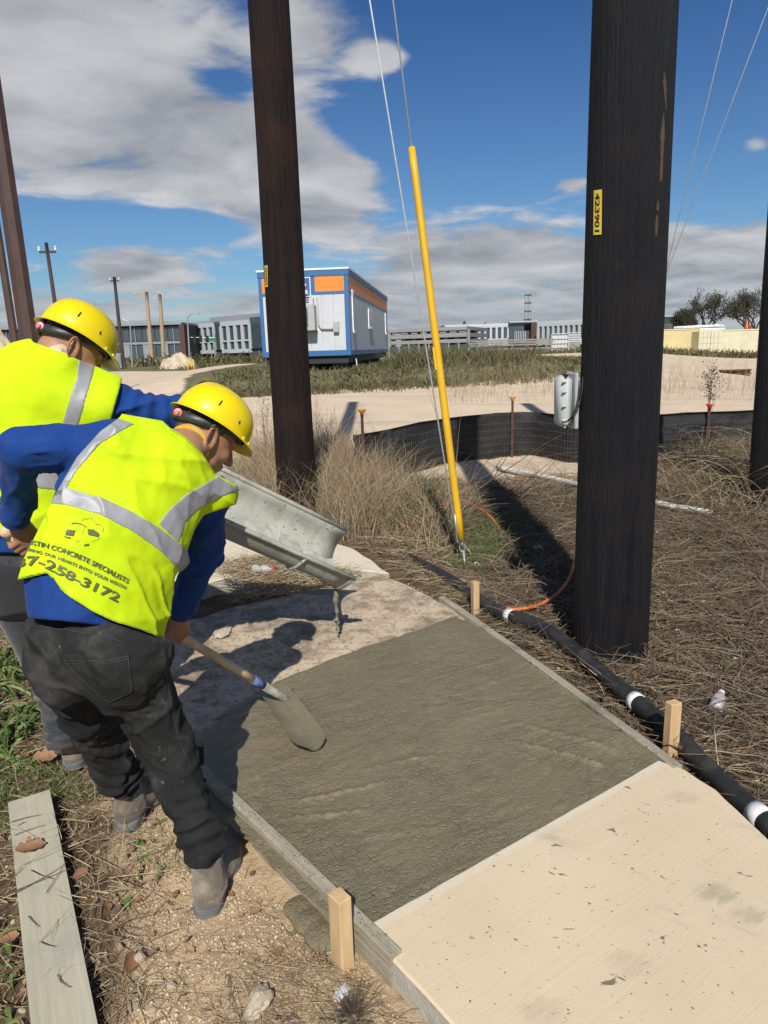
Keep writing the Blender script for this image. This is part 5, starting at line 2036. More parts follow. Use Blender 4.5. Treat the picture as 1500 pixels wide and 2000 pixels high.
# ------------------------------------------------------------------ poles
def pole(name, label, cat, b_px, t_px, Y, rb, rt, mt, height, n=28, group=None, base=None, sides_smooth=True, lump=.004):
    """tapered post through two picture points at distance Y, standing on the ground"""
    p0 = A(*b_px, Y); p1 = A(*t_px, Y)
    d = unit(p1 - p0)
    zg = float(gz(p0[0], Y, False)[0]) - .25
    foot = p0 + d * ((zg - p0[2]) / d[2])
    foot = foot if base is None else np.asarray(base)
    L = (height - foot[2]) / d[2]
    root = empty(name, (foot[0], foot[1], zg + .25))
    tag(root, label, cat, group)
    m = max(8, int(L / .12)) if n >= 20 else 6
    ang = np.arange(n) * 2 * math.pi / n
    X = unit(np.cross(d, [0, 1, 0])); Yv = np.cross(d, X)
    V = []
    for i in range(m + 1):
        t = i / m
        r = rb + (rt - rb) * t
        c = foot + d * L * t
        Q = np.column_stack([np.cos(ang) * 2, np.sin(ang) * 2, np.full(n, t * L * .35)])
        rr = r * (1 + lump / r * vn(Q, 1.3, 3) * 1.5 + lump / r * .5 * vn(Q, 4, 4)) if n >= 20 else np.full(n, r)
        V += list(c + X * (np.cos(ang) * rr)[:, None] + Yv * (np.sin(ang) * rr)[:, None])
    F_ = []
    for i in range(m):
        for k in range(n):
            j = (k + 1) % n
            F_.append((i * n + k, i * n + j, (i + 1) * n + j, (i + 1) * n + k))
    F_.append(tuple(range(n))); F_.append(tuple(m * n + k for k in range(n - 1, -1, -1)))
    sh = mesh('shaft', V, F_, mt, root, sides_smooth)
    return root, sh, foot, d, L


big, big_sh, bf, bd_, bL = pole('utility_pole', 'thick black creosoted utility pole with a yellow number tag and a grey meter box', 'utility pole', (1189, 1290), (1240, 0), 3.56, .198, .146, MT['creosote'], 10.5)
p1_, p1_sh, _, p1d, _ = pole('utility_pole', 'dark brown utility pole rising from the dry grass in front of the office trailer', 'utility pole', (574, 860), (524, 0), 6.5, .183, .135, MT['creosote_brown'], 11)
pole('utility_pole', 'black utility pole cut by the frame beside the arching dry brush', 'utility pole', (1509, 860), (1540, 440), 6.5, .185, .14, MT['creosote'], 10)


def vcheck(pole_bvh, px, col, n):
    """a few long drying cracks modelled as thin dark grooves standing in the surface"""
bvb = bvh_of(big_sh)


def tagplate(bv_, quad, parent, mt, off=.004, name='number_tag'):
    """thin plate bent onto a pole"""
    (x0, y0), (x1, y1), (x2, y2), (x3, y3) = quad
    me = bpy.data.meshes.new('t')
    N, K = 4, 8
    v = []
    for i in range(K + 1):
        t = i / K
        for j in range(N + 1):
            s_ = j / N
            v.append(((x0 + (x3 - x0) * t) * (1 - s_) + (x1 + (x2 - x1) * t) * s_, (y0 + (y3 - y0) * t) * (1 - s_) + (y1 + (y2 - y1) * t) * s_, 0))
    f = [(i * (N + 1) + j, i * (N + 1) + j + 1, (i + 1) * (N + 1) + j + 1, (i + 1) * (N + 1) + j) for i in range(K) for j in range(N)]
    me.from_pydata(v, [], f)
    o = drape(name, me, lambda a, b: (a, b), bv_, mt, parent, off)
    return o


MT['tag'] = mat('yellow_number_tag', (0.78, 0.53, 0.03), (0.82, 0.60, 0.06), 12, .4)
MT['ink'] = mat('black_ink', (0.012, 0.012, 0.012), None, 9, .6)
tg = tagplate(bvb, [(1161, 372), (1177, 370), (1176, 458), (1160, 459)], big, MT['tag'])
dg_bvh = bvh_of(tg)
me = text_mesh('423901', 1.0)
xs = [v.co.x for v in me.vertices]; x0, x1 = min(xs), max(xs)
for v in me.vertices:
    v.co.x = (v.co.x - x0) / (x1 - x0) * 76; v.co.y = v.co.y / .72 * 8.5
fpath, _ = along([(1164.5, 377), (1164, 415), (1163.5, 456)])
drape('tag_number', me, fpath, bvb, MT['ink'], tg, .0052, cut=5)
for (x, y) in ((1168, 374), (1168, 456)):
    p = A(x, y, 3.4)
b1 = bvh_of(p1_sh)
tg1 = tagplate(b1, [(517, 519), (523, 518), (524, 560), (519, 561)], p1_, MT['tag'])
me = text_mesh('423902', 1.0)
xs = [v.co.x for v in me.vertices]; x0, x1 = min(xs), max(xs)
for v in me.vertices:
    v.co.x = (v.co.x - x0) / (x1 - x0) * 36; v.co.y = v.co.y / .72 * 3.2
fpath, _ = along([(518.5, 521), (519.5, 540), (520.5, 559)])
drape('tag_number', me, fpath, b1, MT['ink'], tg1, .0056, cut=5)

# raw brown wood where the tar has worn off the right edge
MT['rawwood'] = wood('worn_raw_wood', (0.05, 0.028, 0.016), (0.11, 0.062, 0.035), (30, 30, 3), dirt=(0.02, 0.013, 0.01), f3=.8, bump=.6)
rr_ = np.random.default_rng(8)
for (ya, yb, x0_, x1_, xe, xf) in ((142, 215, 1293, 1301, 1297, 1304), (222, 355, 1291, 1300, 1285, 1296), (392, 412, 1281, 1289, 1281, 1287), (420, 462, 1279, 1287, 1277, 1285)):
    n_ = 14
    me = bpy.data.meshes.new('w')
    v = []
    for i in range(n_ + 1):
        t = i / n_
        taper = math.sin(math.pi * min(max(t, .03), .97)) ** .4
        xa = x0_ + (xe - x0_) * t; xb = x1_ + (xf - x1_) * t
        m2_ = (xa + xb) / 2; hw = (xb - xa) / 2 * taper * (.45 + .7 * rr_.random())
        v += [(m2_ - hw, ya + (yb - ya) * t, 0), (m2_ + hw, ya + (yb - ya) * t, 0)]
    me.from_pydata(v, [], [(2 * i, 2 * i + 1, 2 * i + 3, 2 * i + 2) for i in range(n_)])
    drape('worn_patch', me, lambda a, b: (a, b), bvb, MT['rawwood'], big, .0012, cut=8)

# meter box
def meter_box():
    c = A(1104, 783, 3.60)
    root = empty('meter_box', tuple(c)); root['_'] = 0; del root['_']
    o = root
    o.name = 'junction_box'
    tag(o, 'light grey plastic utility box strapped to the left side of the black pole', 'utility box')
    m1 = mat('light_grey_box_plastic', (0.50, 0.52, 0.50), (0.56, 0.58, 0.56), 5, .45, c3=(0.40, 0.41, 0.39), sc3=6, f3=.4)
    X = unit([1, .12, 0]); Yv = np.cross([0, 0, 1.0], X); Z = unit(np.array([-.02, 0, 1.0]))
    MB().box(c + X * -.012, (.066, .12, .262), X, Yv, Z, bev=.024).build('cover', m1, o, True)
    MB().box(c + X * .037, (.018, .13, .28), X, Yv, Z, bev=.006).build('back_plate', mat('grey_box_base', (0.36, 0.37, 0.36), None, 5, .5), o)
    for k in (-.09, -.02, .05, .1):
        MB().box(c + X * -.030 - Yv * .063 + Z * k, (.022, .010, .012), X, Yv, Z, bev=.003).build('latch', m1, o)
    MB().box(c + X * .075, (.06, .05, .20), X, Yv, Z).build('bracket', MT['galv'], o)
    pts = [c + X * .045 - Yv * .08 + Z * .115, c + X * .035 - Yv * .10 + Z * .05, c + X * .02 - Yv * .105 - Z * .02, c + X * -.01 - Yv * .10 - Z * .075, c + X * -.03 - Yv * .085 - Z * .10]
    P = []
    for i in range(len(pts) - 1):
        for k in range(5): P.append(pts[i] + (pts[i + 1] - pts[i]) * k / 5)
    P.append(pts[-1])
    MB().tube(P, .0035, 6).build('cable', MT['black'], o, True)
    MB().tube([p + X * .012 + Z * .006 for p in P], .0030, 6).build('cable', MT['black'], o, True)


meter_box()

# steel monopoles at the far left and distant poles
MT['weather'] = mat('weathering_steel', (0.060, 0.032, 0.026), (0.085, 0.045, 0.036), 3, .65, c3=(0.045, 0.03, 0.028), sc3=1, f3=.4)
MT['lightwood'] = mat('pale_wood_pole', (0.36, 0.24, 0.14), (0.45, 0.31, 0.19), 3, .8, stretch=(6, 6, .5))
MT['darkwood'] = mat('dark_wood_pole', (0.045, 0.032, 0.028), (0.07, 0.05, 0.042), 3, .8, stretch=(6, 6, .5))
pole('transmission_pole', 'tall faceted rust brown steel pole behind the back worker', 'utility pole', (56, 658), (-6, 230), 12, .155, .12, MT['weather'], 11, n=8, sides_smooth=False)
pole('transmission_pole', 'slimmer rust brown steel pole leaning out at the left frame edge', 'utility pole', (28, 660), (-8, 430), 17, .10, .07, MT['weather'], 9, n=8, sides_smooth=False)


def far_pole(label, bp, tp, Y, r0, r1, mt, arm=None, ins=3, group=None):
    top = A(*tp, Y)
    root, sh, foot, d, L = pole('distribution_pole', label, 'utility pole', bp, tp, Y, r0, r1, mt, top[2], n=10, group=group)
    if arm:
        c = top - d * arm[1]
        MB().box(c, (arm[0], .14, .16)).build('crossarm', mt, root)
        for k in range(ins):
            x = -arm[0] / 2 + arm[0] * k / (ins - 1) if ins > 1 else 0
            MB().lathe(c + [x, 0, .08], [(.06, 0), (.10, .1), (.06, .2), (.1, .26), (.04, .36)], 8).build('insulator', MT['white'], root)
    return root, top


far_pole('dark pole with a short crossarm above the back worker helmet', (107, 590), (90, 474), 60, .20, .13, MT['darkwood'], (1.3, .7), 2)
far_pole('bare dark brown pole standing left of the two pale poles', (241, 712), (223, 541), 100, .30, .20, MT['darkwood'], (1.2, .5), 2)
far_pole('pale new wood pole with a crossarm, left of its twin', (297, 703), (286, 570), 140, .42, .30, MT['lightwood'], (4.6, .4), 3)
far_pole('pale new wood pole without full crossarm, right of its twin', (320, 700), (312, 575), 140, .42, .30, MT['lightwood'], (2.2, .9), 2)


def street_light(label, x0, y0, xt, yt, Y, side, reach=14):
    top = A(xt, yt, Y); foot = A(x0, y0, Y); foot[2] = gz(foot[0], Y, False)[0]
    root = empty('street_lamp', tuple(foot)); tag(root, label, 'street lamp')
    MB().tube([foot, top], [.16, .10], 8).build('post', MT['galv'], root)
    r = reach * Y / FPX
    pts = [top, top + [side * r * .35, 0, .55], top + [side * r, 0, .75]]
    MB().tube(pts, .07, 6).build('arm', MT['galv'], root)
    MB().box(pts[-1] + [side * .3, 0, -.05], (.9, .35, .16)).build('lamp_head', MT['galv'], root)
street_light('curved arm street lamp in front of the pale framed office wing', 371, 712, 366, 622, 110, 1)
street_light('curved arm street lamp beside the bare brown pole', 258, 712, 254, 634, 110, -1)
# traffic signal arm
def signal_arm():
    Y = 115
    f0 = A(421, 712, Y); f0[2] = 0
    root = empty('traffic_signal', tuple(f0)); tag(root, 'traffic signal mast arm with hanging heads before the far offices', 'traffic signal')
    t = A(419, 652, Y)
    MB().tube([f0, t], .13, 8).build('mast', MT['galv'], root)
    e = A(372, 659, Y)
    MB().tube([A(420, 660, Y), e], [.10, .06], 6).build('mast_arm', MT['galv'], root)
    for x in (380, 392, 405):
        MB().box(A(x, 662, Y - .2), (.42, .3, 1.0)).build('signal_head', MT['black'], root)
    MB().box(A(412, 664, Y - .2), (1.6, .05, .45)).build('street_name_board', mat('green_sign', (0.02, .16, .07), None, 5, .5), root)
signal_arm()

# ------------------------------------------------------------------ guy wires and guard
def guy(name, a, b, rad, label, extra=None, zt=11.0, group=None):
    a, b = np.asarray(a), np.asarray(b)
    d = unit(b - a)
    e = a + d * ((zt - a[2]) / d[2])
    o = MB().tube([a, (a + e) / 2, e], rad, 6).build(name, MT['wire'], None, True)
    tag(o, label, 'wire', group)
    return o, d


anch = A(903, 1072, 5.15)
g_top = A(804, 288, 5.42)
dirg = unit(g_top - anch)
g_bot = anch + dirg * .07
o, _ = guy('guy_wire', g_top - dirg * .05, g_top + dirg * 1.0, .006, 'guy wire running up out of the yellow guard', zt=11)
gr_root = empty('guy_guard', tuple(g_bot)); tag(gr_root, 'long yellow plastic guard sleeved over the lower guy wire', 'guy guard')
npt = 16
MB().tube([g_bot + (g_top - g_bot) * i / npt for i in range(npt + 1)], [.0275] * npt + [.024], 14).build('sleeve', MT['guard'], gr_root, True)
c = g_top + (g_bot - g_top) * .52
MB().box(c + [-.028, -.01, 0], (.012, .02, .16), Z=dirg, X=unit(np.cross([0, 1, 0], dirg)), Y=(0, 1, 0)).build('clip', MT['guard'], gr_root)
w1b = anch + np.array([-.035, 0, .05])
guy('guy_wire', w1b, A(722, 0, 5.75), .0065, 'bare guy wire left of the yellow guard', zt=11)
ar = empty('guy_anchor', tuple(anch)); tag(ar, 'galvanised anchor eye in the weeds at the foot of the yellow guard', 'anchor')
gnd = np.array([anch[0] + .02, anch[1] - .05, -.15])
MB().tube([gnd, anch + [.01, 0, -.02]], .011, 8).build('rod', MT['galv'], ar, True)
ring = [anch + np.array([math.cos(a_) * .022, 0, math.sin(a_) * .03 + .01]) for a_ in np.linspace(0, 6.28, 13)]
MB().tube(ring, .006, 6, cap=False).build('eye', MT['galv'], ar, True)
MB().tube([anch + [0.01, 0, .04], g_bot + dirg * .02], .010, 6).build('clamp', MT['galv'], ar, True)
MB().tube([anch + [-.01, 0, .02], w1b + [-.012, 0, .12], w1b + [-.02, 0, .22]], .008, 6).build('grip', MT['galv'], ar, True)
MB().tube([anch + [0.02, 0, .03], anch + [.06, -.02, -.03], anch + [.10, -.03, -.09]], .003, 5).build('tail', MT['galv'], ar, True)
guy('guy_wire', A(1240, 777, 11.0), A(1430, 0, 9.0), .0045, 'thin pale guy wire right of the black pole, steeper of the pair', zt=9)
guy('guy_wire', A(1215, 760, 12.0), A(1502, 10, 10.0), .0045, 'thin pale guy wire right of the black pole, flatter of the pair', zt=10)

# ------------------------------------------------------------------ hose, cables, pipe
def smoothpath(pts, k=6):
    P = [np.asarray(p, float) for p in pts]
    P = [2 * P[0] - P[1]] + P + [2 * P[-1] - P[-2]]
    out = []
    for i in range(1, len(P) - 2):
        a, b, c, d = P[i - 1:i + 3]
        for j in range(k):
            t = j / k
            out.append(.5 * ((2 * b) + (-a + c) * t + (2 * a - 5 * b + 4 * c - d) * t * t + (-a + 3 * b - 3 * c + d) * t ** 3))
    out.append(P[-2])
    return out


HP = [(770, 1075), (815, 1098), (862, 1122), (908, 1152), (955, 1184), (1002, 1205), (1060, 1226), (1112, 1262), (1172, 1312), (1242, 1370), (1312, 1430), (1382, 1502), (1440, 1558), (1492, 1602), (1590, 1700), (1680, 1820)]
zh = [-.06, .00, .025, .035, .05, .055, .06, .06, .055, .05, .045, .045, .05, .05, .05, .05]
hp = smoothpath([G(x, y, z) for (x, y), z in zip(HP, zh)], 8)
ho = empty('drain_hose', tuple(hp[60])); tag(ho, 'dusty black hose with white tape bands lying along the right form', 'hose')
r_ = np.random.default_rng(2)
MB().tube(hp, [.039 + .0014 * r_.normal() for _ in hp], 16).build('hose_body', MT['hose'], ho, True)
for (x, y, wd) in ((1002, 1204, .022), (1245, 1373, .020), (1484, 1595, .028)):
    c = G(x, y, .05)
    i = int(np.argmin([np.linalg.norm(p - c) for p in hp]))
    t = unit(hp[i + 1] - hp[i - 1])
    cc = hp[i]
    MB().tube([cc - t * wd, cc, cc + t * wd], [.0412, .0415, .0412], 16).build('tape_band', MT['white'], ho, True)


def cable(name, pts, rad, mt, label, k=8, cat='cable'):
    P = smoothpath(pts, k)
    o = MB().tube(P, rad, 6).build(name, mt, None, True)
    tag(o, label, cat)
    return o


cable('orange_cable', [G(598, 925, .18), G(640, 942, .14), G(700, 970, .10), G(760, 1010, .07), G(820, 1020, .12), G(862, 985, .20), G(905, 978, .16), G(950, 1002, .12), G(976, 1035, .06), G(980, 1068, .01)], .008, MT['orange'],
      'thin orange cable snaking through the weeds past the guy guard')
cable('orange_cable', [G(1122, 1098, .10), G(1112, 1128, .07), G(1088, 1160, .06), G(1050, 1182, .05), G(1010, 1190, .055), G(972, 1184, .04), G(945, 1172, .01)], .011, MT['orange'],
      'thick orange cable curving from the black pole to the hose')
cable('black_cable', [G(540, 1988, .02), G(620, 1990, .02), G(690, 1996, .03), G(760, 2000, .02), G(840, 2020, .0)], .005, MT['black'], 'thin black cable on the dirt at the bottom edge')
o = MB().tube(smoothpath([G(972, 914, .045), G(1050, 928, .05), G(1120, 944, .05), G(1270, 980, .05), G(1390, 1002, .04)], 6), .030, 12).build('pvc_pipe', MT['pvc'], None, True)
tag(o, 'white plastic pipe lying in the brush behind the black pole', 'pipe')

# ------------------------------------------------------------------ silt fence
FT = [(690, 851), (745, 840), (830, 823), (895, 813), (960, 808), (1040, 804), (1130, 812), (1275, 809), (1400, 803), (1560, 796), (1700, 790)]
HT = .65
fpts = [G(x, y, HT) for x, y in FT]
fp = np.array(smoothpath(fpts, 14))
fr = empty('silt_fence', tuple(fp[0][:2]) + (0,)); tag(fr, 'low black silt fence backed with wire mesh curving behind the brush', 'fence')
V, F_ = [], []
rows = [(.0, .0), (.012, .004), (.02, -.045), (.0, -.10), (.015, -.2), (.01, -.35), (.02, -.5), (.03, -.64), (.06, -.70)]
L = np.concatenate([[0], np.cumsum(np.linalg.norm(np.diff(fp, axis=0), axis=1))])
for i, p in enumerate(fp):
    t = unit((fp[min(i + 1, len(fp) - 1)] - fp[max(i - 1, 0)]) * [1, 1, 0])
    nrm = np.array([t[1], -t[0], 0])
    for j, (o_, dz_) in enumerate(rows):
        s_ = L[i]
        q = p + nrm * (o_ * -1 + .02 * math.sin(s_ * 5 + j * .7) * (j > 2) + .012 * float(vn(np.array([[s_ * 3, j * .8, 0]]), 1, 4)[0]))
        q = q + np.array([0, 0, dz_ - .012 * abs(math.sin(s_ * 2.1)) * (j < 4)])
        V.append(q)
nr = len(rows)
for i in range(len(fp) - 1):
    for j in range(nr - 1):
        a = i * nr + j
        F_.append((a, a + nr, a + nr + 1, a + 1))
fab = mesh('fabric', V, F_, MT['siltfab'], fr, True)
sol = fab.modifiers.new('s', 'SOLIDIFY'); sol.thickness = .004
# mesh wires
b = MB()
step = .052
s_ = .02
MT['meshwire'] = mat('galvanised_mesh_wire', (0.09, 0.09, 0.085), (0.15, 0.15, 0.14), 20, .6, met=.0)
while s_ < L[-1] - .05:
    i = int(np.searchsorted(L, s_)) - 1; i = max(0, i)
    k = (s_ - L[i]) / (L[i + 1] - L[i])
    p = fp[i] + (fp[i + 1] - fp[i]) * k
    t = unit((fp[i + 1] - fp[i]) * [1, 1, 0]); nrm = np.array([t[1], -t[0], 0])
    w_ = .01 * math.sin(s_ * 7)
    q = p + nrm * .038
    b.tube([q + [0, 0, -.11], q + t * w_ + [0, 0, -.68]], .0016, 3, cap=False)
    s_ += step
for dz_ in (-.14, -.24, -.34, -.44, -.54, -.63):
    b.tube([p + np.array([unit(((fp[min(i + 1, len(fp) - 1)] - fp[max(i - 1, 0)]))[:2])[1], -unit(((fp[min(i + 1, len(fp) - 1)] - fp[max(i - 1, 0)]))[:2])[0], 0]) * .039 + [0, 0, dz_ + .006 * math.sin(i * .9)] for i, p in enumerate(fp)][::2], .0018, 3, cap=False)
o = b.build('wire_mesh', MT['meshwire'], fr); o['kind'] = 'stuff'
for (px, py, zt, dy, capm) in ((708, 812, .90, -.07, 'ochre'), (999, 783, .84, -.07, 'ochre'), (1378, 802, .72, -.07, 'red')):
    # find fence point near this column
    xs_ = [topix(p[None])[0][0] for p in fp]
    i = int(np.argmin([abs(x - px) for x in xs_]))
    p = fp[i] + [0, dy, 0]
    p[2] = 0
    bb = MB().box([p[0], p[1], zt / 2 - .1], (.034, .006, zt + .2)).box([p[0], p[1] + .017, zt / 2 - .1], (.006, .030, zt + .2))
    po = bb.build('fence_post', MT['rust'], fr)
    MB().lathe([p[0], p[1], zt - .035], [(.018, 0), (.024, .035), (.050, .062), (.052, .070), (.0, .070)][:-1], 14).build('safety_cap', MT[capm], po, True)

# ------------------------------------------------------------------ loose board left
q = [G(15, 1566, .058), G(97, 1541, .058), G(194, 2010, .058), G(60, 2010, .058)]
d = unit((q[3] + q[2] - q[0] - q[1]) * [1, 1, 0])
q[2] = q[1] + d * 1.35; q[3] = q[0] + d * 1.35
Lb = local_mat(MT['board2'], 'loose_board_wood', d)
mb = MB()
tl = np.array([-.0, 0, 0])
e = .003
top = [p for p in q]; cen = sum(q) / 4
def inset(p, a): return p + unit((cen - p) * [1, 1, 0]) * a
v = [p + [0, 0, -.04] for p in q] + [p + [0, 0, -e] for p in q] + [inset(p, e * 1.4) for p in q]
f = [(0, 1, 2, 3)] + [(r * 4 + i, r * 4 + (i + 1) % 4, (r + 1) * 4 + (i + 1) % 4, (r + 1) * 4 + i) for r in (0, 1) for i in range(4)] + [(8, 9, 10, 11)]
mb.add(v, f)
o = mb.build('loose_board', Lb); tag(o, 'long pale grey board lying loose in the weeds at the lower left', 'board')
bm = bmesh.new(); bm.from_mesh(o.data); bmesh.ops.recalc_face_normals(bm, faces=bm.faces); bm.to_mesh(o.data); bm.free()

# ------------------------------------------------------------------ office trailer
def lbox(parent, name, lo, hi, mt, label=None, bev=0.0):
    lo, hi = np.array(lo, float), np.array(hi, float)
    o = MB().box((lo + hi) / 2, tuple(hi - lo), bev=bev).build(name, mt, parent, local=True)
    if label: o['label'] = label
    return o


def trailer():
    fl, frr = A(513, 690, 25.2), A(685, 690, 24.9)
    zb, zt = A(685, 690, 24.9)[2], A(685, 523, 24.9)[2]
    bk = A(757, 640, 39.5)
    ang = math.atan2(bk[1] - frr[1], bk[0] - frr[0]) - math.pi / 2
    W_ = np.linalg.norm((frr - fl)[:2]); H_ = zt - zb; Ln = np.linalg.norm((bk - frr)[:2])
    rt = empty('office_trailer', (frr[0], frr[1], zb), ang)
    tag(rt, 'white jobsite office trailer with blue trim and orange panels', 'trailer')
    blue = mat('blue_trim', (0.035, 0.125, 0.30), (0.04, 0.14, 0.33), 4, .5)
    org = mat('orange_panel', (0.72, 0.22, 0.03), (0.76, 0.25, 0.04), 4, .55)
    wht = mat('trailer_siding', (0.50, 0.52, 0.54), (0.55, 0.57, 0.59), 3, .6, c3=(0.42, 0.42, 0.41), sc3=.8, f3=.3)
    dark = mat('trailer_dark', (0.02, 0.022, 0.025), None, 4, .7)
    grey = mat('ac_grey', (0.36, 0.36, 0.35), (0.42, 0.42, 0.41), 6, .55)
    roofm = mat('trailer_roof', (0.62, 0.64, 0.66), None, 4, .6)
    # core, behind the skins; local x to the left is negative, y runs back
    lbox(rt, 'wall', (-W_ + .03, .03, .02), (-.03, Ln - .03, H_ - .05), wht)
    lbox(rt, 'roof', (-W_ - .04, -.05, H_ - .03), (.05, Ln + .05, H_ + .03), roofm)
    lbox(rt, 'roof_trim', (-W_ - .02, -.03, H_ - .22), (.03, 0.028, H_ - .032), blue)
    lbox(rt, 'roof_trim', (-.028, .03, H_ - .22), (.03, Ln, H_ - .032), blue)
    oz0, oz1 = H_ - .72, H_ - .22
    lbox(rt, 'fascia_panel', (-1.13, -.006, oz0), (-.14, .028, oz1), org)
    lbox(rt, 'fascia_panel', (-W_ + .12, -.006, oz0), (-W_ * .62, .028, oz1), org)
    lbox(rt, 'fascia_divider', (-W_ * .62, -.008, oz0), (-1.13, .027, oz1), blue)
    lbox(rt, 'fascia_panel', (-.028, .14, oz0), (.006, Ln - .1, oz1), org)
    for x0, x1 in ((-W_, -W_ + .12), (-.14, .012)):
        lbox(rt, 'corner_post', (x0, -.012, 0), (x1, .029, H_ - .22), blue)
    lbox(rt, 'corner_post', (-.029, .03, 0), (.012, .14, H_ - .22), blue)
    lbox(rt, 'trim_rail', (-W_ + .12, -.012, oz0 - .10), (-.14, .029, oz0), blue)
    lbox(rt, 'trim_rail', (-.029, .14, oz0 - .08), (.010, Ln - .1, oz0), blue)
    lbox(rt, 'base_rail', (-W_, -.014, -.06), (.014, .029, .12), blue)
    lbox(rt, 'base_rail', (-.029, .03, -.06), (.014, Ln, .10), blue)
    # vertical siding sheets
    x = -W_ + .12; k = 0
    while x < -.16:
        x1 = min(x + .405, -.14)
        lbox(rt, 'siding_sheet', (x + .006, -.002, .12), (x1 - .006, .029, oz0 - .10), wht)
        x = x1
    y = .14
    while y < Ln - .2:
        y1 = min(y + .61, Ln - .02)
        lbox(rt, 'siding_sheet', (-.029, y + .008, .10), (.002, y1 - .008, oz0 - .08), wht)
        y = y1
    # windows along the side
    for (ya, yb, za, zb_) in ((.75, 1.15, .75, 2.15), (5.6, 6.9, 1.0, 1.75), (13.2, 13.9, .9, 1.9)):
        wf = lbox(rt, 'window', (-.01, ya, za), (.035, yb, zb_), mat('window_frame', (0.75, 0.77, 0.78), None, 4, .5))
        lbox(wf, 'pane', (.030, ya + .10, za + .10), (.040, yb - .10, zb_ - .10), mat('dark_glass', (0.03, 0.04, 0.05), None, 4, .15))
        lbox(wf, 'window_sill', (.02, ya - .05, za - .06), (.07, yb + .05, za), roofm)
    # air conditioner on the end wall
    ax1 = -1.12; ax0 = ax1 - .82
    ac = lbox(rt, 'air_conditioner', (ax0, -.40, .78), (ax1, -.004, 1.62), grey, bev=.02)
    lbox(ac, 'duct', (ax0 + .05, -.20, 1.62), (ax1 - .06, -.004, H_ - .92), wht, bev=.02)
    lbox(ac, 'grille', (ax0 + .08, -.415, .92), (ax1 - .22, -.395, 1.52), mat('ac_grille', (0.10, 0.10, 0.095), None, 5, .7))
    for q in range(4):
        lbox(ac, 'louver', (ax0 + .42, -.215, 1.70 + q * .07), (ax1 - .20, -.198, 1.73 + q * .07), dark)
    lbox(ac, 'drip_ledge', (ax0 - .02, -.42, .74), (ax1 + .02, -.004, .78), dark)
    # conduit and outlet
    cx = ax1 + .10
    MB().tube([(cx - .05, -.05, 1.85), (cx - .04, -.06, 1.0), (cx + .05, -.06, .84), (cx + .50, -.06, .82)], .028, 8).build('conduit', grey, rt, True, local=True)
    lbox(rt, 'outlet_box', (cx + .48, -.14, .72), (cx + .66, -.004, 1.06), grey)
    # lettered sign
    sx1 = -1.30; sx0 = sx1 - .98
    sg = lbox(rt, 'sign', (sx0, -.042, H_ - .84), (sx1, -.012, H_ - .27), mat('sign_blue', (0.045, 0.10, 0.27), None, 5, .5))
    lbox(sg, 'sign_frame', (sx0 - .03, -.038, H_ - .87), (sx1 + .03, -.0125, H_ - .24), roofm)
    for (tx, z0, hh, wfit, xr) in (('VESTA', H_ - .52, .15, .80, sx1 - .10), ('MODULAR', H_ - .78, .12, .86, sx1 - .05)):
        m2 = text_mesh(tx, 1.0)
        xs = [v.co.x for v in m2.vertices]; a0, a1 = min(xs), max(xs)
        for v in m2.vertices:
            X_ = (v.co.x - a0) / (a1 - a0) * wfit
            v.co = Vector((xr - wfit + X_, -.046, z0 + v.co.y / .72 * hh))
        m2.materials.append(MT['white'])
        ob = bpy.data.objects.new('lettering', m2); COL.objects.link(ob); ob.parent = sg
    # running gear and blocks
    lbox(rt, 'chassis', (-W_ + .1, .1, -.32), (-.1, Ln - .1, -.07), dark)
    for y in (1.0, 4.2, 8.2, 12.4):
        for x in (-W_ * .16, -W_ * .78):
            lbox(rt, 'pier', (x - .22, y - .22, -.95), (x + .22, y + .22, -.33), mat('block_pier', (0.17, .17, .16), None, 8, .9))
    MB().tube([(.02, 1.2, -.2), (.12, 1.0, -.9)], .02, 6).build('tie_strap', roofm, rt, local=True)


trailer()

# ------------------------------------------------------------------ far buildings
GLASSD = mat('far_dark_glass', (0.035, 0.055, 0.065), (0.06, 0.085, 0.095), .5, .12, spec=.8)
GREYW = mat('far_grey_wall', (0.22, 0.235, 0.25), (0.27, 0.285, 0.30), .4, .8)
WHITEW = mat('far_pale_wall', (0.42, 0.45, 0.47), (0.48, 0.50, 0.52), .4, .8)
DARKW = mat('far_dark_wall', (0.05, 0.055, 0.06), (0.075, .08, .085), .4, .8)
REDW = mat('far_red_wall', (0.075, 0.032, 0.028), (0.10, .045, .038), .4, .8)
_ub = {}


def ubox(mt):
    if mt.name not in _ub:
        o = MB().box((0, 0, 0), (1, 1, 1)).build('u', mt)
        _ub[mt.name] = o.data
        bpy.data.objects.remove(o)
    return _ub[mt.name]


def quickbox(parent, name, lo, hi, mt):
    lo, hi = np.array(lo, float), np.array(hi, float)
    o = bpy.data.objects.new(name, ubox(mt)); COL.objects.link(o)
    o.location = tuple((lo + hi) / 2); o.scale = tuple(hi - lo)
    o.parent = parent
    return o


def facade(name, label, pl, pr, Yl, Yr, wall, depth=18):
    """building whose front runs between two picture columns; returns root, width, px->metre fn"""
    a, b = A(pl, 690, Yl), A(pr, 690, Yr)
    ang = math.atan2(b[1] - a[1], b[0] - a[0])
    rt = empty(name, (a[0], a[1], 0), ang)
    tag(rt, label, 'building')
    Wd = math.hypot(b[0] - a[0], b[1] - a[1])
    def xm(px):
        t = (px - pl) / (pr - pl)
        # perspective-correct position along the front
        return Wd * (t / Yr) / ((1 - t) / Yl + t / Yr)
    def zm(px, py):
        t = xm(px) / Wd
        return A(px, py, Yl + (Yr - Yl) * t)[2]
    return rt, Wd, xm, zm


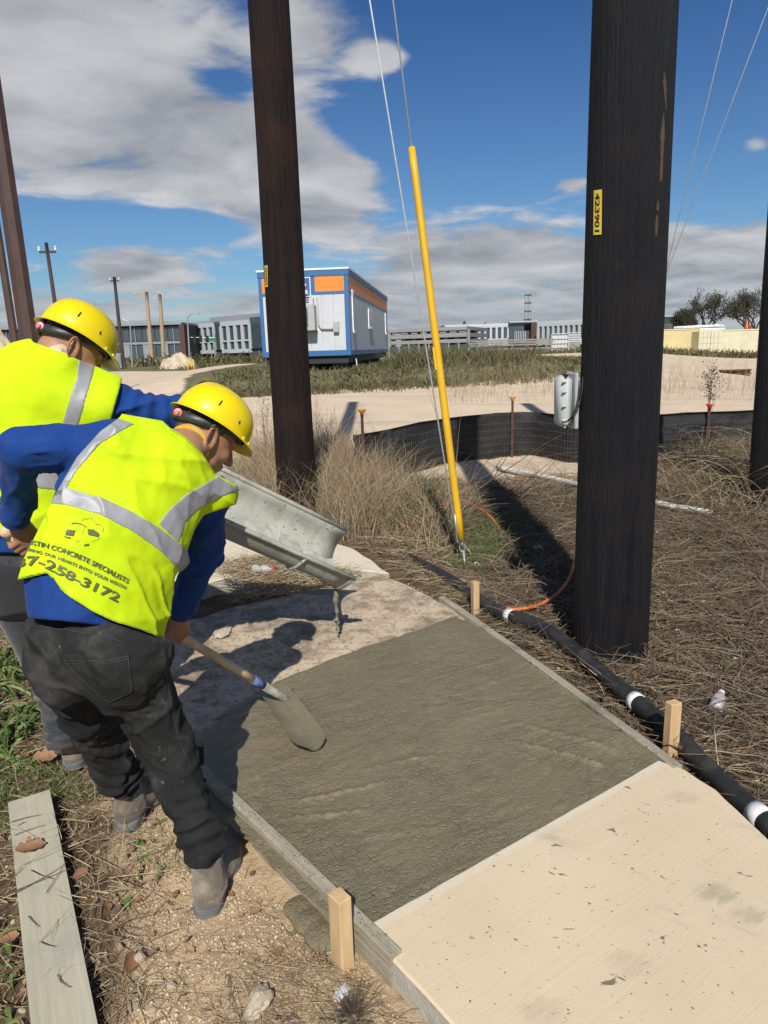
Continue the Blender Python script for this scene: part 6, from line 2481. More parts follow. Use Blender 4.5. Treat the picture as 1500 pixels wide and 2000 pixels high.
# left office, flat front
rt, Wd, xm, zm = facade('office_building', 'long dark glass office block behind the poles at the far left', -160, 358, 172, 172, DARKW)
H_ = zm(200, 634)
quickbox(rt, 'wall', (0, .4, 0), (Wd, 18, H_ - .5), DARKW)
quickbox(rt, 'roof', (-.4, -.8, H_ - .5), (Wd + .4, 18.4, H_), GREYW)
quickbox(rt, 'floor_band', (0, -.1, H_ * .47), (Wd, .42, H_ * .53), GREYW)
quickbox(rt, 'floor_band', (0, -.1, 0), (Wd, .42, .7), GREYW)
x = .5
k = 0
while x < Wd - 1.2:
    quickbox(rt, 'window', (x, .2, H_ * .55), (x + 1.25, .45, H_ - .9), GLASSD)
    if k % 3 != 2:
        quickbox(rt, 'window', (x, .2, .9), (x + 1.25, .45, H_ * .45), GLASSD)
    else:
        quickbox(rt, 'wall_panel', (x - .1, -.02, .7), (x + 1.3, .41, H_ * .47), GREYW)
    quickbox(rt, 'mullion', (x + 1.28, -.05, .7), (x + 1.45, .41, H_ - .5), GREYW if k % 2 else DARKW)
    x += 1.5; k += 1
quickbox(rt, 'corner_wall', (Wd - .2, -1.2, 0), (Wd + 1.0, 1.2, H_ - .6), REDW)

# left office, framed wing coming nearer
rt, Wd, xm, zm = facade('office_building', 'pale framed office wing with paired tall windows left of the trailer', 362, 540, 192, 166, GREYW)
H_ = zm(362, 633)
quickbox(rt, 'wall', (0, .6, 0), (Wd, 16, H_ - .2), DARKW)
quickbox(rt, 'roof', (-.2, .2, H_ - .2), (Wd + .2, 16.2, H_ + .25), GREYW)
quickbox(rt, 'parapet', (Wd * .25, 2, H_ + .25), (Wd * .9, 12, H_ + 1.2), GREYW)
zA, zB, zC, zD = zm(400, 684), zm(400, 670), zm(400, 667), zm(400, 640)
def bay(p0, p1, n, mt):
    x0, x1 = xm(p0), xm(p1)
    quickbox(rt, 'frame_band', (x0, -.05, zD), (x1, .5, H_ - .2), mt)
    quickbox(rt, 'frame_band', (x0, -.05, zB), (x1, .5, zC), mt)
    quickbox(rt, 'frame_band', (x0, -.05, zA - .9), (x1, .5, zA), mt)
    st = (x1 - x0) / n
    for i in range(n + 1):
        xx = x0 + st * i
        quickbox(rt, 'frame_post', (xx - st * .16, -.06, zA), (xx + st * .16, .5, zD), mt)
    for i in range(n):
        xx = x0 + st * i
        quickbox(rt, 'window', (xx + st * .18, .3, zC), (xx + st * .82, .62, zD), GLASSD)
        quickbox(rt, 'window', (xx + st * .18, .3, zA), (xx + st * .82, .62, zB), GLASSD)
bay(366, 420, 5, WHITEW)
quickbox(rt, 'glass_bay', (xm(423), .1, zA), (xm(432), .62, H_ - .1), GLASSD)
bay(434, 490, 4, WHITEW)
quickbox(rt, 'glass_bay', (xm(492), .1, zA), (xm(520), .62, H_ + .3), GLASSD)

# right-hand offices
rt, Wd, xm, zm = facade('office_building', 'low pale office block with a row of tall windows right of the trailer', 870, 1046, 178, 178, WHITEW)
H_ = zm(950, 634)
quickbox(rt, 'wall', (0, .6, 0), (Wd, 20, H_ - .2), DARKW)
quickbox(rt, 'roof', (-.2, .2, H_ - .2), (Wd + .2, 20.2, H_ + .2), WHITEW)
for (p0, p1, hh) in ((915, 955, 1.2), (955, 990, .7)):
    quickbox(rt, 'roof_plant', (xm(p0), 5, H_ + .2), (xm(p1) - .4, 12, H_ + hh), GREYW)
z0_, z1_ = zm(950, 662), zm(950, 640)
def bay2(p0, p1, n, mt):
    x0, x1 = xm(p0), xm(p1)
    quickbox(rt, 'frame_band', (x0, -.05, z1_), (x1, .5, H_ - .2), mt)
    quickbox(rt, 'frame_band', (x0, -.05, z0_ - 1.4), (x1, .5, z0_), mt)
    st = (x1 - x0) / n
    for i in range(n + 1):
        xx = x0 + st * i
        quickbox(rt, 'frame_post', (xx - st * .2, -.06, z0_), (xx + st * .2, .5, z1_), mt)
        if i < n: quickbox(rt, 'window', (xx + st * .22, .3, z0_), (xx + st * .78, .62, z1_), GLASSD)
bay2(872, 912, 4, WHITEW)
bay2(914, 992, 7, WHITEW)
quickbox(rt, 'glass_bay', (xm(993), -.6, z0_ - 1), (xm(1022), .62, zm(1000, 631)), GLASSD)
for i in range(7):
    quickbox(rt, 'column', (xm(1003) + i * .42, -1.2, z0_ - 1), (xm(1003) + i * .42 + .16, -1.0, z0_ + 1.6), WHITEW)
quickbox(rt, 'entrance_canopy', (xm(992), -1.6, zm(1000, 630)), (xm(1047), .2, zm(1000, 628)), WHITEW)
quickbox(rt, 'brown_wall', (xm(1034), -1.5, z0_ - 1), (xm(1045), .6, zm(1040, 630)), REDW)
rt, Wd, xm, zm = facade('office_building', 'nearer white framed office wing reaching behind the black pole', 1048, 1290, 172, 150, WHITEW)
H_ = zm(1060, 630)
z0_, z1_ = zm(1100, 655), zm(1100, 632)
quickbox(rt, 'wall', (0, .6, 0), (Wd, 16, H_ - .2), DARKW)
quickbox(rt, 'roof', (-.2, .2, H_ - .2), (Wd + .2, 16.2, H_ + .3), WHITEW)
z1_ = H_ - .9; z0_ = H_ - 3.8
bay2(1050, 1140, 9, WHITEW)
bay2(1140, 1288, 12, WHITEW)

# parking deck
rt, Wd, xm, zm = facade('parking_deck', 'grey open parking deck with long horizontal slabs right of the trailer', 745, 912, 100, 96, GREYW)
H_ = zm(840, 640)
CONC = mat('far_concrete', (0.20, 0.20, 0.20), (0.27, .27, .27), 1, .9)
quickbox(rt, 'core', (1, 6, 0), (Wd - 1, 10, H_ - .5), DARKW)
for (ya, yb) in ((640, 647), (652, 660), (664, 671), (676, 681)):
    za, zb_ = zm(840, yb), zm(840, ya)
    quickbox(rt, 'deck_slab', (0, 0, za), (Wd, 14, zb_), CONC)
for i in range(9):
    quickbox(rt, 'column', (i * Wd / 8 - .25, .5, 0), (i * Wd / 8 + .25, 1.0, H_ - .3), CONC)
for i in range(9):
    quickbox(rt, 'rail', (i * Wd / 9 + .3, .02, zm(840, 651)), (i * Wd / 9 + 1.2, .2, zm(840, 649)), GREYW)

# green screen fence before it
gfm = mat('green_fence_screen', (0.035, 0.055, 0.04), (0.06, .08, .06), 1.5, .85)
a, b = A(760, 690, 70), A(935, 690, 70)
o = empty('screen_fence', (a[0], a[1], 0)); tag(o, 'dark green screened fence below the parking deck', 'fence')
n = 9
for i in range(n):
    x0 = (b[0] - a[0]) * i / n
    quickbox(o, 'screen_panel', (x0 + .06, 0, .1), (x0 + (b[0] - a[0]) / n - .06, .05, 1.75 + .05 * (i % 3)), gfm)
    quickbox(o, 'post', (x0 - .05, -.04, 0), (x0 + .05, .09, 2.0), GREYW)
quickbox(o, 'post', (b[0] - a[0] - .05, -.04, 0), (b[0] - a[0] + .05, .09, 2.0), GREYW)

# timber stacks
tim = mat('grey_stacked_timber', (0.20, 0.185, 0.165), (0.30, .28, .25), 2, .9, stretch=(.3, 4, 8))
for (xa, xb, ya, yb, Y, lab) in ((915, 1082, 662, 676, 60, 'long upper bundle of grey timber beams in the yard'), (932, 1078, 679, 697, 58.5, 'long lower bundle of grey timber beams on the ground')):
    p0, p1 = A(xa, yb, Y), A(xb, yb, Y)
    zt = A(1000, ya, Y)[2]; zb_ = A(1000, yb, Y)[2]
    o = empty('timber_bundle', (p0[0], p0[1], zb_)); tag(o, lab, 'timber')
    nrow = 3
    hh = (zt - zb_) / nrow
    for i in range(nrow):
        for j in range(3):
            j0 = rng.random() * .3
            quickbox(o, 'beam', (j0, j * .5, i * hh + .02), (p1[0] - p0[0] - rng.random() * .3, j * .5 + .46, (i + 1) * hh - .03), tim)
    for xx in (.6, (p1[0] - p0[0]) / 2, p1[0] - p0[0] - .7):
        quickbox(o, 'bearer', (xx, 0, -max(.15, zb_ - .0)), (xx + .15, 1.45, .02), tim)

# white lattice tank cages
cage = mat('white_cage', (0.55, 0.54, 0.52), (0.66, .65, .62), 3, .7)
for (xa, xb, ya, yb, Y, lab) in ((1077, 1110, 652, 688, 62, 'white barred crate left of its neighbour beside the timber'), (1111, 1133, 650, 668, 70, 'smaller white barred crate behind the black pole edge')):
    p0, p1 = A(xa, yb, Y), A(xb, yb, Y)
    w_, h_ = p1[0] - p0[0], A(xa, ya, Y)[2] - p0[2]
    o = empty('storage_crate', tuple(p0)); tag(o, lab, 'crate')
    quickbox(o, 'tank', (.08, .1, .1), (w_ - .08, w_, h_ - .08), cage)
    n = 5
    for i in range(n + 1):
        quickbox(o, 'bar', (w_ * i / n - .03, 0, 0), (w_ * i / n + .03, .06, h_), WHITEW)
    for i in range(5):
        quickbox(o, 'bar', (0, -.04, h_ * i / 4 - .03), (w_, .0, h_ * i / 4 + .03), WHITEW)
    quickbox(o, 'pallet', (0, 0, -max(.1, p0[2])), (w_, w_, 0), tim)

# containers
YEL = mat('pale_yellow_container', (0.56, 0.47, 0.24), (0.62, .53, .29), 1.2, .65, c3=(0.45, .36, .20), sc3=.7, f3=.4)
YEL2 = mat('cream_container', (0.55, 0.52, 0.36), (0.62, .58, .42), 1.2, .65, c3=(0.48, .40, .25), sc3=.7, f3=.3)


def container(pl, pr, Y, label, mt, door=None, depth=2.4):
    a, b = A(pl, 692, Y), A(pr, 692, Y)
    Wd = b[0] - a[0]; Hc = A((pl + pr) / 2, 644, Y)[2]
    rt = empty('shipping_container', (a[0], a[1], 0)); tag(rt, label, 'container')
    n = max(6, int(Wd / .28))
    V, F_ = [], []
    xs = []
    for i in range(n):
        w_ = Wd / n
        xs += [(i * w_, 0), (i * w_ + w_ * .35, 0), (i * w_ + w_ * .5, .04), (i * w_ + w_ * .85, .04)]
    xs.append((Wd, 0))
    for x, y in xs: V += [(x, y, .15), (x, y, Hc - .12)]
    for i in range(len(xs) - 1): F_.append((2 * i, 2 * i + 2, 2 * i + 3, 2 * i + 1))
    mesh('corrugated_wall', V, F_, mt, rt, local=True)
    quickbox(rt, 'body', (.02, .06, .1), (Wd - .02, depth, Hc - .08), mt)
    quickbox(rt, 'top_rail', (0, -.03, Hc - .12), (Wd, .1, Hc), mt)
    quickbox(rt, 'bottom_rail', (0, -.03, 0), (Wd, .1, .15), mt)
    for x in (0, Wd):
        quickbox(rt, 'corner_post', (x - .08, -.05, 0), (x + .08, .12, Hc), mt)
    if door:
        d0, d1 = A(door[0], 690, Y)[0] - a[0], A(door[1], 690, Y)[0] - a[0]
        for i in range(2):
            x0 = d0 + (d1 - d0) * i / 2; x1 = d0 + (d1 - d0) * (i + 1) / 2
            dd_ = quickbox(rt, 'door', (x0 + .03, -.10, .12), (x1 - .03, -.04, Hc - .1), YEL2)
            for q in (.3, .7):
                xx = x0 + (x1 - x0) * q
                MB().box((xx, -.13, Hc / 2), (.05, .05, Hc - .3)).build('lock_bar', WHITEW, rt, local=True)
            for z in (.6, 1.2, 1.8):
                MB().box(((x0 + x1) / 2, -.12, z), (x1 - x0 - .1, .03, .06)).build('door_rib', YEL2, rt, local=True)
    return rt, Hc


container(1180, 1363, 77, 'pale yellow container behind the black pole, left of the doors', YEL)
c2r, Hc = container(1364, 1480, 75, 'cream container with lock bars on its doors and an orange cone on top', YEL2, door=(1364, 1406), depth=6)
# goods on the containers
def pipes(xa, xb, Y, z0, rows, mt, lab, name='pipe_bundle', r=.14):
    a, b = A(xa, 640, Y), A(xb, 640, Y)
    o = empty(name, (a[0], a[1], z0)); tag(o, lab, 'pipes')
    for i in range(rows):
        for j in range(4):
            off = rng.random() * .5
            MB().tube([(off, .3 + j * r * 2.1, r + i * r * 1.9), (b[0] - a[0] - rng.random() * .5, .3 + j * r * 2.1, r + i * r * 1.9 + .06 * rng.normal())], r, 8).build('pipe', mt, o, True, local=True)
pipes(1322, 1420, 77.4, Hc, 2, mat('white_pipes', (0.66, .68, .70), None, 2, .5), 'bundle of white pipes lying on the yellow container')
a = A(1289, 640, 77); b = A(1318, 640, 77)
o = MB().box(((a[0] + b[0]) / 2, 78.2, Hc + .42), (b[0] - a[0], 1.6, .8), bev=.15).build('covered_load', DARKW); tag(o, 'black tarped load on the yellow container by the pole', 'load')
a = A(1262, 640, 77); b = A(1286, 640, 77)
o = MB().box(((a[0] + b[0]) / 2, 78.2, Hc + .5), (b[0] - a[0], 1.6, .95), bev=.1).build('white_load', WHITEW); tag(o, 'white crate on the yellow container showing past the pole', 'crate')
cp = A(1458, 644, 75.6)
o = empty('traffic_cone', (cp[0], cp[1], Hc)); tag(o, 'orange traffic cone standing on the cream container', 'cone')
MB().lathe((0, 0, .04), [(.20, 0), (.16, .2), (.09, .6), (.04, .82), (.03, .84)], 12).build('cone_body', mat('cone_orange', (0.75, .14, .03), None, 3, .5), o, True, local=True)
MB().box((0, 0, .02), (.5, .5, .045)).build('cone_base', mat('cone_base', (0.6, .12, .03), None, 3, .5), o, local=True)
MB().lathe((0, 0, .34), [(.132, 0), (.10, .18)], 12).build('reflective_band', MT['white'], o, True, local=True)

# twin exhaust stacks on the horizon
for px, lab in ((1028, 'left of two thin grey stacks rising over the far offices'), (1035, 'right of two thin grey stacks rising over the far offices')):
    p = A(px, 576, 200)
    o = empty('flue_stack', (p[0], p[1], 0)); tag(o, lab, 'stack')
    MB().tube([(0, 0, 0), (0, 0, p[2])], [.42, .38], 10).build('stack_tube', GREYW, o, True, local=True)
    for q in (.55, .7, .85, .99):
        MB().lathe((0, 0, p[2] * q), [(.5, 0), (.5, .25)], 10).build('stack_ring', DARKW, o, local=True)

# dirt mounds
def mound(px0, px1, ytop, ybase, Y, label, seed, depth=None):
    a, b = A(px0, ybase, Y), A(px1, ybase, Y)
    w_ = (b[0] - a[0]) / 2; h_ = A((px0 + px1) / 2, ytop, Y)[2] - 0
    cx = (a[0] + b[0]) / 2; depth = depth or w_
    n = 34
    V, F_ = [], []
    for i in range(n + 1):
        for j in range(n + 1):
            u, v_ = -1 + 2 * i / n, -1 + 2 * j / n
            r2 = u * u + v_ * v_
            P = np.array([[u * 2.2, v_ * 2.2, seed]])
            z = h_ * max(0, 1 - r2) ** .9 * (1 + .35 * float(fbm(P, 1.2, 4, seed)[0])) - .05
            V.append((cx + u * w_ * 1.15, Y + v_ * depth * 1.15, z))
    for i in range(n):
        for j in range(n):
            q = i * (n + 1) + j
            F_.append((q, q + n + 1, q + n + 2, q + 1))
    o = mesh('dirt_mound', V, F_, mat('mound_soil', (0.46, 0.37, 0.26), (0.60, .50, .37), 1.5, .95, .8, 4, bdist=.1, c3=(.30, .24, .16), sc3=.8, f3=.5), None, True)
    tag(o, label, 'mound')
mound(316, 382, 689, 719, 86, 'pale heap of excavated soil beyond the yard', 3)
mound(-60, 40, 660, 700, 60, 'grey gravel heap beside the brown steel poles', 5)
mound(1095, 1150, 700, 716, 40, 'low tan soil ridge just left of the black pole', 8, 2)
mound(1010, 1100, 716, 724, 38, 'long low tan soil ridge at the edge of the grass', 9, 1.5)
# yellow marker by the mound
o = empty('yellow_marker', tuple(A(373, 722, 68))); tag(o, 'yellow bent marker stake beside the pale soil heap', 'marker')
yb = A(373, 722, 68); yt = A(370, 702, 68)
MB().tube([yb - [.35, 0, .1], yt, yt + [.35, 0, 0], yb + [.30, 0, -.1]], .09, 6).build('tube', MT['guard'], o, True)
# low concrete barrier on the left
a, b = A(205, 700, 95), A(238, 700, 95)
o = MB().box(((a[0] + b[0]) / 2, 95, 1.0), (b[0] - a[0], .8, 2.0), bev=.1).build('concrete_barrier', CONC); tag(o, 'low concrete block wall beside the bare brown pole', 'barrier')
# rusty beam
a, b = G(1405, 738), G(1462, 736)
o = empty('steel_beam', tuple(a)); tag(o, 'short rusty beam lying on the pale yard right of the black pole', 'beam')
MB().box(((a[0] + b[0]) / 2, a[1], .14), (b[0] - a[0], .25, .05)).box(((a[0] + b[0]) / 2, a[1], .30), (b[0] - a[0], .25, .05)).box(((a[0] + b[0]) / 2, a[1], .22), (b[0] - a[0], .05, .16)).build('beam_section', MT['rust'], o)
MB().box((a[0] + .3, a[1], .05), (.2, .8, .12)).build('bearer', MT['rust'], o)
MB().box((b[0] - .3, a[1], .05), (.2, .8, .12)).build('bearer', MT['rust'], o)

# ------------------------------------------------------------------ vegetation, litter, stones
STRAW = [(.40, .31, .19), (.33, .25, .145), (.25, .19, .12), (.48, .39, .25), (.15, .11, .075), (.30, .20, .11)]
DULL = [(.105, .078, .054), (.175, .132, .09), (.055, .04, .028), (.30, .24, .16), (.13, .082, .05), (.20, .16, .11)]
GREEN = [(.055, .10, .022), (.085, .145, .035), (.12, .17, .05), (.17, .19, .07)]
MT['straw'] = tint_mat('dry_straw', STRAW)
MT['dull'] = tint_mat('weathered_straw', DULL)
MT['green'] = tint_mat('green_blades', GREEN, .55)
MT['mix'] = tint_mat('dry_and_green_blades', [(.085, .09, .035), (.16, .13, .07), (.06, .07, .022), (.22, .18, .105), (.075, .09, .03), (.12, .09, .055)], .8)
MT['twig'] = tint_mat('dark_twigs', [(.07, .05, .038), (.13, .10, .075), (.20, .16, .12), (.05, .036, .028)])


def sample(poly, n, z=0.0, seed=0, world=False, avoid=True, zadd=0.0):
    r = np.random.default_rng(seed)
    W_ = np.array(poly if world else wp(poly, z))
    lo, hi = W_.min(0), W_.max(0)
    out = []
    tot = 0
    while tot < n:
        q = lo + (hi - lo) * r.random((n * 3, 2))
        m = inpoly(q[:, 0], q[:, 1], W_)
        if avoid:
            for Wp in (W_NEAR, W_OLD, W_FAR, W_WET):
                m &= polydist(q[:, 0], q[:, 1], Wp) > .03
        q = q[m]
        out.append(q); tot += len(q)
        if len(q) == 0: break
    q = np.concatenate(out)[:n]
    zz_ = gz(q[:, 0], q[:, 1]) + zadd
    return np.column_stack([q, zz_])


def dirs(n, tilt, seed, bias=(0, 0)):
    """unit vectors leaning away from vertical by about `tilt` (radians)"""
    r = np.random.default_rng(seed)
    a = r.random(n) * 2 * math.pi
    t = np.abs(r.normal(size=n)) * tilt if np.isscalar(tilt) else tilt[0] + (tilt[1] - tilt[0]) * r.random(n)
    d = np.column_stack([np.cos(a) * np.sin(t) + bias[0], np.sin(a) * np.sin(t) + bias[1], np.cos(t)])
    return d / np.linalg.norm(d, axis=1, keepdims=True)


def field(poly, n, L, W_, tilt, bend=.3, seed=0, K=4, droop=0.0, tube=False, wob=0.0, world=False, zadd=0.0, clump=0, avoid=True, bias=(0, 0)):
    b = sample(poly, n, seed=seed, world=world, zadd=zadd, avoid=avoid)
    n = len(b)
    r = np.random.default_rng(seed + 1)
    if clump:
        c = b[r.integers(0, n, clump)]
        w_ = c[r.integers(0, clump, n)]
        k = r.random(n) < .75
        b[k, :2] = w_[k, :2] + r.normal(size=(k.sum(), 2)) * .045 * (1 + b[k, 1:2] * .12)
        b[:, 2] = gz(b[:, 0], b[:, 1]) + zadd
    d = dirs(n, tilt, seed + 2, bias)
    ln = L[0] + (L[1] - L[0]) * r.random(n) ** 1.4
    wd = W_[0] + (W_[1] - W_[0]) * r.random(n)
    bd = np.column_stack([r.normal(size=n), r.normal(size=n), -np.abs(r.normal(size=n)) * .5]) * bend
    return strands(b, d, ln, wd, bd, K, droop, tube, wob=wob, seed=seed)


def veg(name, parts, mt, label=None, kind='stuff', cat=None, parent=None):
    V, F_, tt = join_strands(parts)
    # keep everything above the ground: nothing sinks far in
    o = mesh(name, V, F_, mt, parent, False, attr={'tint': tt})
    if kind: o['kind'] = kind
    if label: o['label'] = label
    if cat: o['category'] = cat
    return o


# flat litter mats ---------------------------------------------------------
def lit(poly, n, L, W_, seed, zadd=.012, world=False, flat=(1.25, 1.62), bend=.35, avoid=True, wob=.02, tube=False):
    P = field(poly, n, L, W_, flat, bend, seed, 4, 0, tube, wob, world, zadd, avoid=avoid)
    V = P[0].copy()
    g = gz(V[:, 0], V[:, 1], False) + .002
    V[:, 2] = np.maximum(V[:, 2], g + .004 * np.random.default_rng(seed).random(len(V)))
    return V, P[1], P[2]


RIGHT = [(905, 1185), (700, 1072), (760, 1000), (900, 940), (1120, 930), (1290, 860), (1580, 860), (1900, 1300), (1900, 1700), (1560, 1640), (1340, 1490)]
RNEAR = [(905, 1180), (1000, 1050), (1300, 1000), (1700, 1050), (1900, 1400), (1900, 1700), (1520, 1620), (1340, 1490)]
LEFT = [(-250, 1150), (20, 1150), (110, 1300), (210, 1440), (300, 1560), (330, 1700), (300, 1830), (330, 2150), (-250, 2150)]
veg('dry_litter', [lit(RNEAR, 11000, (.05, .28), (.002, .005), 1, .015), lit(RNEAR, 5000, (.10, .38), (.003, .006), 2, .04, flat=(1.0, 1.6), bend=.5),
                   lit(RIGHT, 9000, (.10, .45), (.004, .009), 3, .02), lit([(905, 1185), (1340, 1500), (1420, 1540), (960, 1150)], 2600, (.03, .14), (.002, .004), 4, .01)],
    MT['dull'], 'matted dry straw and twigs covering the earth right of the pour')
veg('dry_litter', [lit(LEFT, 8000, (.02, .14), (.0015, .0036), 5, .008), lit(LEFT, 1800, (.08, .28), (.002, .004), 6, .02, flat=(1.0, 1.6), bend=.5),
                   lit([(200, 1500), (480, 1650), (650, 1850), (800, 2050), (250, 2150)], 700, (.015, .09), (.0012, .003), 7, .004),
                   lit([(430, 1880), (700, 1880), (780, 2040), (400, 2100)], 900, (.02, .12), (.0012, .003), 8, .006)],
    MT['straw'], 'dry straw strewn over the dirt around the loose board')
z0 = sample([(420, 1105), (520, 1085), (650, 1110), (720, 1125), (600, 1150), (470, 1185)], 1700, .1, 9, avoid=False)
z0[:, 2] = ZS + .002 + .02 * rng.random(len(z0))
d_ = dirs(len(z0), (1.2, 1.6), 10)
veg('dry_litter', [strands(z0, d_, .04 + .16 * rng.random(len(z0)), np.full(len(z0), .005), rng.normal(size=(len(z0), 3)) * [.3, .3, .02], 3, 0, wob=.02, seed=2)], MT['straw'],
    'band of straw lying between the two old slabs under the chute')

# tall dry grass behind the chute and round the brown pole --------------------
TALL = [(430, 985), (470, 900), (560, 860), (690, 880), (760, 930), (840, 985), (900, 1040), (900, 1120), (800, 1080), (700, 1062), (560, 1020)]
veg('dry_grass', [field(TALL, 8200, (.14, .52), (.003, .007), .42, .35, 20, 4, .05, wob=.015, clump=200),
                  field([(680, 930), (780, 940), (900, 1000), (900, 1060), (760, 1020), (690, 990)], 1500, (.25, .75), (.003, .006), .4, .3, 29, 5, .15, wob=.015, clump=60),
                  field([(430, 1012), (560, 1002), (700, 1000), (770, 1030), (700, 1064), (600, 1034), (430, 1050)], 3600, (.30, .85), (.003, .006), .26, .25, 36, 5, .14, wob=.012, clump=80),
                  field([(690, 1000), (860, 980), (900, 1040), (880, 1080), (760, 1040)], 1600, (.15, .50), (.003, .006), .4, .35, 37, 5, .14, wob=.012, clump=60),
                  field([(470, 960), (560, 930), (700, 930), (760, 970), (700, 1035), (560, 1025)], 4600, (.40, .92), (.003, .006), .24, .22, 21, 5, .12, wob=.012, clump=70),
                  field([(500, 930), (640, 880), (700, 930), (620, 990)], 420, (.7, 1.15), (.004, .006), .20, .22, 22, 6, .15, wob=.01)],
    MT['straw'], 'clump of tall dry grass around the foot of the brown pole')
veg('green_grass', [field([(765, 985), (800, 955), (860, 960), (870, 1010), (820, 1040), (770, 1030)], 900, (.12, .42), (.005, .010), .45, .5, 23, 5, .15, clump=22),
                    field([(840, 1060), (900, 1040), (990, 1070), (1040, 1120), (960, 1130), (880, 1110)], 1300, (.05, .18), (.004, .008), .7, .5, 24, 4, .1, clump=30),
                    field([(450, 930), (520, 915), (520, 985), (455, 975)], 520, (.12, .40), (.005, .009), .4, .4, 25, 5, .15, clump=14),
                    field([(640, 990), (760, 1010), (700, 1060)], 380, (.08, .24), (.004, .008), .5, .4, 26, 4, .1, clump=12)],
    MT['green'], 'green blades growing among the dry grass near the guy anchor')
# mat of straw slumping off the grass
veg('dry_litter', [lit(TALL, 5200, (.10, .36), (.003, .007), 27, .05, flat=(.9, 1.6), bend=.5), lit([(680, 1040), (900, 1040), (960, 1170), (880, 1180)], 3000, (.05, .24), (.002, .005), 28, .02)],
    MT['straw'], 'slumped straw below the tall grass beside the old slab')

# arching canes at the right
CANES = [(1270, 980), (1300, 860), (1540, 850), (1750, 950), (1750, 1150), (1500, 1120), (1350, 1060)]
TC = [(1285, 960), (1330, 905), (1560, 890), (1800, 950), (1800, 1060), (1500, 1040), (1350, 1010)]
veg('dry_brush', [field(TC, 640, (.7, 1.5), (.005, .009), (.15, .9), .55, 34, 8, .55, tube=True, wob=.010, bias=(-.15, -.05)),
                  field(TC, 2200, (.3, .95), (.003, .006), (.2, 1.2), .5, 35, 6, .4, wob=.015, clump=90)], MT['straw'], 'tall tangle of dry canes rising against the silt fence at right')
veg('dry_brush', [field(CANES, 1300, (.4, 1.2), (.004, .008), (.5, 1.35), .6, 30, 7, .45, tube=True, wob=.012, bias=(-.25, -.1)),
                  field(CANES, 3400, (.12, .55), (.003, .006), (.5, 1.5), .6, 31, 5, .2, wob=.02),
                  field([(1250, 1000), (1500, 1060), (1800, 1200), (1800, 1420), (1450, 1300)], 500, (.3, .9), (.004, .007), (1.0, 1.5), .5, 32, 6, .3, tube=True, wob=.015, bias=(-.3, 0)),
                  field([(900, 1000), (980, 930), (1110, 930), (1110, 1050)], 420, (.2, .8), (.003, .006), (.6, 1.4), .4, 33, 5, .2, wob=.02)],
    MT['dull'], 'arching dry canes and brush right of the black pole')
# canes leaning across in front of the fence
b_ = np.array([G(905, 1000), G(930, 960), G(960, 940), G(880, 985), G(900, 960), G(960, 1000), G(1000, 985), G(870, 1010), G(940, 1010)])
e_ = np.array([A(1010, 850, 6.2), A(1125, 815, 6.8), A(1060, 780, 7.5), A(905, 800, 7.6), A(830, 760, 7.5), A(1120, 880, 6), A(1118, 870, 6.6), A(990, 830, 7), A(1085, 905, 6)])
dd_ = e_ - b_
ln = np.linalg.norm(dd_, axis=1)
veg('dry_brush', [strands(b_, dd_ / ln[:, None], ln, np.full(len(b_), .011), rng.normal(size=b_.shape) * .06, 7, .0, True, wob=.006, seed=3)], MT['dull'], 'few pale stalks leaning across before the silt fence')

# weeds behind the fence, thin and branching
def weeds(poly, n, H_, seed, w_=.004, br=4, heads=0.0):
    base = sample(poly, n, seed=seed, avoid=False)
    r = np.random.default_rng(seed)
    d = dirs(n, .22, seed + 3)
    ln = H_[0] + (H_[1] - H_[0]) * r.random(n)
    bd = r.normal(size=(n, 3)) * [.12, .12, 0]
    out = [strands(base, d, ln, np.full(n, w_ * 1.3), bd, 6, 0, True, wob=.012, seed=seed)]
    tips = []
    for k in range(br):
        t = .3 + .6 * r.random(n)
        p = base + d * (ln * t)[:, None] + bd * (ln * t * t)[:, None]
        d2 = d * .8 + r.normal(size=(n, 3)) * .55; d2[:, 2] = np.abs(d2[:, 2]); d2 /= np.linalg.norm(d2, axis=1, keepdims=True)
        l2 = ln * (.2 + .25 * r.random(n))
        out.append(strands(p, d2, l2, np.full(n, w_ * .8), r.normal(size=(n, 3)) * .15, 4, 0, False, wob=.02, seed=seed + k))
        tips.append(p + d2 * l2[:, None])
    return out, np.concatenate(tips)


wl, _ = weeds([(870, 812), (1090, 800), (1090, 770), (880, 780)], 260, (.35, 1.0), 40)
wr, _ = weeds([(1290, 800), (1500, 795), (1500, 770), (1290, 772)], 170, (.35, 1.0), 41)
wf, _ = weeds([(480, 870), (560, 860), (640, 870), (640, 900), (500, 910)], 60, (.5, 1.1), 42)
veg('dry_weeds', wl + wr, MT['straw'], 'thin branching dry weeds standing along the far side of the fence')
veg('dry_weeds', wf, MT['straw'], 'thin branching dry weeds in front of the brown pole')


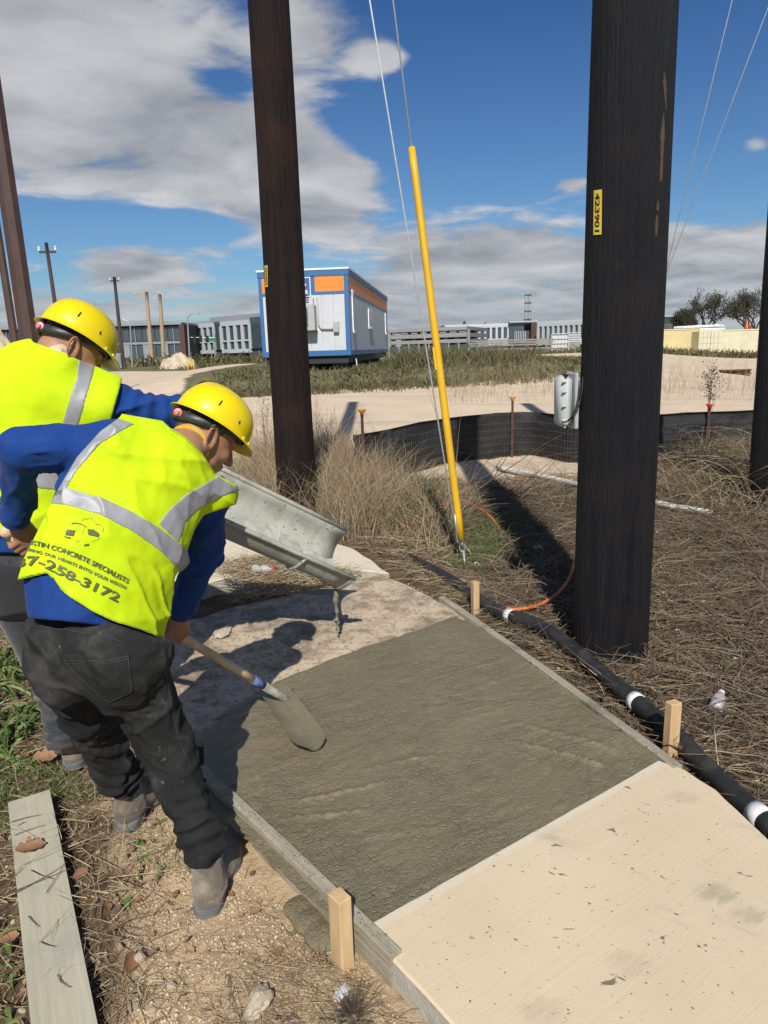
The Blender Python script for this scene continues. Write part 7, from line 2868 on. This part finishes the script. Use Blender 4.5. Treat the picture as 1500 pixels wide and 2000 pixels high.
def seed_weed(name, base, H_, nst, label, seed, spread=.12, head=.012, mt=None, nb=9):
    root = empty(name, tuple(base)); tag(root, label, 'weed')
    r = np.random.default_rng(seed)
    b = np.repeat(np.asarray(base)[None], nst, 0) + r.normal(size=(nst, 3)) * [.02, .02, 0]
    d = dirs(nst, spread, seed)
    ln = H_ * (.75 + .3 * r.random(nst))
    out = [strands(b, d, ln, np.full(nst, .010), r.normal(size=(nst, 3)) * .05, 7, 0, True, wob=.006, seed=seed)]
    tips = []
    for k in range(nb):
        t = .35 + .6 * r.random(nst)
        p = b + d * (ln * t)[:, None]
        d2 = d * .6 + r.normal(size=(nst, 3)) * .6; d2[:, 2] = np.abs(d2[:, 2]) * .8 + .1; d2 /= np.linalg.norm(d2, axis=1, keepdims=True)
        l2 = H_ * (.08 + .14 * r.random(nst))
        out.append(strands(p, d2, l2, np.full(nst, .005), np.zeros((nst, 3)), 3, 0, True, wob=.02, seed=seed + k))
        tips += list(p + d2 * l2[:, None]) + list(p + d2 * l2[:, None] * .6)
    V, F_, tt = join_strands(out)
    mesh('stems', V, F_, MT['twig'], root, False, attr={'tint': tt})
    o = scatter_rocks('seed_heads', tips, head * (.6 + .7 * r.random(len(tips))), mt or mat('dark_seed_heads', (.035, .022, .016), (.07, .045, .03), 30, .9), seed, 1, .5, root)
    return root


seed_weed('dead_weed', G(1384, 822) * [1, 1, 0], 1.22, 7, 'dark dead weed with round seed heads standing against the pale yard', 50, .16, .017, nb=13)
seed_weed('dead_weed', G(520, 905) * [1, 1, 0], 1.05, 3, 'slender weed with small seed heads left of the brown pole', 51, .10, .010)

# broad green weeds at the left edge
def broad(poly, n, L, seed, W_=(.012, .024)):
    return field(poly, n, L, W_, .8, .5, seed, 6, .45, clump=max(3, n // 14))


veg('green_weeds', [broad([(-60, 1330), (20, 1260), (70, 1300), (80, 1420), (40, 1500), (-60, 1480)], 210, (.14, .34), 60),
                    broad([(-60, 1500), (30, 1500), (60, 1560), (10, 1640), (-60, 1660)], 60, (.06, .14), 61, (.006, .012)),
                    broad([(-60, 1820), (40, 1800), (40, 2000), (-60, 2050)], 40, (.06, .13), 62, (.012, .024)),
                    broad([(215, 1655), (300, 1640), (300, 1740), (220, 1760)], 14, (.04, .09), 63, (.012, .026)),
                    field([(-60, 1500), (120, 1480), (200, 1560), (120, 1560), (-40, 1640)], 900, (.03, .10), (.002, .004), .6, .4, 64, 3, .1),
                    field([(300, 1660), (360, 1650), (470, 1790), (430, 1800)], 60, (.03, .08), (.002, .004), .7, .4, 65, 3, .1)],
    MT['green'], 'long leafed green weeds at the left beside the workers')

# far grass strip on the bank and along the yard
BANK = [(-4.6, 20.6), (-2, 21.2), (2, 21.7), (7.2, 23.6), (9.5, 30), (9, 40), (-3, 40), (-4.6, 34), (-5.4, 26), (-5.3, 22)]
veg('grass_strip', [field(BANK, 15000, (.08, .28), (.03, .055), .5, .4, 70, 2, .1, world=True, avoid=False, clump=900),
                    field([(-4.4, 20.2), (0, 20.6), (7.5, 22.5), (8, 24), (0, 22), (-4.4, 21.8)], 3500, (.10, .35), (.02, .035), .5, .4, 71, 2, .1, world=True, avoid=False, clump=300),
                    field([(0.2, 24.5), (3.2, 25), (6, 26), (6, 30), (0.5, 29)], 2200, (.4, 1.0), (.02, .035), .35, .3, 72, 3, .1, world=True, avoid=False, clump=60)],
    MT['mix'], 'strip of mixed dry and green grass in front of the trailer')
veg('far_weeds', [field([(-26, 84), (-14, 78), (-9, 88), (-14, 100), (-30, 108)], 3600, (.2, .7), (.08, .16), .4, .3, 73, 2, .1, world=True, avoid=False, clump=260),
                  field([(22, 58), (60, 60), (60, 68), (24, 66)], 2500, (.2, .7), (.08, .15), .4, .3, 74, 2, .1, world=True, avoid=False, clump=120),
                  field([(-90, 120), (-15, 105), (-12, 112), (-90, 130)], 3000, (.8, 2.4), (.25, .45), .4, .3, 75, 2, .1, world=True, avoid=False, clump=160),
                  field([(2, 52), (30, 56), (30, 62), (2, 56)], 3000, (.3, .9), (.08, .15), .4, .3, 76, 2, .1, world=True, avoid=False, clump=140)],
    MT['mix'], 'scrubby weeds at the far edge of the yard')


# trees ---------------------------------------------------------------------
def tree(label, px, pbase, ptop, Y, width, seed, leafy=1.0, h0=None):
    p = A(px, pbase, Y); zt = A(px, ptop, Y)[2]
    zg = 0.0
    root = empty('tree', (p[0], p[1], zg)); tag(root, label, 'tree', 'trees behind the containers')
    r = random.Random(seed)
    segs, tips = [], []
    def grow(a, d, L_, rad, lev):
        b = a + d * L_
        mid = (a + b) / 2 + Vector((r.uniform(-1, 1), r.uniform(-1, 1), r.uniform(-1, 1))) * L_ * .10
        segs.append((a, mid, b, rad, rad * .68, lev))
        if lev >= 5:
            tips.append(b); return
        for k in range(r.choice((2, 3, 3)) if lev < 4 else 3):
            ax = Vector((r.uniform(-1, 1), r.uniform(-1, 1), r.uniform(-.25, .75))).normalized()
            nd = (d * .75 + ax * .85).normalized()
            nd.x *= 1.15
            grow(b, nd.normalized(), L_ * r.uniform(.62, .84), rad * .62, lev + 1)
            if lev >= 3: tips.append(a.lerp(b, r.random()))
    H_ = zt - zg
    for k in range(3):
        grow(Vector((p[0] + r.uniform(-.3, .3), p[1], zg)), Vector((r.uniform(-.35, .35), r.uniform(-.2, .2), 1)).normalized(), H_ * .27, .16, 0)
    xs = [t.x for t in tips]; zs = [t.z for t in tips]
    kx = width / (max(xs) - min(xs)); kz = (zt - .3) / max(zs)
    def fixp(q): return ((q.x - p[0]) * kx + p[0], (q.y - p[1]) * kx + p[1], q.z * kz)
    mt_, mb = MB(), MB()
    for a, m_, b, r0, r1, lev in segs:
        (mt_ if lev < 2 else mb).tube([fixp(a), fixp(m_), fixp(b)], [r0, (r0 + r1) / 2, r1], 5 if lev < 3 else 3, cap=False)
    mt_.build('trunk', MT['darkwood'], root)
    br = mb.build('branches', MT['darkwood'], root)
    rr = np.random.default_rng(seed)
    T_ = np.array([fixp(t) for t in tips])
    n = int(len(T_) * 9 * leafy)
    b_ = T_[rr.integers(0, len(T_), n)] + rr.normal(size=(n, 3)) * .16
    V, F_, tt = strands(b_, dirs(n, 1.2, seed), .10 + .16 * rr.random(n), np.full(n, .07), np.zeros((n, 3)), 1, taper=.3, seed=seed)
    mesh('crown', V, F_, MT['treeleaf'], root, attr={'tint': tt})


MT['treeleaf'] = tint_mat('dull_olive_leaves', [(.028, .035, .018), (.05, .058, .03), (.07, .07, .04), (.035, .03, .02)])
tree('rounded bare limbed tree over the yellow containers, left of its neighbour', 1378, 644, 556, 84, 5.6, 3, leafy=.3)
tree('spreading bare limbed tree cut by the right edge black pole', 1466, 644, 556, 84, 6.2, 8, leafy=.3)
tree('small dark tree far behind the covered load', 1330, 644, 600, 95, 3.0, 12)

# stones, crumbs -------------------------------------------------------------
DIRT = [(330, 1560), (470, 1640), (560, 1760), (690, 1870), (800, 2000), (900, 2150), (200, 2150), (300, 1900), (250, 1700)]
pts = sample(DIRT, 9000, seed=80)
scatter_rocks('crumbled_soil', pts, .0012 + .0062 * rng.random(len(pts)) ** 3.5, mat('soil_crumbs', (.40, .29, .17), (.60, .47, .31), 30, .95), 81, 1, .3, label='crumbled limestone soil where the front worker stands')
pts = sample(LEFT, 900, seed=82)
scatter_rocks('crumbled_soil', pts, .003 + .010 * rng.random(len(pts)) ** 2, mat('soil_crumbs_dark', (.28, .22, .15), (.5, .42, .3), 30, .95), 83, 1, .3)
pts = sample(RNEAR, 480, seed=84)
scatter_rocks('pale_pebbles', pts, .008 + .020 * rng.random(len(pts)) ** 2, MT['stone'], 85, 1, .3)
pts = sample([(330, 1230), (560, 1190), (800, 1140), (880, 1180), (620, 1270), (400, 1350)], 2400, .09, seed=86, avoid=False)
pts[:, 2] = ZS - .013
scatter_rocks('dry_crumbs', pts, .002 + .007 * rng.random(len(pts)) ** 4, mat('mortar_crumbs', (.30, .25, .18), (.45, .38, .28), 30, .95), 87, 1, .2, label='crumbs of dry mortar and dirt on the old slab')
pts = sample([(720, 1820), (1280, 1500), (1480, 1660), (1480, 1990), (900, 1990)], 140, .1, seed=88, avoid=False)
pts[:, 2] = ZS + .006
scatter_rocks('cement_splatter', pts, .0018 + .0038 * rng.random(len(pts)) ** 2, MT['cement_wetmetal'], 89, 1, .7, label='specks of cement splashed on the finished slab')
# aggregate lumps showing in the wet concrete
pts = sample(WET, 900, .1, seed=90, avoid=False)
m_ = polydist(pts[:, 0], pts[:, 1], W_WET) < -.04
pts = pts[m_]; pts[:, 2] = ZS - .009
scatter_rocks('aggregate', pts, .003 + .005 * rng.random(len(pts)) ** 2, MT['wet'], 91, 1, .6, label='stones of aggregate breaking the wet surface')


def stone(name, px, py, size, label, seed, mt=None, sc=(1, 1, .75), sink=.3, z=None, cat='stone'):
    me = rock_mesh(seed, 3, 1)
    for v in me.vertices:
        v.co += v.normal * float(fbm(np.array([v.co[:]]), 1.8, 4, seed)[0]) * .14
    p = G(px, py, 0)
    zz_ = float(gz(p[0], p[1])[0]) if z is None else z
    o = bpy.data.objects.new(name, me); COL.objects.link(o)
    me.materials.append(mt or MT['stone'])
    o.location = (p[0], p[1], zz_ + size * sc[2] * (1 - sink))
    o.scale = (size * sc[0], size * sc[1], size * sc[2])
    o.rotation_euler = (0, 0, seed)
    tag(o, label, cat)
    return o


stone('limestone_rock', 508, 1985, .040, 'largest pale limestone rock on the dirt at the bottom edge', 3, sc=(1, 1.25, .8))
stone('limestone_rock', 410, 1925, .014, 'small cream stone between dead leaves left of the big rock', 5)
stone('limestone_rock', 275, 1885, .018, 'rounded cream stone beside the upright brown leaf', 6)
stone('limestone_rock', 335, 1940, .014, 'cream stone lying right of the board shadow near the bottom', 7)
stone('limestone_rock', 668, 1958, .022, 'white stone leaning at the foot of the near pine stake', 9, MT['white'], sc=(.8, 1.3, .6))
stone('limestone_rock', 255, 1490, .022, 'pale rock on the dirt between the front worker legs', 11)
stone('limestone_rock', 245, 1460, .014, 'smaller pale rock just above the one between the legs', 12)
stone('concrete_lump', 658, 1243, .022, 'grey lump of concrete dropped below the chute lip', 13, MT['cement_metal'], z=ZS - .01, cat='lump')
stone('limestone_rock', 1293, 1170, .035, 'pale stone in the straw right of the black pole', 14)
stone('limestone_rock', 1370, 1185, .028, 'pale stone in the straw farther right of the black pole', 15)
stone('limestone_rock', 440, 1265, .060, 'flat cream rock on the old slab beside the front worker hand', 17, sc=(1.5, .9, .35), z=ZS - .014)

# litter objects
def crumple(name, px, py, r_, label, cat, mt, seed, sc=(1, .7, .5)):
    bm = bmesh.new(); bmesh.ops.create_icosphere(bm, subdivisions=3, radius=1)
    for v in bm.verts:
        q = np.array([v.co[:]])
        v.co *= 1 + .45 * float(np.abs(fbm(q, 2.4, 3, seed))[0]) - .2
    me = bpy.data.meshes.new(name); bm.to_mesh(me); bm.free(); me.materials.append(mt)
    o = bpy.data.objects.new(name, me); COL.objects.link(o)
    p = G(px, py, 0); o.location = (p[0], p[1], float(gz(p[0], p[1])[0]) + r_ * sc[2] * .8 + .015)
    o.scale = (r_ * sc[0], r_ * sc[1], r_ * sc[2]); tag(o, label, cat)
    return o


crumple('plastic_wrapper', 1050, 1080, .055, 'crumpled white plastic wrapper in the weeds left of the black pole', 'wrapper', MT['white'], 3)
crumple('plastic_wrapper', 932, 1105, .03, 'small white scrap in the weeds just right of the guy anchor', 'wrapper', MT['white'], 4)
MT['clear'] = mat('cloudy_plastic', (.62, .64, .64), (.72, .72, .72), 12, .25, .3, 30, trans=.35, c3=(.5, .25, .22), sc3=9, f3=.5)
b = G(1402, 1372, .03)
o = empty('plastic_bottle', tuple(b)); tag(o, 'cloudy white plastic bottle half buried in straw beyond the near right stake', 'bottle')
dv = unit([.55, .8, .12])
MB().lathe(b - dv * .06, [(.0, 0), (.028, .004), (.031, .015), (.029, .04), (.031, .05), (.029, .075), (.030, .09), (.020, .115), (.012, .125), (.012, .14)][1:], 16, dv).build('bottle_body', MT['clear'], o, True)
MB().lathe(b + dv * .078, [(.014, 0), (.014, .014), (.012, .016)], 12, dv).build('bottle_cap', MT['white'], o, True)
b = G(512, 1112, .13)
o = empty('plastic_bottle', tuple(b)); tag(o, 'crushed clear drink bottle lying in the straw under the chute', 'bottle')
dv = unit([.9, -.35, .05])
MB().lathe(b - dv * .07, [(.030, 0), (.034, .02), (.022, .05), (.032, .08), (.028, .11), (.013, .135), (.012, .15)], 12, dv).build('bottle_body', MT['clear'], o, True)
MB().lathe(b + dv * .08, [(.014, 0), (.014, .012)], 10, dv).build('bottle_cap', MT['red'], o, True)
# hairy clump at the bottom
p = G(690, 1985, .02)
n = 700
bb = np.repeat(p[None], n, 0) + rng.normal(size=(n, 3)) * [.012, .012, .006]
veg('root_clump', [strands(bb, dirs(n, 1.3, 5), .02 + .03 * rng.random(n), np.full(n, .0012), rng.normal(size=(n, 3)) * .8, 5, .1, True, wob=.05, seed=9)], MT['twig'],
    'dark fibrous root clump at the foot of the near pine stake', None, 'root clump')


# dead leaves ---------------------------------------------------------------
def leaf_mesh(seed, lobed, L_=1.0):
    r = random.Random(seed)
    n = 12
    rows = []
    for i in range(n + 1):
        t = i / n
        w_ = math.sin(math.pi * min(1, t * .96 + .02)) ** .7 * .30
        if lobed: w_ *= (.55 + .75 * abs(math.sin(t * math.pi * 3.2)))
        rows.append((t, w_))
    V, F_ = [], []
    for t, w_ in rows:
        for s_ in (-1, -.5, 0, .5, 1):
            V.append((t - .5, s_ * w_, .16 * (s_ * w_ * 3) ** 2 + .12 * (t - .5) ** 2 * 2 + r.uniform(-.012, .012)))
    for i in range(n):
        for j in range(4):
            a = i * 5 + j
            F_.append((a, a + 1, a + 6, a + 5))
    b = len(V)
    V += [(-.5, -.008, .06), (-.5, .008, .06), (-.72, .006, .03), (-.72, -.006, .03)]
    F_.append((b, b + 1, b + 2, b + 3))
    me = bpy.data.meshes.new('dead_leaf')
    me.from_pydata(V, [], F_)
    for q in me.polygons: q.use_smooth = True
    return me


lm = [leaf_mesh(1, True), leaf_mesh(2, False), leaf_mesh(3, False), leaf_mesh(4, True)]
for m_ in lm: m_.materials.append(MT['leaf'])
for i, (px, py, z, sz, rz, rx, k, lab) in enumerate((
        (60, 1655, .068, .090, .5, .15, 0, 'lobed brown oak leaf lying on the edge of the loose board'),
        (157, 1708, .03, .055, 1.1, .5, 1, 'rust orange leaf just right of the loose board'),
        (252, 1880, .03, .070, 1.5, .9, 2, 'tall tan leaf standing on edge beside a cream stone'),
        (268, 1762, .012, .045, .1, .1, 1, 'thin orange leaf flat on the pale dirt'),
        (212, 1780, .015, .04, 2.0, .3, 2, 'small grey tan leaf left of the thin orange leaf'),
        (15, 1830, .02, .06, .4, .4, 0, 'curled brown leaf left of the loose board at the frame edge'),
        (88, 1478, .03, .09, .2, .5, 3, 'rust brown leaf in the weeds by the back worker boot'),
        (45, 1475, .03, .07, 2.2, .4, 1, 'brown leaf deep in the green weeds at left'),
        (215, 1820, .015, .055, 1.9, .5, 3, 'curled pinkish tan leaf in the straw beside the board shadow'))):
    p = G(px, py, z)
    o = bpy.data.objects.new('dead_leaf', lm[k]); COL.objects.link(o)
    o.location = (p[0], p[1], z if i == 0 else max(z, float(gz(p[0], p[1])[0]) + z * .7)); o.rotation_euler = (rx, .1, rz); o.scale = (sz,) * 3
    tag(o, lab, 'leaf', 'dead leaves on the ground')
# small leaf scraps, uncountable
def scraps(polys, seed, smin, smax, name, label):
    V, F_, T__ = [], [], []
    b = 0
    r = np.random.default_rng(seed)
    base = [np.array([v.co[:] for v in leaf_mesh(20 + k, k % 2 == 0).vertices]) for k in range(3)]
    fc = np.array([p.vertices[:] for p in leaf_mesh(1, True).polygons])
    for poly, n in polys:
        pts = sample(poly, n, seed=seed)
        for p in pts:
            v = base[r.integers(3)] * (smin + (smax - smin) * r.random())
            a, t_ = r.random() * 6.28, r.normal() * .45
            c, s_ = math.cos(t_), math.sin(t_)
            v = np.column_stack([v[:, 0], v[:, 1] * c - v[:, 2] * s_, v[:, 1] * s_ + v[:, 2] * c])
            c, s_ = math.cos(a), math.sin(a)
            v = np.column_stack([v[:, 0] * c - v[:, 1] * s_, v[:, 0] * s_ + v[:, 1] * c, v[:, 2]])
            V.append(v + p + [0, 0, .01]); F_.append(fc + b); b += len(v); T__.append(np.full(len(v), r.random()))
    o = mesh(name, np.concatenate(V), np.concatenate(F_), MT['leafmix'], None, True, attr={'tint': np.concatenate(T__)})
    tag(o, label, kind='stuff')


MT['leafmix'] = tint_mat('leaf_scraps', [(.20, .11, .06), (.30, .20, .12), (.13, .085, .055), (.36, .27, .18), (.26, .12, .055), (.24, .18, .12)])
scraps([(LEFT, 330), ([(200, 1700), (480, 1700), (640, 1880), (760, 2050), (250, 2100)], 36)], 95, .014, .036, 'leaf_litter', 'scraps of dead leaves among the straw at left')
scraps([(RNEAR, 900)], 96, .02, .05, 'leaf_litter', 'scraps of dead leaves among the straw at right')
# twigs on the loose board and on the soil
tw = []
for (a, b_, k) in (((0, 1752), (130, 1702), 0), ((30, 1745), (128, 1695), 1), ((28, 1632), (98, 1602), 3), ((22, 1606), (92, 1584), 4), ((0, 1735), (60, 1690), 5), ((60, 1700), (100, 1725), 6), ((90, 1745), (128, 1690), 7),
                   ((80, 1840), (107, 1860), 8), ((112, 1905), (128, 1945), 9), ((55, 1790), (70, 1810), 10)):
    p, q = G(*a, .064), G(*b_, .064)
    L_ = np.linalg.norm(q - p)
    tw.append(strands(p[None] + [[0, 0, .002]], (q - p)[None] / L_, np.array([L_]), np.array([.0030]), rng.normal(size=(1, 3)) * [.16, .16, .0], 7, 0, True, taper=.5, wob=.012, seed=k))
veg('twigs', tw, MT['twig'], 'thin bent twigs lying across the loose board')

P_, S_ = crusty(None, L0, L1, .034, .118, 420, 3, 1)
scatter_rocks('cement_crust', P_, S_, MT['cement_metal'], 97, 1, .5, label='crumbs of set cement along the left form board')
P_, S_ = crusty(None, R0_, R1_, .036, .112, 420, 4, -1)
scatter_rocks('cement_crust', P_, S_, MT['cement_metal'], 98, 1, .5, label='crumbs of set cement along the right form board')

veg('dry_brush', [field([(930, 1010), (1010, 960), (1115, 950), (1115, 1180), (1040, 1190), (960, 1120)], 2600, (.12, .5), (.003, .006), (.4, 1.4), .6, 110, 5, .3, wob=.02, clump=70),
                  field([(1000, 1090), (1110, 1060), (1110, 1190), (1020, 1190)], 160, (.2, .55), (.003, .005), (.8, 1.4), .9, 111, 7, .4, tube=True, wob=.012)],
    MT['dull'], 'dark tangled stems between the yellow guard and the black pole')
veg('dry_brush', [field([(1280, 1050), (1600, 1060), (1800, 1300), (1700, 1500), (1480, 1420), (1300, 1250)], 3600, (.10, .45), (.003, .006), (.7, 1.5), .6, 112, 5, .25, wob=.02, clump=120)],
    MT['dull'], 'clumps of broken dark stems on the slope right of the black pole')

veg('green_grass', [field([(440, 1005), (560, 985), (700, 985), (880, 975), (900, 1050), (760, 1035), (600, 1025)], 2600, (.12, .46), (.004, .008), .5, .45, 120, 5, .15, clump=60),
                    field([(880, 1000), (1000, 1020), (1050, 1110), (930, 1100)], 700, (.08, .26), (.004, .008), .6, .45, 124, 5, .15, clump=30)],
    MT['green'], 'green shoots pushing up through the dry grass by the brown pole')
veg('dry_brush', [field([(440, 1005), (700, 985), (900, 985), (900, 1070), (760, 1045), (600, 1030)], 2600, (.12, .6), (.003, .006), .5, .45, 121, 5, .2, wob=.02, clump=60)],
    MT['dull'], 'darker broken stems mixed through the tall grass by the brown pole')
veg('dry_litter', [lit(RNEAR, 2600, (.04, .30), (.002, .005), 122, .03, flat=(1.0, 1.6), bend=.5)], MT['straw'], 'paler fresh straw lying on top of the dark litter at right')

BR = [(1275, 935), (1300, 895), (1560, 888), (1800, 910), (1800, 1010), (1500, 985), (1330, 975)]
veg('dry_brush', [field(BR, 4200, (.25, .80), (.003, .006), (.05, .9), .45, 130, 6, .35, wob=.02, clump=150),
                  field(BR, 420, (.7, 1.25), (.005, .008), (.1, .8), .5, 131, 8, .5, tube=True, wob=.012, bias=(-.1, 0))],
    MT['dull'], 'dense dark brush heaped against the fence right of the black pole')
